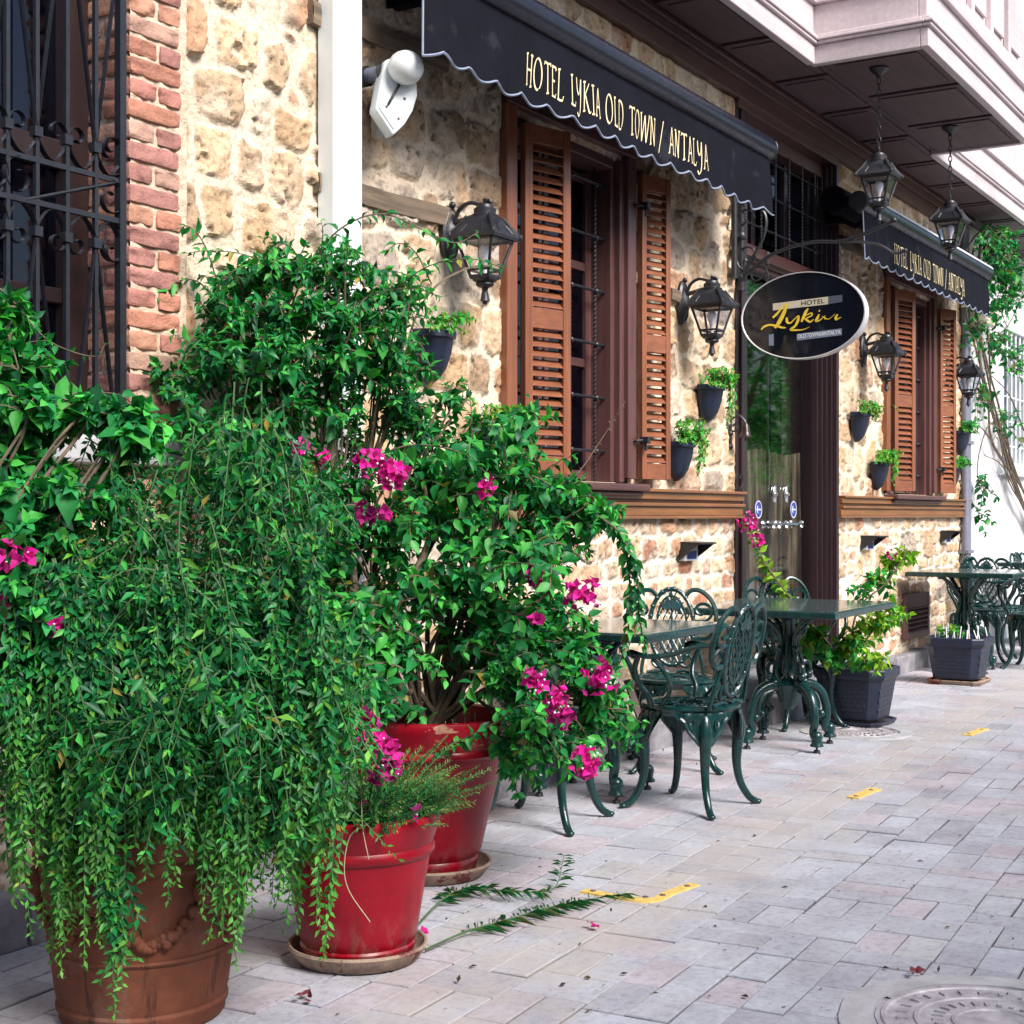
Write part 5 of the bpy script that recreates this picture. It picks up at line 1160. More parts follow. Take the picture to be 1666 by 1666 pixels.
pedestal_table('t','large green pedestal table in front of the glass door',7.75,-.60,.56,.44,2,.755,-.16,-.06,52)
pedestal_table('t','green pedestal table behind the far square planter',12.15,-.50,.46,.42,0,.795,-.15,.02,50)
pedestal_table('t','farthest green table at the right edge by the white house',14.75,-.62,.46,.44,0,.80,0,0,45)
t=thing('red_chair','maroon covered chair behind the far tables at the right edge','chair',(13.75,-1.02,0),math.radians(80))
b=MB(); b.box((0,0,.50),(.42,.42,.10)); b.build('seat',M['maroon'],t,bevel=.03,seg=3)
b=MB(); b.box((0,-.2,.62),(.42,.05,.22)); b.build('backrest',M['maroon'],t,bevel=.02,seg=3)
for sx in (-1,1):
    for sy in (-1,1): b=MB(); b.tube([(sx*.17,sy*.17,.47),(sx*.19,sy*.2,.0)],.018,8); b.build('leg',M['iron'],t)

# ------------------------------------------------------------------ pots
def pot(parent,c,rt,rb,h,mat,rim=0.09,garland=False):
    b=MB(); x,y,z=c; w=lambda p,zz:1+0.006*np.sin(2*p+zz[:,None]*9)+0.004*np.sin(5*p+1+zz[:,None]*4)
    rl=rt*0.905; prof=[(0,0.003),(rb*.97,0.0),(rb,.008),(rb*1.005,.05*h),(rb*1.035,.065*h),(rb*1.04,.085*h),(rb*1.012,.10*h)]
    for k in np.linspace(.14,1-rim/h-.07,9): prof.append((rb+(rl-rb)*k/(1-rim/h)*.985,k*h))
    zr=h-rim; prof+=[(rl*.99,zr-.035),(rl*1.03,zr-.024),(rl*1.03,zr-.012),(rl*1.005,zr-.002),(rl*1.03,zr+.012),(rt*.985,h-.035),(rt,h-.018),(rt*.985,h-.004),(rt*.95,h),(rt*.91,h-.006),(rt*.88,h-.05),(rt*.80,h-.22)]
    b.lathe(prof,56,c=c,rf=w)
    if garland:
        b.t=b.t
        def rr(zz): return rb+(rl-rb)*zz/(h-rim)
        for k in range(6):
            a0=k*PI/3+.35
            for q in np.linspace(0,1,26):
                a=a0+q*PI/3; zz=h*(.66-.20*math.sin(q*PI)); R_=rr(zz)
                for m in range(2): b.ball((x+(R_+.006)*math.cos(a),y+(R_+.006)*math.sin(a),z+zz+random.uniform(-.012,.012)),random.uniform(.009,.015),10,sc=(1,1,1))
            zz=h*.70; b.ball((x+(rr(zz)+.004)*math.cos(a0),y+(rr(zz)+.004)*math.sin(a0),z+zz),.032,14,sc=(1,1,1.2))
        for zz in (.36*h,.80*h): 
            R_=rr(zz); b.tube([(x+(R_+.001)*math.cos(a),y+(R_+.001)*math.sin(a),z+zz) for a in np.linspace(0,2*PI,56,endpoint=False)],.006,5,closed=True)
    o=b.build('pot',mat,parent,w=True,smooth=40)
    b=MB(); b.lathe([(0,h-.06),(rt*.5,h-.05),(rt*.875,h-.07)],32,c=c,rf=lambda p,zz:1+.0*p); b.build('soil',M['soil'],parent,w=True,smooth=60); return o
def saucer(c,r,label):
    t=thing('plant_saucer',label,'saucer',c); b=MB()
    b.lathe([(0,.004),(r*.80,.0),(r*.86,.004),(r*.97,.034),(r,.044),(r*.985,.052),(r*.95,.050),(r*.88,.022),(r*.8,.014),(0,.012)],56,rf=lambda p,z:1+.008*np.sin(3*p)[None,:]); b.build('dish',M['saucer'],t,smooth=45); return t
def square_planter(parent,c,wt,wb,h,rz):
    ca,sa=math.cos(rz),math.sin(rz); R=np.array([[ca,-sa,0],[sa,ca,0],[0,0,1]])
    def ring(w,z,ch): 
        a=w/2; P=[(-a+ch,-a),(a-ch,-a),(a,-a+ch),(a,a-ch),(a-ch,a),(-a+ch,a),(-a,a-ch),(-a,-a+ch)]; return [R@np.array([p[0],p[1],z])+np.array(c) for p in P]
    lv=[(wb*.98,.03,.05),(wb,.035,.05),(wt*.90,h-.075,.06),(wt*.93,h-.07,.065),(wt*.97,h-.06,.07),(wt,h-.045,.07),(wt,h-.012,.07),(wt*.985,h,.07),(wt*.90,h,.065),(wt*.88,h-.012,.06),(wt*.80,h-.10,.05)]
    V=[]; [V.extend(ring(*l)) for l in lv]; n=8; m=len(lv); i=np.arange(m-1)[:,None]; j=np.arange(n)[None,:]
    b=MB(); b.add(V,np.stack([i*n+j,i*n+(j+1)%n,(i+1)*n+(j+1)%n,(i+1)*n+j],-1).reshape(-1,4))
    for s in range(4):                                          # woven relief on the sides
        k=s*PI/2; c2,s2=math.cos(k),math.sin(k); Q=R@np.array([[c2,-s2,0],[s2,c2,0],[0,0,1]])
        for r_ in range(6):
            for q in range(6):
                z=.07+r_*(h-.17)/6; wz=wb+(wt*.90-wb)*(z-.03)/(h-.1); u=(-.5+(q+.5+(.25 if r_%2 else -.25))/6.6)*(wz-.10)
                b.box(Q@np.array([u,-wz/2-.001,z+.018])+np.array(c),((wz-.12)/6.4,.007,(h-.19)/6.6),Q@np.array([[1,0,0],[0,1,-.12],[0,.12,1]]))
    b.build('planter_box',M['navy_plastic'],parent,w=True,bevel=.003,seg=1)
    b=MB(); b.add(ring(wt*.84,h-.05,.05)+[np.array(c)+np.array([0,0,h-.035])],None,[[8,k,(k+1)%8] for k in range(8)]); b.build('soil',M['soil'],parent,w=True)
def planter_tray(c,w,rz,label,mat):
    t=thing('planter_tray',label,'tray',c,rz); b=MB()
    def ring(w,z,ch): a=w/2; return [(p[0],p[1],z) for p in [(-a+ch,-a),(a-ch,-a),(a,-a+ch),(a,a-ch),(a-ch,a),(-a+ch,a),(-a,a-ch),(-a,-a+ch)]]
    lv=[(w*.1,.003,.0),(w*.9,.002,.04),(w*.92,.0,.04),(w,.026,.05),(w,.034,.05),(w*.96,.034,.05),(w*.9,.022,.04),(w*.1,.020,.0)]; V=[]; [V.extend(ring(*l)) for l in lv]; n=8; i=np.arange(len(lv)-1)[:,None]; j=np.arange(n)[None,:]
    b.add(V,np.stack([i*n+j,i*n+(j+1)%n,(i+1)*n+(j+1)%n,(i+1)*n+j],-1).reshape(-1,4)); b.build('tray',mat,t,bevel=.003,seg=1); return t
# ------------------------------------------------------------------ leaves
T6=np.array([[0,0,0],[-.30,.22,.05],[0,.28,-.02],[.30,.22,.05],[-.34,.50,.06],[0,.55,-.03],[.34,.50,.06],[0,1,-.14]])
T6_T=np.array([[0,2,1],[0,3,2],[4,5,7],[5,6,7]]); T6_Q=np.array([[1,2,5,4],[2,3,6,5]])
T4=np.array([[0,0,0],[-.33,.45,.05],[0,.5,-.03],[.33,.45,.05],[0,1,-.08]]); T4_T=np.array([[0,2,1],[0,3,2],[1,2,4],[2,3,4]])
def unit(a): return a/(np.linalg.norm(a,axis=-1,keepdims=True)+1e-9)
def leaves(mb,P,A,N,L,W,C,fine=True):
    P=np.asarray(P,float); n=len(P)
    if n==0: return
    A=unit(A); S=unit(np.cross(A,N)); N2=np.cross(S,A)
    T,tt,qq=(T6,T6_T,T6_Q) if fine else (T4,T4_T,None)
    L=np.broadcast_to(np.asarray(L,float),(n,)); W=np.broadcast_to(np.asarray(W,float),(n,)); k=len(T)
    curl=rng.uniform(0.4,2.6,n)
    V=P[:,None]+T[None,:,0,None]*W[:,None,None]*S[:,None]+T[None,:,1,None]*L[:,None,None]*A[:,None]+T[None,:,2,None]*(L*curl)[:,None,None]*N2[:,None]
    off=np.arange(n)[:,None,None]*k
    C=np.asarray(C,float); C=np.broadcast_to(C,(n,3))
    mb.add(V.reshape(-1,3),(off+qq[None]).reshape(-1,4) if qq is not None else None,(off+tt[None]).reshape(-1,3),np.repeat(C,k,0))
DARK=np.array([.009,.085,.030]); MID=np.array([.016,.185,.045]); LITE=np.array([.060,.34,.055]); LIME=np.array([.26,.44,.035]); TIP=np.array([.15,.40,.05]); DRY=np.array([.22,.17,.05])
def leaf_cols(n,pal,w,jit=0.18):
    k=rng.choice(len(pal),n,p=w); base=np.array(pal)[k].copy(); y=rng.random(n)<.006; base[y]=np.array([.30,.24,.04]); return base*rng.uniform(1-jit,1+jit,(n,1))*rng.uniform(.93,1.07,(n,3))
def in_ellipsoid(n,c,R,shell=0.35):
    d=unit(rng.normal(size=(n,3))); r=(shell+(1-shell)*rng.random(n)**0.6); return np.asarray(c)+d*r[:,None]*np.asarray(R), d
UP=np.array([0,0,1.0])
def twigs(fol,stm,tips,out,length,nl,leaf,wid,pal,w,droop=0.35,fine=True,rosette=4,stem_r=0.0022,wig=0.25,hang=0.35):
    """short leafy shoots that end at tips and point along out"""
    n=len(tips); szks=rng.uniform(.75,1.2,n); out=unit(out+rng.normal(0,wig,(n,3))); Lg=length*rng.uniform(.6,1.3,n)
    p0=tips-out*Lg[:,None]*0.75+UP*(droop*Lg*0.25)[:,None]
    allP=[];allA=[];allN=[];allL=[];allC=[]
    for i in range(n):
        szk=szks[i]; k=max(4,int(nl*Lg[i]/length)); t=np.linspace(.12,1,k); d=out[i]; bend=np.array([rng.normal(0,.12),rng.normal(0,.12),-droop])*Lg[i]
        pos=p0[i]+np.outer(t,d*Lg[i])+np.outer(t*t,bend); tan=unit(d*Lg[i]+2*np.outer(t,bend))
        a=np.cross(tan,UP+rng.normal(0,.2,3)); a=unit(a); b_=np.cross(tan,a); ph=np.arange(k)*2.4+rng.uniform(0,6)
        rad=np.cos(ph)[:,None]*a+np.sin(ph)[:,None]*b_
        ax=unit(rad*0.9+tan*0.55+UP*(-hang)+rng.normal(0,.22,(k,3)))
        # leaves turn their faces to the open
        nr=unit(UP*0.75+out[i]*0.55+rng.normal(0,.38,(k,3)))
        sz=leaf*np.clip(rng.lognormal(-.12,.28,k),.4,1.25)*(1-.35*(t>.9))*szk
        allP.append(pos); allA.append(ax); allN.append(nr); allL.append(sz); allC.append(leaf_cols(k,pal,w)*(1+0.5*(t[:,None]>.85)*rng.random()))
        if rosette:
            q=rosette; ph=np.arange(q)*2*PI/q+rng.uniform(0,6); tn=tan[-1]; rad=np.cos(ph)[:,None]*a[-1]+np.sin(ph)[:,None]*b_[-1]
            allP.append(np.tile(pos[-1],(q,1))); allA.append(unit(rad+tn*.7+UP*-.1)); allN.append(unit(UP*.8+tn*.6+rng.normal(0,.25,(q,3)))); allL.append(leaf*.62*rng.uniform(.7,1.1,q)); allC.append(leaf_cols(q,pal,w)*1.35)
        if stm is not None: stm.tube(np.vstack([p0[i],pos[::max(1,k//4)],pos[-1]]),np.linspace(stem_r*1.3,stem_r*.6,2+len(pos[::max(1,k//4)])),3,cap=False)
    P=np.vstack(allP);A=np.vstack(allA);N=np.vstack(allN);L=np.hstack(allL);C=np.vstack(allC)
    leaves(fol,P,A,N,L,L*wid*rng.uniform(.85,1.15,len(L)),C,fine)
def limb(stm,pts,r0,r1,wob=0.02,n=7):
    P=cr(pts,7); k=len(P); P=P+np.cumsum(rng.normal(0,wob*.25,(k,3)),0)*np.linspace(0,1,k)[:,None]*0.4
    stm.tube(P,np.linspace(r0,r1,k),n); return P
def flowers(parent,c,r,n,name='flower_cluster',dark=0.0):
    b=MB(); c=np.asarray(c,float); base=np.array([.80,.012,.34])
    for i in range(n):
        d=unit(rng.normal(size=3)+np.array([-.35,-.35,.2])); p=c+d*r*rng.uniform(.35,1.15); ax=unit(d+rng.normal(0,.35,3)); s=unit(np.cross(ax,rng.normal(size=3))); t_=np.cross(ax,s)
        k=3; ph=np.arange(k)*2*PI/3+rng.uniform(0,6); rad=np.cos(ph)[:,None]*s+np.sin(ph)[:,None]*t_
        L=rng.uniform(.020,.030,k); fd=rng.random()**3; col=base*rng.uniform(.45,1.2)*(1-.4*fd)+np.array([.40,.10,.30])*fd*.5
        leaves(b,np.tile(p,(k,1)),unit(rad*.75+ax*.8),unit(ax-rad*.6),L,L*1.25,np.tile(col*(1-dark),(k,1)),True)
    o=b.build(name,M['bract'],parent,w=True,smooth=60)
    b=MB()
    for i in range(max(2,n//3)):
        d=unit(rng.normal(size=3)+np.array([-.5,-.6,.1])); p=c+d*r*rng.uniform(.85,1.1); q=unit(np.cross(d,UP)); 
        b.ball(p,.0042,5)
    b.build('floret',M['white_mark'],o,w=True,smooth=180); return o
def bush(t,root,blobs,pal,w,leaf,wid,length,nl,limb_r=0.014,fine=True,stemmat='stem',rosette=4,droop=.35,limbs=True,dens=1.45):
    """blobs: (px,py,depth,rx_px,ry_px,rdepth_m,count)"""
    fol=MB(); stm=MB(); root=np.asarray(root,float)
    for (px,py,d,rx,ry,rz,n) in blobs:
        n=int(n*dens)
        c=at_depth(px,py,d); fwd=np.array([CT,ST,0]); rt=np.array([ST,-CT,0])
        dl=unit(rng.normal(size=(n,3))); r=(0.25+.75*rng.random(n)**.6)
        tips=c+ (dl[:,:1]*rt*(rx*d/F)+dl[:,1:2]*fwd*rz+dl[:,2:]*UP*(ry*d/F))*r[:,None]
        out=unit(dl[:,:1]*rt+dl[:,1:2]*fwd+dl[:,2:]*UP*.8+UP*.25+unit(c-root)*.45)
        twigs(fol,stm,tips,out,length,nl,leaf,wid,pal,w,droop,fine,rosette)
        if limbs:
            m=(root+c)/2+np.array([0,0,.12])+rng.normal(0,.05,3)
            P=limb(stm,[root+rng.normal(0,.02,3)*np.array([1,1,0]),root*.7+c*.3+np.array([0,0,.1]),m,c],limb_r,limb_r*.4)
            for q in range(3): limb(stm,[P[int(len(P)*.7)],(P[int(len(P)*.8)]+tips[q%n])/2+rng.normal(0,.02,3),tips[q%n]],limb_r*.45,.003,n=5)
    return fol,stm
def arch(fol,stm,pts,leaf,wid,step,pal,w,r=0.004,fine=True,hang=.4):
    P=cr(pts,10); seg=np.linalg.norm(np.diff(P,axis=0),axis=1); s=np.concatenate([[0],np.cumsum(seg)]); n=max(3,int(s[-1]/step)); u=np.linspace(.06,1,n)*s[-1]
    pos=np.stack([np.interp(u,s,P[:,k]) for k in range(3)],1); tan=unit(np.gradient(pos,axis=0)); a=unit(np.cross(tan,UP+.01)); b_=np.cross(a,tan); ph=np.arange(n)*2.4
    rad=np.cos(ph)[:,None]*a+np.sin(ph)[:,None]*b_
    L=leaf*rng.uniform(.6,1.1,n)*np.interp(u/s[-1],[0,.8,1],[1,1,.6])
    leaves(fol,pos,unit(rad*.8+tan*.5-UP*hang+rng.normal(0,.2,(n,3))),unit(UP*.8+rng.normal(0,.4,(n,3))+np.array([-.3,-.4,0])),L,L*wid,leaf_cols(n,pal,w),fine)
    stm.tube(P,np.linspace(r,r*.4,len(P)),5)

# ------------------------------------------------------------------ terracotta pot with weeping shrub (nearest)
TP=np.array([2.69,-.815,0.0])
t=thing('potted_shrub','weeping green shrub spilling over a big terracotta pot with a moulded garland','potted plant',TP)
pot(t,TP,.285,.205,.50,M['terracotta'],.075,True)
def weeping():
    fol=MB(); stm=MB(); c0=TP+np.array([0,0,.47]); rt=np.array([ST,-CT,0]); fw=np.array([CT,ST,0])
    pal=[DARK,MID,LITE*.85,TIP*.8]; w=[.34,.42,.19,.05]
    for (px,py,d,rx,ry,rz,n) in ((200,790,3.75,80,45,.18,40),(300,760,3.75,90,45,.18,44),(400,770,3.75,80,50,.18,40),(480,820,3.75,70,60,.16,34),(160,880,3.65,80,60,.18,40),(270,880,3.6,90,60,.2,50),(390,900,3.6,80,60,.2,46),(490,960,3.65,70,80,.16,44),(120,1000,3.6,80,70,.18,44),(230,1020,3.52,90,70,.18,54),(350,1030,3.52,90,70,.18,54),(450,1080,3.55,80,80,.16,50),(120,1140,3.52,80,70,.16,46),(230,1160,3.45,90,60,.16,52),(340,1170,3.45,90,60,.16,52),(440,1200,3.5,70,70,.14,42),(520,1130,3.6,45,90,.12,34),(60,1100,3.55,60,90,.14,34),(300,1260,3.45,60,40,.1,22),(150,1260,3.45,70,45,.1,26),(430,1300,3.52,60,60,.1,28),(500,1300,3.6,40,70,.1,22)):
        n=int(n*.64); c=at_depth(px,py,d-.10)+rng.normal(0,.03,3); dl=unit(rng.normal(size=(n,3))); r_=(.2+.8*rng.random(n)**.6); tips=c+(dl[:,:1]*rt*(rx*d/F)+dl[:,1:2]*fw*rz+dl[:,2:]*UP*(ry*d/F))*r_[:,None]
        out=unit(dl[:,:1]*rt*1.1+dl[:,1:2]*fw*.6-fw*.35+UP*rng.normal(-.25,.5,(n,1)))
        twigs(fol,stm,tips,out,.17,17,.040,.54,pal,[.32,.40,.24,.04],.60,False,3,.0018,.40,.3)
    n=150
    for i in range(n):
        lat=rng.uniform(-.40,.50); dep=-abs(rng.normal(0,.16)) if rng.random()<.75 else rng.uniform(0,.2)
        env=.98*(1-((lat-.04)/.58)**2*.62)-.25*abs(dep); za=env*rng.uniform(.12,1.0)**.75
        apex=c0+rt*lat*.9+fw*dep+UP*za; sgn=np.sign(lat+rng.normal(0,.25)); drop=rng.uniform(.10,.42)
        end=apex+rt*(sgn*rng.uniform(.0,.12)+rng.normal(0,.07))+fw*rng.uniform(-.16,.02); end[2]=max(apex[2]-drop,.22+.3*rng.random()); 
        mid=apex*.5+end*.5+rt*rng.normal(0,.035)-fw*.03+UP*rng.uniform(.0,.06)
        base=c0+rt*lat*.25+fw*dep*.3
        P=cr([base,base*.45+apex*.55+UP*.05,apex,mid,end],7); seg=np.linalg.norm(np.diff(P,axis=0),axis=1); s=np.concatenate([[0],np.cumsum(seg)]); T_=s[-1]
        k=int(T_*.80/.0105); u=np.linspace(T_*.20,T_,k); pos=np.stack([np.interp(u,s,P[:,q]) for q in range(3)],1); tan=unit(np.gradient(pos,axis=0))
        side=unit(np.cross(tan,rng.normal(size=3)+UP*.3)); sg=np.where(np.arange(k)%2==0,1,-1)[:,None]; alt=np.cross(tan,side); ph=(np.arange(k)//2%2)[:,None]
        rad=sg*(side*(1-ph)+alt*ph); v=u/T_
        sz=rng.uniform(.022,.044,k)*np.interp(v,[.2,.75,1],[1.05,.95,.5])
        ax=unit(rad*.8+tan*.5-UP*.25+rng.normal(0,.25,(k,3))); nr=unit(UP*.6-fw*.6+rng.normal(0,.4,(k,3)))
        C=leaf_cols(k,pal,w)*rng.uniform(.75,1.25); tipk=np.clip((v-.72)/.28,0,1)[:,None]*rng.uniform(.2,1.0); C=C*(1-tipk)+TIP*rng.uniform(.7,1.15)*tipk
        leaves(fol,pos,ax,nr,sz,sz*.56,C,False)
        stm.tube(P[::3],np.linspace(.0030,.0012,len(P[::3])),3,cap=False)
    # long strands that hang down in front of the pot, placed where the photograph shows them
    rt0=np.array([ST,-CT,0]); SK=[(rng.uniform(20,560),rng.uniform(960,1200),0,3.5+rng.uniform(-.04,.12)) for _ in range(64)]; SK=[(a_,b_,b_+rng.uniform(180,400)*(.62 if 235<a_<335 else 1),d_) for a_,b_,c_,d_ in SK]
    for (px,yt,yb,dd) in tuple(SK)+((85,1180,1480,3.55),(95,1300,1590,3.52),(190,1280,1560,3.50),(178,1480,1600,3.46),(205,1520,1655,3.45),(30,1200,1470,3.6),(240,1250,1420,3.5),(345,1230,1530,3.5),(382,1330,1545,3.5),(350,1180,1450,3.48),(275,1150,1470,3.46),(440,1200,1440,3.55),(475,1180,1470,3.55),(505,1200,1500,3.6),(530,1150,1400,3.62),(545,1100,1330,3.7),(60,1150,1400,3.5),(135,1150,1400,3.47),(310,1160,1400,3.46),(225,1160,1430,3.46),(415,1150,1380,3.5),(165,1120,1350,3.46),(15,1150,1380,3.6),(460,1280,1450,3.52),(495,1350,1510,3.6),(560,1180,1290,3.72),(575,1120,1270,3.76)):
        for rep in range(4):
            dd=dd-(.11 if rep==0 else 0)
            x0=px+rng.normal(0,11); a=at_depth(x0-8+rng.normal(0,22),yt-110,dd+.06); m=at_depth(x0+rng.normal(0,12),(yt+yb)/2-30,dd); e=at_depth(x0+rng.normal(0,7),yb-rep*rng.uniform(15,60),dd)
            P=cr([a,at_depth(x0,yt-20,dd),m,e],8); seg=np.linalg.norm(np.diff(P,axis=0),axis=1); s=np.concatenate([[0],np.cumsum(seg)]); T_=s[-1]; k=int(T_/.0085); u=np.linspace(.02,1,k)*T_
            pos=np.stack([np.interp(u,s,P[:,q]) for q in range(3)],1); tan=unit(np.gradient(pos,axis=0)); ph=np.arange(k)*2.2+rng.uniform(0,6); aa=unit(np.cross(tan,fw)); bb=np.cross(tan,aa); rad=np.cos(ph)[:,None]*aa+np.sin(ph)[:,None]*bb; v=u/T_
            sz=rng.uniform(.024,.038,k)*np.interp(v,[0,.7,1],[1.05,.9,.6]); C=leaf_cols(k,pal,w); tk=np.clip((v-.45)/.55,0,1)[:,None]*rng.uniform(.3,.9); C=C*(1-tk)+TIP*.9*tk
            leaves(fol,pos,unit(rad*.7+tan*.6+rng.normal(0,.2,(k,3))),unit(UP*.4-fw*.7+rng.normal(0,.4,(k,3))),sz,sz*.62,C,False); stm.tube(P[::2],np.linspace(.0026,.0010,len(P[::2])),3,cap=False)
    fol.build('foliage',M['leaf'],t,w=True,smooth=180); stm.build('stems',M['green_stem'],t,w=True)
weeping()
b=MB()
for (a_,e_) in (((100,900),(128,1010)),((128,1000),(132,1150)),((212,880),(214,1010)),((241,900),(243,950)),((85,905),(120,1000))): b.tube([at_depth(*a_,3.58),at_depth(*e_,3.6)],.0055,6)
for P in ([(143,945),(160,905),(190,880),(240,876),(295,900)],[(155,945),(190,915),(225,890),(265,885),(300,902)]): b.tube(cr([at_depth(x,y,3.57) for x,y in P],5),.0042,6)
b.build('cane_support',M['cane'],t,w=True,smooth=60)
b=MB(); p=at_depth(213,915,3.55); b.box(p,(.006,.012,.072),np.array([[.95,.05,.3],[0,1,0],[-.3,0,.95]])); b.build('pink_tag',M['pink'],t,w=True)

# ------------------------------------------------------------------ bougainvillea at the left edge
LP=np.array([2.02,-.60,0.0])
t=thing('potted_bougainvillea','broad leaved bougainvillea at the left edge under the barred window','potted plant',LP)
pot(t,LP,.22,.16,.42,M['terracotta'],.06)
palB=[DARK,MID,LITE]; wB=[.25,.45,.30]
fol,stm=bush(t,LP+np.array([0,0,.40]),[(25,590,3.62,45,60,.16,26),(70,655,3.58,60,35,.12,24),(20,700,3.6,60,60,.16,26),(25,790,3.55,70,80,.18,44),(110,800,3.55,60,50,.14,26),(30,900,3.5,70,80,.18,44),(60,990,3.5,60,70,.16,30),(25,1080,3.5,60,80,.18,32),(215,680,3.62,40,35,.10,22),(160,665,3.62,30,25,.08,10),(10,500,3.7,28,40,.1,10),(105,945,3.6,50,60,.12,16)],palB,wB,.062,.80,.13,7,.010)
arch(fol,stm,[at_depth(0,470,3.7),at_depth(30,500,3.7),at_depth(80,555,3.68),at_depth(150,580,3.66),at_depth(172,560,3.66)],.03,.75,.035,palB,wB,.003); arch(fol,stm,[at_depth(60,650,3.62),at_depth(130,640,3.62),at_depth(200,645,3.62),at_depth(240,690,3.62)],.055,.8,.03,palB,wB,.003)
fol.build('foliage',M['leaf_soft'],t,w=True,smooth=180); stm.build('stems',M['stem'],t,w=True)
for (px,py,r) in ((8,898,20),(38,905,13),(88,1016,10),(4,985,9)): flowers(t,at_depth(px,py,3.36),r*3.36/F,max(4,int(r*.45)))

# ------------------------------------------------------------------ bougainvillea in the far red pot
R2=np.array([4.24,-.62,0.0])
saucer(R2,.220,'mossy clay saucer under the larger red pot'); R2z=R2+np.array([0,0,.016])
t=thing('potted_bougainvillea','magenta flowering bougainvillea in the tall peeling red pot','potted plant',R2z)
pot(t,R2z,.300,.165,.545,M['red_peel'],.10)
palC=[DARK,MID,LITE,DRY*.7]; wC=[.24,.42,.32,.02]
blobs=[(760,770,5.25,95,65,.22,46),(690,760,5.3,70,60,.2,32),(870,770,5.3,70,60,.2,40),(925,810,5.35,60,50,.18,30),(965,840,5.3,40,35,.14,16),(640,850,5.1,75,60,.2,32),(760,860,5.15,90,70,.25,48),(870,880,5.25,85,70,.25,44),(560,870,5.0,80,60,.18,28),(690,950,4.95,70,60,.22,22),(800,970,5.1,90,70,.25,46),(900,980,5.1,70,60,.22,32),(560,970,4.9,90,60,.18,40),(500,930,4.9,60,50,.18,24),(640,1040,4.9,70,50,.18,18),(760,1040,5.1,85,50,.25,30),(860,1060,4.95,70,60,.2,32),(590,1090,4.85,50,60,.18,20),(850,1110,4.85,45,40,.15,20),(880,1165,4.75,40,40,.12,18),(930,1040,5.0,55,45,.15,22),(960,1100,5.0,45,40,.14,18),(1000,1150,5.05,35,40,.12,14),(900,1200,4.8,45,40,.1,16),(840,1215,4.9,40,50,.1,14),(600,1140,4.6,40,40,.12,18),(850,690,5.35,45,45,.14,20),(960,1170,5.0,40,40,.12,14)]
fol,stm=bush(t,R2z+np.array([0,0,.48]),blobs,palC,wC,.058,.76,.17,10,.011,dens=.95)
arch(fol,stm,[at_depth(900,790,5.3),at_depth(960,830,5.2),at_depth(1010,870,5.15),at_depth(1035,930,5.15),at_depth(1040,1000,5.15),at_depth(1050,1060,5.15)],.052,.75,.010,palC,wC,.005)
arch(fol,stm,[at_depth(985,850,5.2),at_depth(1015,890,5.18),at_depth(1025,960,5.16),at_depth(1020,1040,5.16),at_depth(1000,1100,5.16)],.052,.75,.010,palC,wC,.005)
arch(fol,stm,[R2z+np.array([-.08,-.08,.5]),at_depth(620,1110,4.6),at_depth(590,1130,4.2),at_depth(600,1190,3.97),at_depth(622,1240,3.9)],.062,.78,.018,palC,wC,.005)
arch(fol,stm,[at_depth(620,1110,4.6),at_depth(560,1120,4.1),at_depth(535,1170,3.75),at_depth(540,1235,3.67)],.055,.78,.018,palC,wC,.004)
for k in range(34):
    a=at_depth(rng.uniform(560,960),rng.uniform(740,1120),4.95+rng.uniform(-.1,.2)); q_=float(np.dot(a-CAM,np.array([ST,-CT,0]))/np.dot(a-CAM,np.array([CT,ST,0]))*F+CX); d=np.array([ST,-CT,0])*(rng.normal(.03,.16) if q_<760 else rng.normal(-.04,.07))+UP*rng.uniform(-.04,.16)-np.array([CT,ST,0])*rng.uniform(.04,.18)
    arch(fol,stm,[a,a+d*.6+UP*.04,a+d*1.2+UP*.01,a+d*1.6-UP*.07],.070,.78,.020,palC,[.12,.40,.46,.02],.004)
arch(fol,stm,[at_depth(700,1230,4.9),at_depth(800,1180,4.75),at_depth(860,1150,4.68),at_depth(930,1240,4.66)],.05,.75,.014,palC,wC,.005)
arch(fol,stm,[at_depth(760,800,5.25),at_depth(768,700,5.3),at_depth(762,625,5.3)],.038,.7,.02,palC,wC,.003); arch(fol,stm,[at_depth(850,780,5.3),at_depth(860,700,5.35),at_depth(862,645,5.35)],.040,.7,.018,palC,wC,.003)
arch(fol,stm,[at_depth(870,810,5.3),at_depth(930,780,5.35),at_depth(975,720,5.4),at_depth(1018,652,5.4)],.018,.5,.02,[np.array([.25,.13,.08])],[1.],.003)
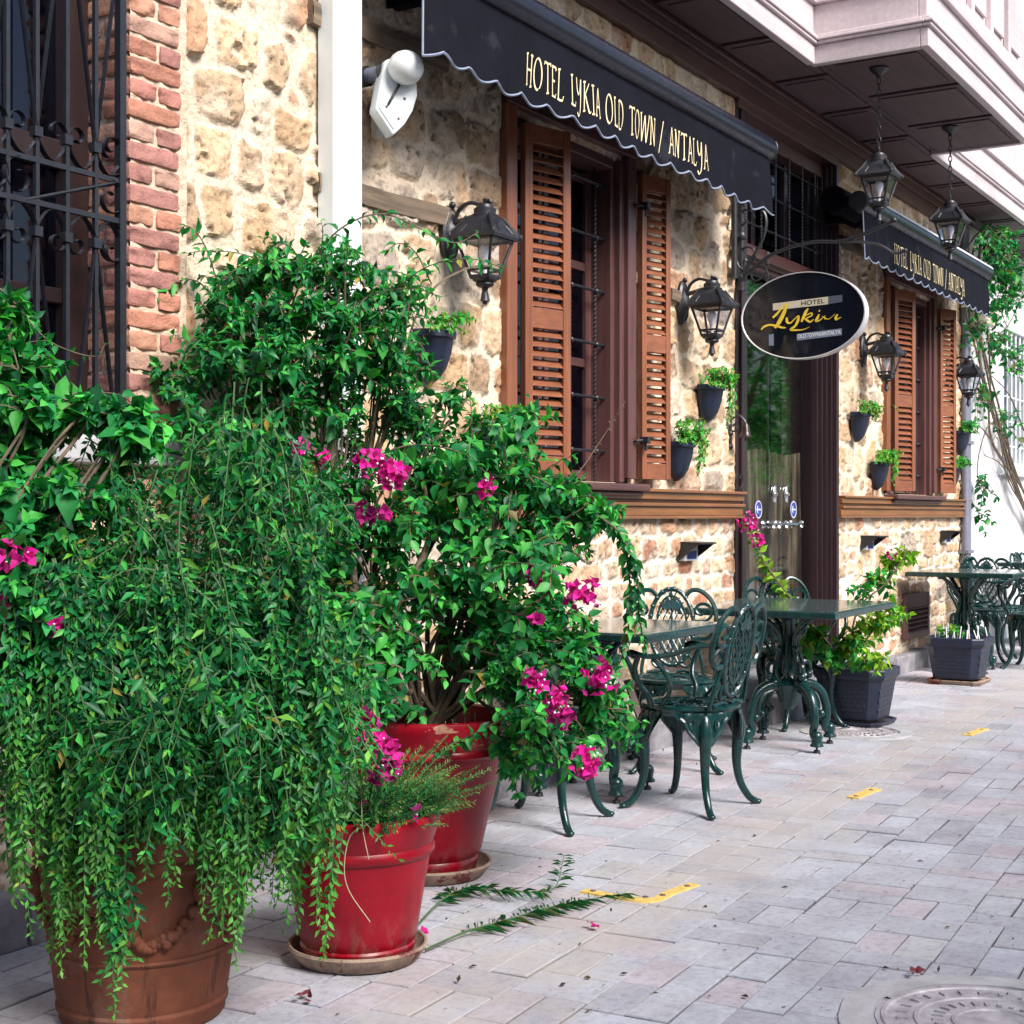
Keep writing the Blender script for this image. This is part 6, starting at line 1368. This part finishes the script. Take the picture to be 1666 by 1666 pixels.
# the grey forked trunk seen through the gap
limb(stm,[R2z+np.array([0,0,.47]),at_depth(634,1080,5.0),at_depth(640,1000,4.95),at_depth(680,920,5.0),at_depth(700,860,5.1),at_depth(690,780,5.2)],.020,.008,.01,8); limb(stm,[R2z+np.array([-.03,.02,.47]),at_depth(590,1000,5.0),at_depth(570,900,5.0),at_depth(530,830,5.0),at_depth(500,770,5.0)],.016,.006,.01,8); limb(stm,[R2z+np.array([.03,0,.47]),at_depth(820,1020,5.05),at_depth(850,1000,5.0),at_depth(900,960,5.05)],.012,.005,.01,7)
fol.build('foliage',M['leaf'],t,w=True,smooth=180); stm.build('stems',M['stem'],t,w=True)
for (px,py,r,d) in ((488,733,17,4.75),(525,750,11,4.75),(606,752,24,4.62),(636,775,24,4.62),(595,838,17,4.7),(625,835,8,4.7),(788,790,12,4.95),(865,933,15,4.8),(877,948,8,4.8),(945,970,29,4.72),(868,1110,18,4.58),(908,1142,20,4.56),(912,1165,17,4.56),(973,1103,25,4.72),(955,1240,24,4.58),(595,1174,17,3.95),(532,1238,17,3.66),(548,1222,13,3.66),(596,1205,20,3.9),(628,1222,23,3.9),(618,1255,17,3.88),(875,1010,7,4.7)):
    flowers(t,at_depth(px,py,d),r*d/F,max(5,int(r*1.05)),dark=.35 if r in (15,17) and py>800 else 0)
b=MB()
for k in range(14):
    px=rng.uniform(640,800); p=R2z+np.array([rng.uniform(-.18,.2),rng.uniform(-.2,.1),.48]); b.tube([p,p+np.array([rng.normal(0,.02),rng.normal(0,.02),rng.uniform(.05,.12)])],.002,3)
b.build('dry_stubs',M['cane'],t,w=True)

# ------------------------------------------------------------------ red pot in front with the fine leaved plant
R1=np.array([3.33,-1.005,0.0])
saucer(R1,.198,'round clay saucer under the smaller red pot in front'); R1z=R1+np.array([0,0,.016])
t=thing('potted_cuphea','fine leaved feathery plant in the smaller glossy red pot in front','potted plant',R1z)
pot(t,R1z,.232,.158,.405,M['red_paint'],.085)
def cuphea():
    fol=MB(); stm=MB(); c=R1z+np.array([0,0,.36]); rt=np.array([ST,-CT,0]); fw=np.array([CT,ST,0])
    for i in range(300):
        a=rng.uniform(0,2*PI); dx,dy=math.cos(a),math.sin(a); r0=rng.uniform(0,.18); L=rng.uniform(.10,.25)
        base=c+rt*dx*r0+fw*dy*r0; lean=rng.uniform(.3,1.1)
        if dx>0 and rng.random()<.35: L*=1.35; lean*=1.25
        d=unit(rt*dx*lean+fw*dy*lean*.8+UP*rng.uniform(.45,.9)); P=np.array([base+d*L*q+rt*dx*.05*q*q-UP*.03*q*q for q in np.linspace(0,1,8)])
        k=int(L/.0050); v=np.linspace(.1,1,k); pos=np.stack([np.interp(v,np.linspace(0,1,8),P[:,q]) for q in range(3)],1); tan=unit(np.gradient(pos,axis=0)); aa=unit(np.cross(tan,fw)); bb=np.cross(tan,aa); ph=(np.arange(k)%2)*PI+rng.uniform(0,3)+rng.normal(0,.3,k); rad=np.cos(ph)[:,None]*aa+np.sin(ph)[:,None]*bb
        sz=rng.uniform(.016,.026,k)*np.interp(v,[0,.8,1],[1,1,.5]); C=leaf_cols(k,[DARK*1.3,MID,np.array([.08,.22,.05])],[.4,.35,.25]); tk=np.clip((v-.75)/.25,0,1)[:,None]; C=C*(1-tk)+np.array([.20,.30,.07])*tk
        leaves(fol,pos,unit(rad*.8+tan*.7),unit(UP+rng.normal(0,.3,(k,3))),sz,sz*.42,C,False); stm.tube(P,np.linspace(.0020,.0010,8),3,cap=False)
    stm.build('shoots',M['green_stem'],t,w=True); stm=MB()
    fol.build('foliage',M['leaf_soft'],t,w=True,smooth=180)
    for Q in ([(600,1340),(570,1360),(560,1410),(568,1450),(602,1500)],[(588,1290),(590,1345),(600,1398)]): stm.tube(cr([at_depth(x,y,3.93) for x,y in Q],6),.0016,4)
    stm.build('dry_stalk',M['cane'],t,w=True)
    for k in range(7):
        p=c+rt*rng.uniform(-.05,.22)+fw*rng.uniform(-.15,0)+UP*rng.uniform(.05,.15); flowers(t,p,.008,2,'small_bloom',.4)
cuphea()

# ------------------------------------------------------------------ the dense climber on the wall by the white downpipe
CL=np.array([4.05,-.22,0.0])
t=thing('climbing_shrub','dense dark green climber spread over the wall and the foot of the white downpipe','climber',CL)
palD=[DARK,MID,LITE*.9]; wD=[.28,.47,.25]
blobs=[(400,440,5.0,70,25,.14,22),(470,430,5.05,80,35,.16,30),(560,430,5.1,60,35,.14,22),(380,500,4.95,60,35,.14,26),(460,500,5.0,90,45,.2,44),(560,500,5.1,90,50,.2,44),(640,490,5.2,60,35,.16,20),(360,570,4.9,70,50,.16,34),(450,580,4.95,90,55,.2,48),(550,580,5.05,90,55,.2,46),(640,570,5.15,70,55,.18,32),(300,610,4.85,50,35,.12,20),(440,660,4.95,80,40,.16,28),(540,660,5.05,60,40,.14,22),(640,650,5.2,60,50,.18,28),(690,690,5.25,60,50,.16,26),(580,720,5.2,60,40,.14,18),(720,640,5.35,50,30,.1,10),(790,720,5.4,50,45,.12,22),(380,720,4.8,70,50,.14,24),(470,760,4.8,70,50,.14,22),(330,680,4.8,50,40,.12,18),(560,800,5.0,60,50,.14,22)]
fol,stm=bush(t,CL+np.array([0,0,.03]),blobs,palD,wD,.056,.64,.14,10,.012,droop=.25,dens=.82)
arch(fol,stm,[at_depth(500,440,5.05),at_depth(550,375,5.1),at_depth(620,348,5.2),at_depth(690,375,5.35),at_depth(740,395,5.5),at_depth(778,378,5.6)],.046,.65,.022,palD,[.2,.5,.3],.004)
arch(fol,stm,[at_depth(480,450,5.0),at_depth(400,415,4.95),at_depth(340,408,4.9),at_depth(303,412,4.9)],.042,.62,.016,palD,[.2,.5,.3],.003); arch(fol,stm,[at_depth(430,500,5.0),at_depth(380,455,4.95),at_depth(325,450,4.9)],.042,.62,.016,palD,[.2,.5,.3],.003)
arch(fol,stm,[at_depth(520,430,5.05),at_depth(525,380,5.05),at_depth(522,358,5.05)],.035,.6,.012,palD,[.1,.4,.5],.003); arch(fol,stm,[at_depth(600,480,5.1),at_depth(680,465,5.25),at_depth(715,485,5.3)],.04,.65,.018,palD,[.2,.5,.3],.003)
for k in range(26):
    a=at_depth(rng.uniform(340,720),rng.uniform(430,640),5.0+rng.uniform(-.05,.2)); d=np.array([ST,-CT,0])*rng.normal(0,.16)+UP*rng.uniform(.02,.16)-np.array([CT,ST,0])*rng.uniform(.0,.12)
    arch(fol,stm,[a,a+d*.6+UP*.05,a+d*1.2+UP*.02,a+d*1.7-UP*.06],.05,.64,.016,palD,[.15,.5,.35],.003)
stm.tube(cr([at_depth(640,690,5.2),at_depth(668,540,5.3),at_depth(705,470,5.4),at_depth(760,437,5.6),at_depth(800,432,5.7)],6),.0045,5)
fol.build('foliage',M['leaf'],t,w=True,smooth=180); stm.build('stems',M['stem'],t,w=True)

# ------------------------------------------------------------------ navy planters on the ground
SP=np.array([8.62,-.70,0.0]); planter_tray(SP,.40,0,'navy tray under the square planter with tall lime leaves',M['navy_plastic'])
t=thing('potted_bougainvillea','lime leaved bougainvillea leaning out of a square navy planter beside the door table','potted plant',SP)
square_planter(t,SP+np.array([0,0,.012]),.44,.33,.335,0)
palL=[LIME,LIME*.6,LITE,MID]; wL=[.38,.30,.22,.10]
fol=MB(); stm=MB()
for (px,py,d,rx,ry,n,pal,w) in ((1325,1030,8.5,30,35,22,palL,[.1,.35,.35,.2]),(1395,1040,8.5,40,25,26,palL,wL),(1430,1010,8.6,35,22,20,palL,wL),(1455,990,8.7,20,18,10,palL,[.7,.2,.1,0]),(1370,1065,8.5,45,20,18,palL,[.0,.2,.4,.4]),(1425,1070,8.4,22,16,10,palL,[.6,.3,.1,0]),(1405,960,8.8,22,12,7,palL,[0,0,.5,.5]),(1430,945,8.85,22,18,10,palL,[0,.1,.4,.5]),(1455,920,8.9,17,18,9,palL,[.5,.4,.1,0]),(1472,900,8.9,12,14,8,palL,[.8,.2,0,0])):
    c=at_depth(px,py,d); dl=unit(rng.normal(size=(n,3))); tips=c+(dl[:,:1]*np.array([ST,-CT,0])*(rx*d/F)+dl[:,1:2]*np.array([CT,ST,0])*.10+dl[:,2:]*UP*(ry*d/F))*rng.random((n,1))**.5
    twigs(fol,stm,tips,unit(dl+UP*.4),.09,5,.066,.82,pal,w,.3,True,4)
for Q in ([(1395,1090),(1385,1040),(1400,985),(1440,950),(1478,895)],[(1400,1090),(1410,1040),(1440,1010),(1470,975)],[(1375,1090),(1350,1050),(1320,1015)],[(1370,1090),(1330,1050),(1295,985),(1250,925),(1215,860)]):
    limb(stm,[at_depth(x,y,8.75) for x,y in Q],.009,.003,.006,6)
arch(fol,stm,[at_depth(1330,1045,8.8),at_depth(1292,985,8.9),at_depth(1255,935,8.95),at_depth(1232,890,9.0),at_depth(1212,845,9.0)],.072,.82,.014,palL,[.45,.35,.2,0],.005)
arch(fol,stm,[at_depth(1300,1000,8.9),at_depth(1255,930,8.95),at_depth(1228,885,9.0)],.07,.82,.016,palL,[.45,.35,.2,0],.005)
fol.build('foliage',M['leaf_soft'],t,w=True,smooth=180); stm.build('stems',M['stem'],t,w=True)
for (px,py,r) in ((1214,845,14),(1224,866,14),(1232,880,10),(1450,900,7),(1240,1002,6)): flowers(t,at_depth(px,py,8.9 if px<1300 else 8.85),r*8.9/F,int(r*1.1))
b=MB()
for k in range(16): p=SP+np.array([rng.uniform(-.17,.17),rng.uniform(-.17,.17),.30]); b.tube([p,p+np.array([rng.normal(0,.02),rng.normal(0,.02),rng.uniform(.06,.13)])],.003,4)
b.build('dry_stubs',M['cane'],t,w=True)
SP2=np.array([11.12,-.66,0.0]); planter_tray(SP2,.40,0,'mossy clay tray under the far square planter of cut stubs',M['saucer'])
t=thing('potted_stubs','far square navy planter holding pale cut stubs and one leafy sprout','potted plant',SP2); square_planter(t,SP2+np.array([0,0,.012]),.44,.33,.335,0)
fol=MB(); stm=MB()
for k in range(20): p=SP2+np.array([rng.uniform(-.18,.18),rng.uniform(-.18,.18),.30]); stm.tube([p,p+np.array([rng.normal(0,.015),rng.normal(0,.015),rng.uniform(.06,.15)])],.004,4)
tips=at_depth(1540,1025,11.0)+rng.normal(0,.05,(9,3))*np.array([1,1,.4]); twigs(fol,None,tips,np.tile(UP,(9,1))+rng.normal(0,.4,(9,3)),.08,4,.06,.8,palL,[.1,.3,.4,.2],.3)
fol.build('foliage',M['leaf_soft'],t,w=True,smooth=180); stm.build('dry_stubs',M['white_mark'],t,w=True)

# ------------------------------------------------------------------ half-round planters hung on the wall
def wall_planter():
    t=thing('wall_planter','','wall planter'); b=MB()
    pr=[(0,-.215),(.02,-.214),(.05,-.190),(.075,-.150),(.095,-.09),(.105,-.03),(.107,-.028),(.116,-.026),(.117,.0),(.112,.004),(.102,.0),(.095,-.05)]
    b.lathe(pr,22,a0=PI,a1=2*PI,rf=lambda p,z:1-.18*np.abs(np.sin(p))[None,:]**6*0); m=len(pr)
    b.add([[-r,-.001,z] for r,z in pr]+[[r,-.001,z] for r,z in pr],[[i,i+1,m+i+1,m+i] for i in range(m-1)]); b.build('bowl',M['navy_plastic'],t,smooth=40)
    b=MB(); b.lathe([(0,-.022),(.10,-.026)],16,a0=PI,a1=2*PI); b.build('soil',M['soil'],t); return t
WP=wall_planter(); first=True
for (px,py,lab,sp,hang,pal,w,top) in (
   (707,540,'navy wall planter nearest the white downpipe, below the first lantern',.10,0,[LITE,LIME*.6],[.6,.4],.10),
   (797,693,'navy wall planter almost swallowed by the bush left of the near window',.10,0,[LIME*.6,LITE],[.6,.4],.10),
   (1155,628,'navy wall planter trailing two tone leaves, above the small door bell',.10,.22,[LITE,LIME*.6,np.array([.4,.42,.22])],[.5,.3,.2],.11),
   (1106,720,'navy wall planter half behind the open right shutter of the near window',.10,.16,[LITE,LIME*.6],[.6,.4],.13),
   (1398,672,'navy wall planter high on the wall between the door and the far window',.09,.05,[LITE,LIME*.6,np.array([.4,.42,.22])],[.4,.4,.2],.06),
   (1430,752,'navy wall planter with clover like leaves, just left of the far shutter',.11,.16,[LIME*.7,LITE],[.6,.4],.10),
   (1564,702,'small navy wall planter right of the far window under the last lantern',.08,0,[MID,LITE],[.6,.4],.10),
   (1548,760,'lowest small navy wall planter at the far end, under its neighbour',.06,0,[LITE,MID],[.6,.4],.07)):
    q=on_wall(px,py,.06); o=WP if first else dup(WP,(0,0,0)); first=False
    o.location=(q[0],-.03,q[2]); o['label']=lab; o['group']='navy planters hung on the stone wall'
    fol=MB(); stm=MB(); L=np.array(o.location); n=22
    tips=L+np.stack([rng.normal(0,sp*.8,n),-.06-np.abs(rng.normal(0,.05,n)),rng.uniform(.01,top,n)],1); twigs(fol,stm,tips,unit(tips-L+np.array([0,-.05,-.02])),.07,6,.034,.85,pal,w,.3,True,4)
    if hang:
        n=9; sx=rng.uniform(.03,.13,n); a=L+np.stack([sx,-.10+0*sx,.01+0*sx],1)
        for k in range(n): arch(fol,stm,[L+np.array([.02,-.05,.0]),a[k]+np.array([0,-.02,.03]),a[k]+np.array([.03,-.02,-hang*rng.uniform(.3,.6)]),a[k]+np.array([.035,0,-hang*rng.uniform(.7,1.2)])],.036,.85,.02,pal,w,.002)
    fol.build('foliage',M['leaf_soft'],o,w=True,smooth=180); stm.build('stems',M['green_stem'],o,w=True)

# ------------------------------------------------------------------ vine at the far corner and tree crown behind it
vb=np.array([16.9,-.30,0]); t=thing('wall_vine','bare stemmed vine climbing the white house beside the last lantern','vine',vb)
fol=MB(); stm=MB(); palV=[DARK*1.2,MID,LITE*.8,np.array([.20,.22,.10])]; wV=[.35,.38,.2,.07]
V_=lambda px,py,o=.12: on_wall(px,py,o)
for k in range(8):
    j=lambda s=5:rng.normal(0,s)
    limb(stm,[V_(1700+k*4,900),V_(1660+j(),800+j()),V_(1628+j(6),710+j()),V_(1600+j(7),600+j()),V_(1586+j(8),500+j()),V_(1592+j(12),410+j()),V_(1615+j(15),340+j(10))],.015-.001*k,.007,.02,6)
for Q in ([(1600,560),(1640,530),(1666,470)],[(1592,500),(1625,460),(1655,400)],[(1640,720),(1610,690),(1590,760),(1600,800)],[(1666,830),(1632,760),(1600,740)],[(1645,770),(1600,700),(1575,690)],[(1666,700),(1640,640),(1600,600)]): limb(stm,[V_(x,y) for x,y in Q],.009,.004,.02,5)
for (px,py,rx,ry,n,o) in ((1625,395,50,35,60,.35),(1640,440,40,45,55,.3),(1600,470,25,45,26,.22),(1640,500,30,30,12,.25),(1625,560,40,40,16,.18),(1655,600,20,60,10,.15),(1600,640,22,50,9,.15),(1640,690,30,40,7,.15),(1602,790,16,30,7,.15),(1598,840,12,16,3,.15),(1590,540,20,30,10,.2)):
    c=V_(px,py,o); d=c[0]*CT+(c[1]+D)*ST; dl=unit(rng.normal(size=(n,3))); tips=c+(dl[:,:1]*np.array([1,0,0])*(rx*d/F*1.8)+dl[:,1:2]*np.array([0,1,0])*.12+dl[:,2:]*UP*(ry*d/F))*rng.random((n,1))**.5
    twigs(fol,stm,tips,unit(dl+np.array([0,-.4,-.2])),.20,6,.085,.78,palV,wV,.5,True,3,.004)
fol.build('foliage',M['leaf'],t,w=True,smooth=180); stm.build('stems',M['stem'],t,w=True)
def tree(name,label,cat,base,h,crowns,leaf,n,pal,w,tr=.14):
    t=thing(name,label,cat,base); base=np.asarray(base,float); fol=MB(); stm=MB()
    top=base+np.array([0,0,h]); limb(stm,[base,base+np.array([.1,.05,h*.35]),top-np.array([0,0,h*.25])],tr,tr*.55,.03,10)
    for (dx,dy,dz,r,m) in crowns:
        c=base+np.array([dx,dy,dz]); limb(stm,[base+np.array([.08,.04,h*.4]),(base+c)/2+np.array([0,0,h*.25]),c],tr*.5,.015,.04,6)
        dl=unit(rng.normal(size=(m,3))); tips=c+dl*(r*(.35+.65*rng.random((m,1))**.6))*np.array([1,1,.8]); twigs(fol,stm,tips,dl+UP*.1,.42,n,leaf,.42,pal,w,.45,False,4,.006,hang=.6)
    fol.build('crown',M['leaf'],t,w=True,smooth=180); stm.build('trunk',M['stem'],t,w=True); return t
tree('street_tree','slender leafed tree behind the vine at the far right edge','tree',(20.4,-.55,0),5.4,[(0,0,4.6,.9,60),(-.7,-.1,4.2,.7,40),(.6,.1,5.2,.8,50),(-.2,0,3.6,.6,24)],.13,10,[DARK*1.3,MID,LITE*.9],[.4,.4,.2])
# across the lane, out of the frame: what the door, the panes and the sign mirror
tree('street_tree','bushy tree across the lane mirrored green in the entrance glass','tree',(18.2,-3.9,0),5.2,[(0,0,3.0,1.1,90),(-.9,.3,2.4,.9,70),(.9,-.3,2.6,1.0,70),(0,.2,4.2,1.2,90),(1.2,.4,3.9,1.0,60),(-1.0,-.4,3.8,1.0,60)],.15,10,[MID,LITE,LITE*1.4],[.3,.4,.3])
tree('street_tree','second bushy tree farther down the opposite side of the lane','tree',(20.9,-4.1,0),5.6,[(0,0,3.0,1.2,70),(-.9,.5,2.4,1.0,60),(0,.2,4.4,1.3,80),(1.1,.3,3.6,1.1,60)],.16,10,[MID,LITE,LITE*1.4],[.3,.4,.3])
oh=thing('unseen_opposite_house','unseen plastered house with shuttered openings, added across the lane to cut the sky light','building',(8,-7.4,0))  # unseen; added to cut sky fill, kept short so light reaches the right
f=MB(); f.bx(-14,9.5,-9.5,-7.4,0,4.4); f.build('wall',M['concrete'],oh,w=True)
f=MB(); f.bx(-14.2,9.7,-9.7,-7.1,4.4,4.6); f.build('eaves',M['brown_h'],oh,w=True)
for k in range(4):
    x=-10+k*5.2; f=MB(); f.bx(x,x+1.2,-7.36,-7.395,1.2,2.9); o=f.build('window',M['brown'],oh,w=True,bevel=.01); f=MB(); f.bx(x+.12,x+1.08,-7.345,-7.359,1.32,2.78); f.build('pane',M['dark_room'],o,w=True)

# ------------------------------------------------------------------ small things on the paving
def strip(name,label,ptsA,w):
    P=np.array([on_ground(x,y,0)[:2] for x,y in ptsA]); t=thing(name,label,'floor marking',(P[0][0],P[0][1],0),0,'yellow strips screwed to the paving')
    b=MB(); Q=cr(P,8) if len(P)>2 else np.array([P[0]+(P[1]-P[0])*q for q in np.linspace(0,1,8)]); T=unit(np.gradient(Q,axis=0)); N=np.stack([-T[:,1],T[:,0]],1); n=len(Q); ww=w*(1+.12*np.abs(np.linspace(-1,1,n))**4)
    V=[np.column_stack([Q+N*ww[:,None]/2*s,np.full(n,z)]) for s,z in ((1,-.002),(.94,.005),(-.94,.005),(-1,-.002))]; V=np.stack(V,1).reshape(-1,3); i=np.arange(n-1)[:,None]; j=np.arange(3)[None,:]
    b.add(V,np.stack([i*4+j,(i+1)*4+j,(i+1)*4+j+1,i*4+j+1],-1).reshape(-1,4)); 
    for e in (0,n-1): b.add(V[e*4:e*4+4],[[0,1,2,3]])
    b.build('strip',M['yellow'],t,w=True)
    return t,P
def bolts(t,pts):
    for p in pts: b=MB(); q=on_ground(*p); b.lathe([(0,.0085),(.009,.008),(.011,.005)],12,c=(q[0],q[1],0)); b.build('bolt',M['bolt'],t,w=True)
t,_=strip('marking_strip','bent yellow corner strip on the paving near the fallen fronds',[(950,1450),(1000,1459),(1050,1466),(1070,1464),(1090,1454),(1130,1440)],.042); bolts(t,[(965,1452),(1050,1462),(1078,1459),(1118,1444)])
t,_=strip('marking_strip','short straight yellow strip in the middle of the paving',[(1387,1299),(1424,1284)],.055); bolts(t,[(1392,1297),(1417,1287)])
t,_=strip('marking_strip','farthest small yellow strip on the paving, level with the navy planter',[(1572,1197),(1601,1186)],.055); bolts(t,[(1576,1195),(1597,1188)])
def frond(label,Q,lift):
    P=np.array([on_ground(x,y,0) for x,y in Q]); P[:,2]=.012+np.array(lift); t=thing('fallen_frond',label,'frond',(P[0][0],P[0][1],0),0,'green fronds lying on the paving')
    fol=MB(); stm=MB(); C=cr(P,10); n=len(C); tan=unit(np.gradient(C,axis=0)); v=np.linspace(0,1,n); k=150; u=np.clip(rng.uniform(.18,1,k),0,1); pos=np.stack([np.interp(u,v,C[:,q]) for q in range(3)],1); tn=np.stack([np.interp(u,v,tan[:,q]) for q in range(3)],1); side=unit(np.cross(tn,UP))*np.where(rng.random(k)<.5,1,-1)[:,None]
    L=rng.uniform(.045,.095,k)*np.interp(u,[.15,.5,1],[.9,1.0,.6]); col=leaf_cols(k,[DARK*1.6,MID,np.array([.16,.2,.08])],[.35,.4,.25])
    leaves(fol,pos,unit(side*.75+tn*.6+UP*rng.normal(0,.10,(k,1))),unit(UP+rng.normal(0,.3,(k,3))),L,L*.075,col,False); V=fol.v[-1]; V[:,2]=np.maximum(V[:,2],.004)
    stm.tube(C,np.linspace(.0036,.0012,n),6); fol.build('leaflets',M['leaf_soft'],t,w=True,smooth=180); stm.build('stalk',M['green_stem'],t,w=True)
frond('fallen green frond with an upturned tip lying between the red pots',[(680,1510),(720,1475),(760,1460),(840,1462),(900,1460),(918,1425)],[0,.01,.015,.012,.015,.06])
frond('fallen green frond lying flat and reaching towards the yellow corner strip',[(692,1552),(760,1525),(820,1510),(900,1485),(960,1472),(1020,1462)],[0,.006,.01,.008,.006,.006])
t=thing('wooden_slat','thin red brown wooden slat leaning by the green chair under the drooping branch','slat',on_ground(1046,1262)); b=MB(); a=at_depth(1020,1106,6.75); e=at_depth(1046,1182,6.70); d_=unit(e-a); s_=unit(np.cross(d_,np.array([0.5,.86,0]))); n_=np.cross(d_,s_); e2=e+d_*.02
b.box((a+e2)/2,(np.linalg.norm(e2-a),.035,.012),np.stack([d_,s_,n_],1)); b.build('slat',M['brown'],t,w=True,bevel=.002)
b=MB(); lv=MB(); n=240
px=rng.uniform(380,1666,n); py=rng.uniform(1080,1660,n); P=np.array([on_ground(x,y,.004) for x,y in zip(px,py)]); ok=(P[:,1]<-.16)&(P[:,0]<14)
px2=rng.uniform(1,13,160); P2=np.stack([px2,-.14-np.abs(rng.normal(0,.09,160)),np.full(160,.004)],1); P=np.vstack([P[ok],P2]); k=len(P)
A=rng.normal(size=(k,3)); A[:,2]=rng.uniform(0,.35,k); L=rng.uniform(.008,.026,k)*rng.uniform(.5,1.2,k)
leaves(lv,P,A,np.tile(UP,(k,1))+rng.normal(0,.3,(k,3)),L,L*rng.uniform(.4,.9,k),leaf_cols(k,[np.array([.35,.3,.25]),np.array([.9,.8,.5]),np.array([.5,.8,.35]),np.array([1.,.75,.6])],[.5,.2,.15,.15],.4),False); o=lv.build('leaf_litter',M['dead'],None); tag(o,'scattered dry leaf scraps and twigs on the pale paving','leaf litter',kind='stuff')
for (x,y,r,lab) in ((1312,1157,.028,'magenta petals fallen on the paving under the door table'),(1225,1178,.034,'magenta petals fallen beside the door table foot near the wall'),(965,1508,.016,'single magenta petal on the paving below the yellow corner strip'),(688,1523,.018,'magenta petal beside the smaller red pot'),(1015,1298,.03,'faded reddish petals on the paving between the near chairs'),(505,1625,.030,'faded reddish petals on the paving in front of the smaller red pot'),(1483,1588,.014,'single reddish petal on the open paving near the manhole')):
    q=on_ground(x,y,.008); b=MB(); n=max(3,int(r*220)); P=q+np.stack([rng.normal(0,r*.5,n),rng.normal(0,r*.5,n),rng.uniform(0,.012,n)],1); A=rng.normal(size=(n,3)); A[:,2]=np.abs(A[:,2])*.5; L=rng.uniform(.018,.03,n)
    leaves(b,P,A,np.tile(UP,(n,1))+rng.normal(0,.5,(n,3)),L,L*1.2,np.tile(np.array([.5,.012,.2]) if 'magenta' in lab else np.array([.22,.05,.07]),(n,1)),True); o=b.build('fallen_petals',M['bract'],None,smooth=60); tag(o,lab,'petals','magenta petals fallen on the paving')
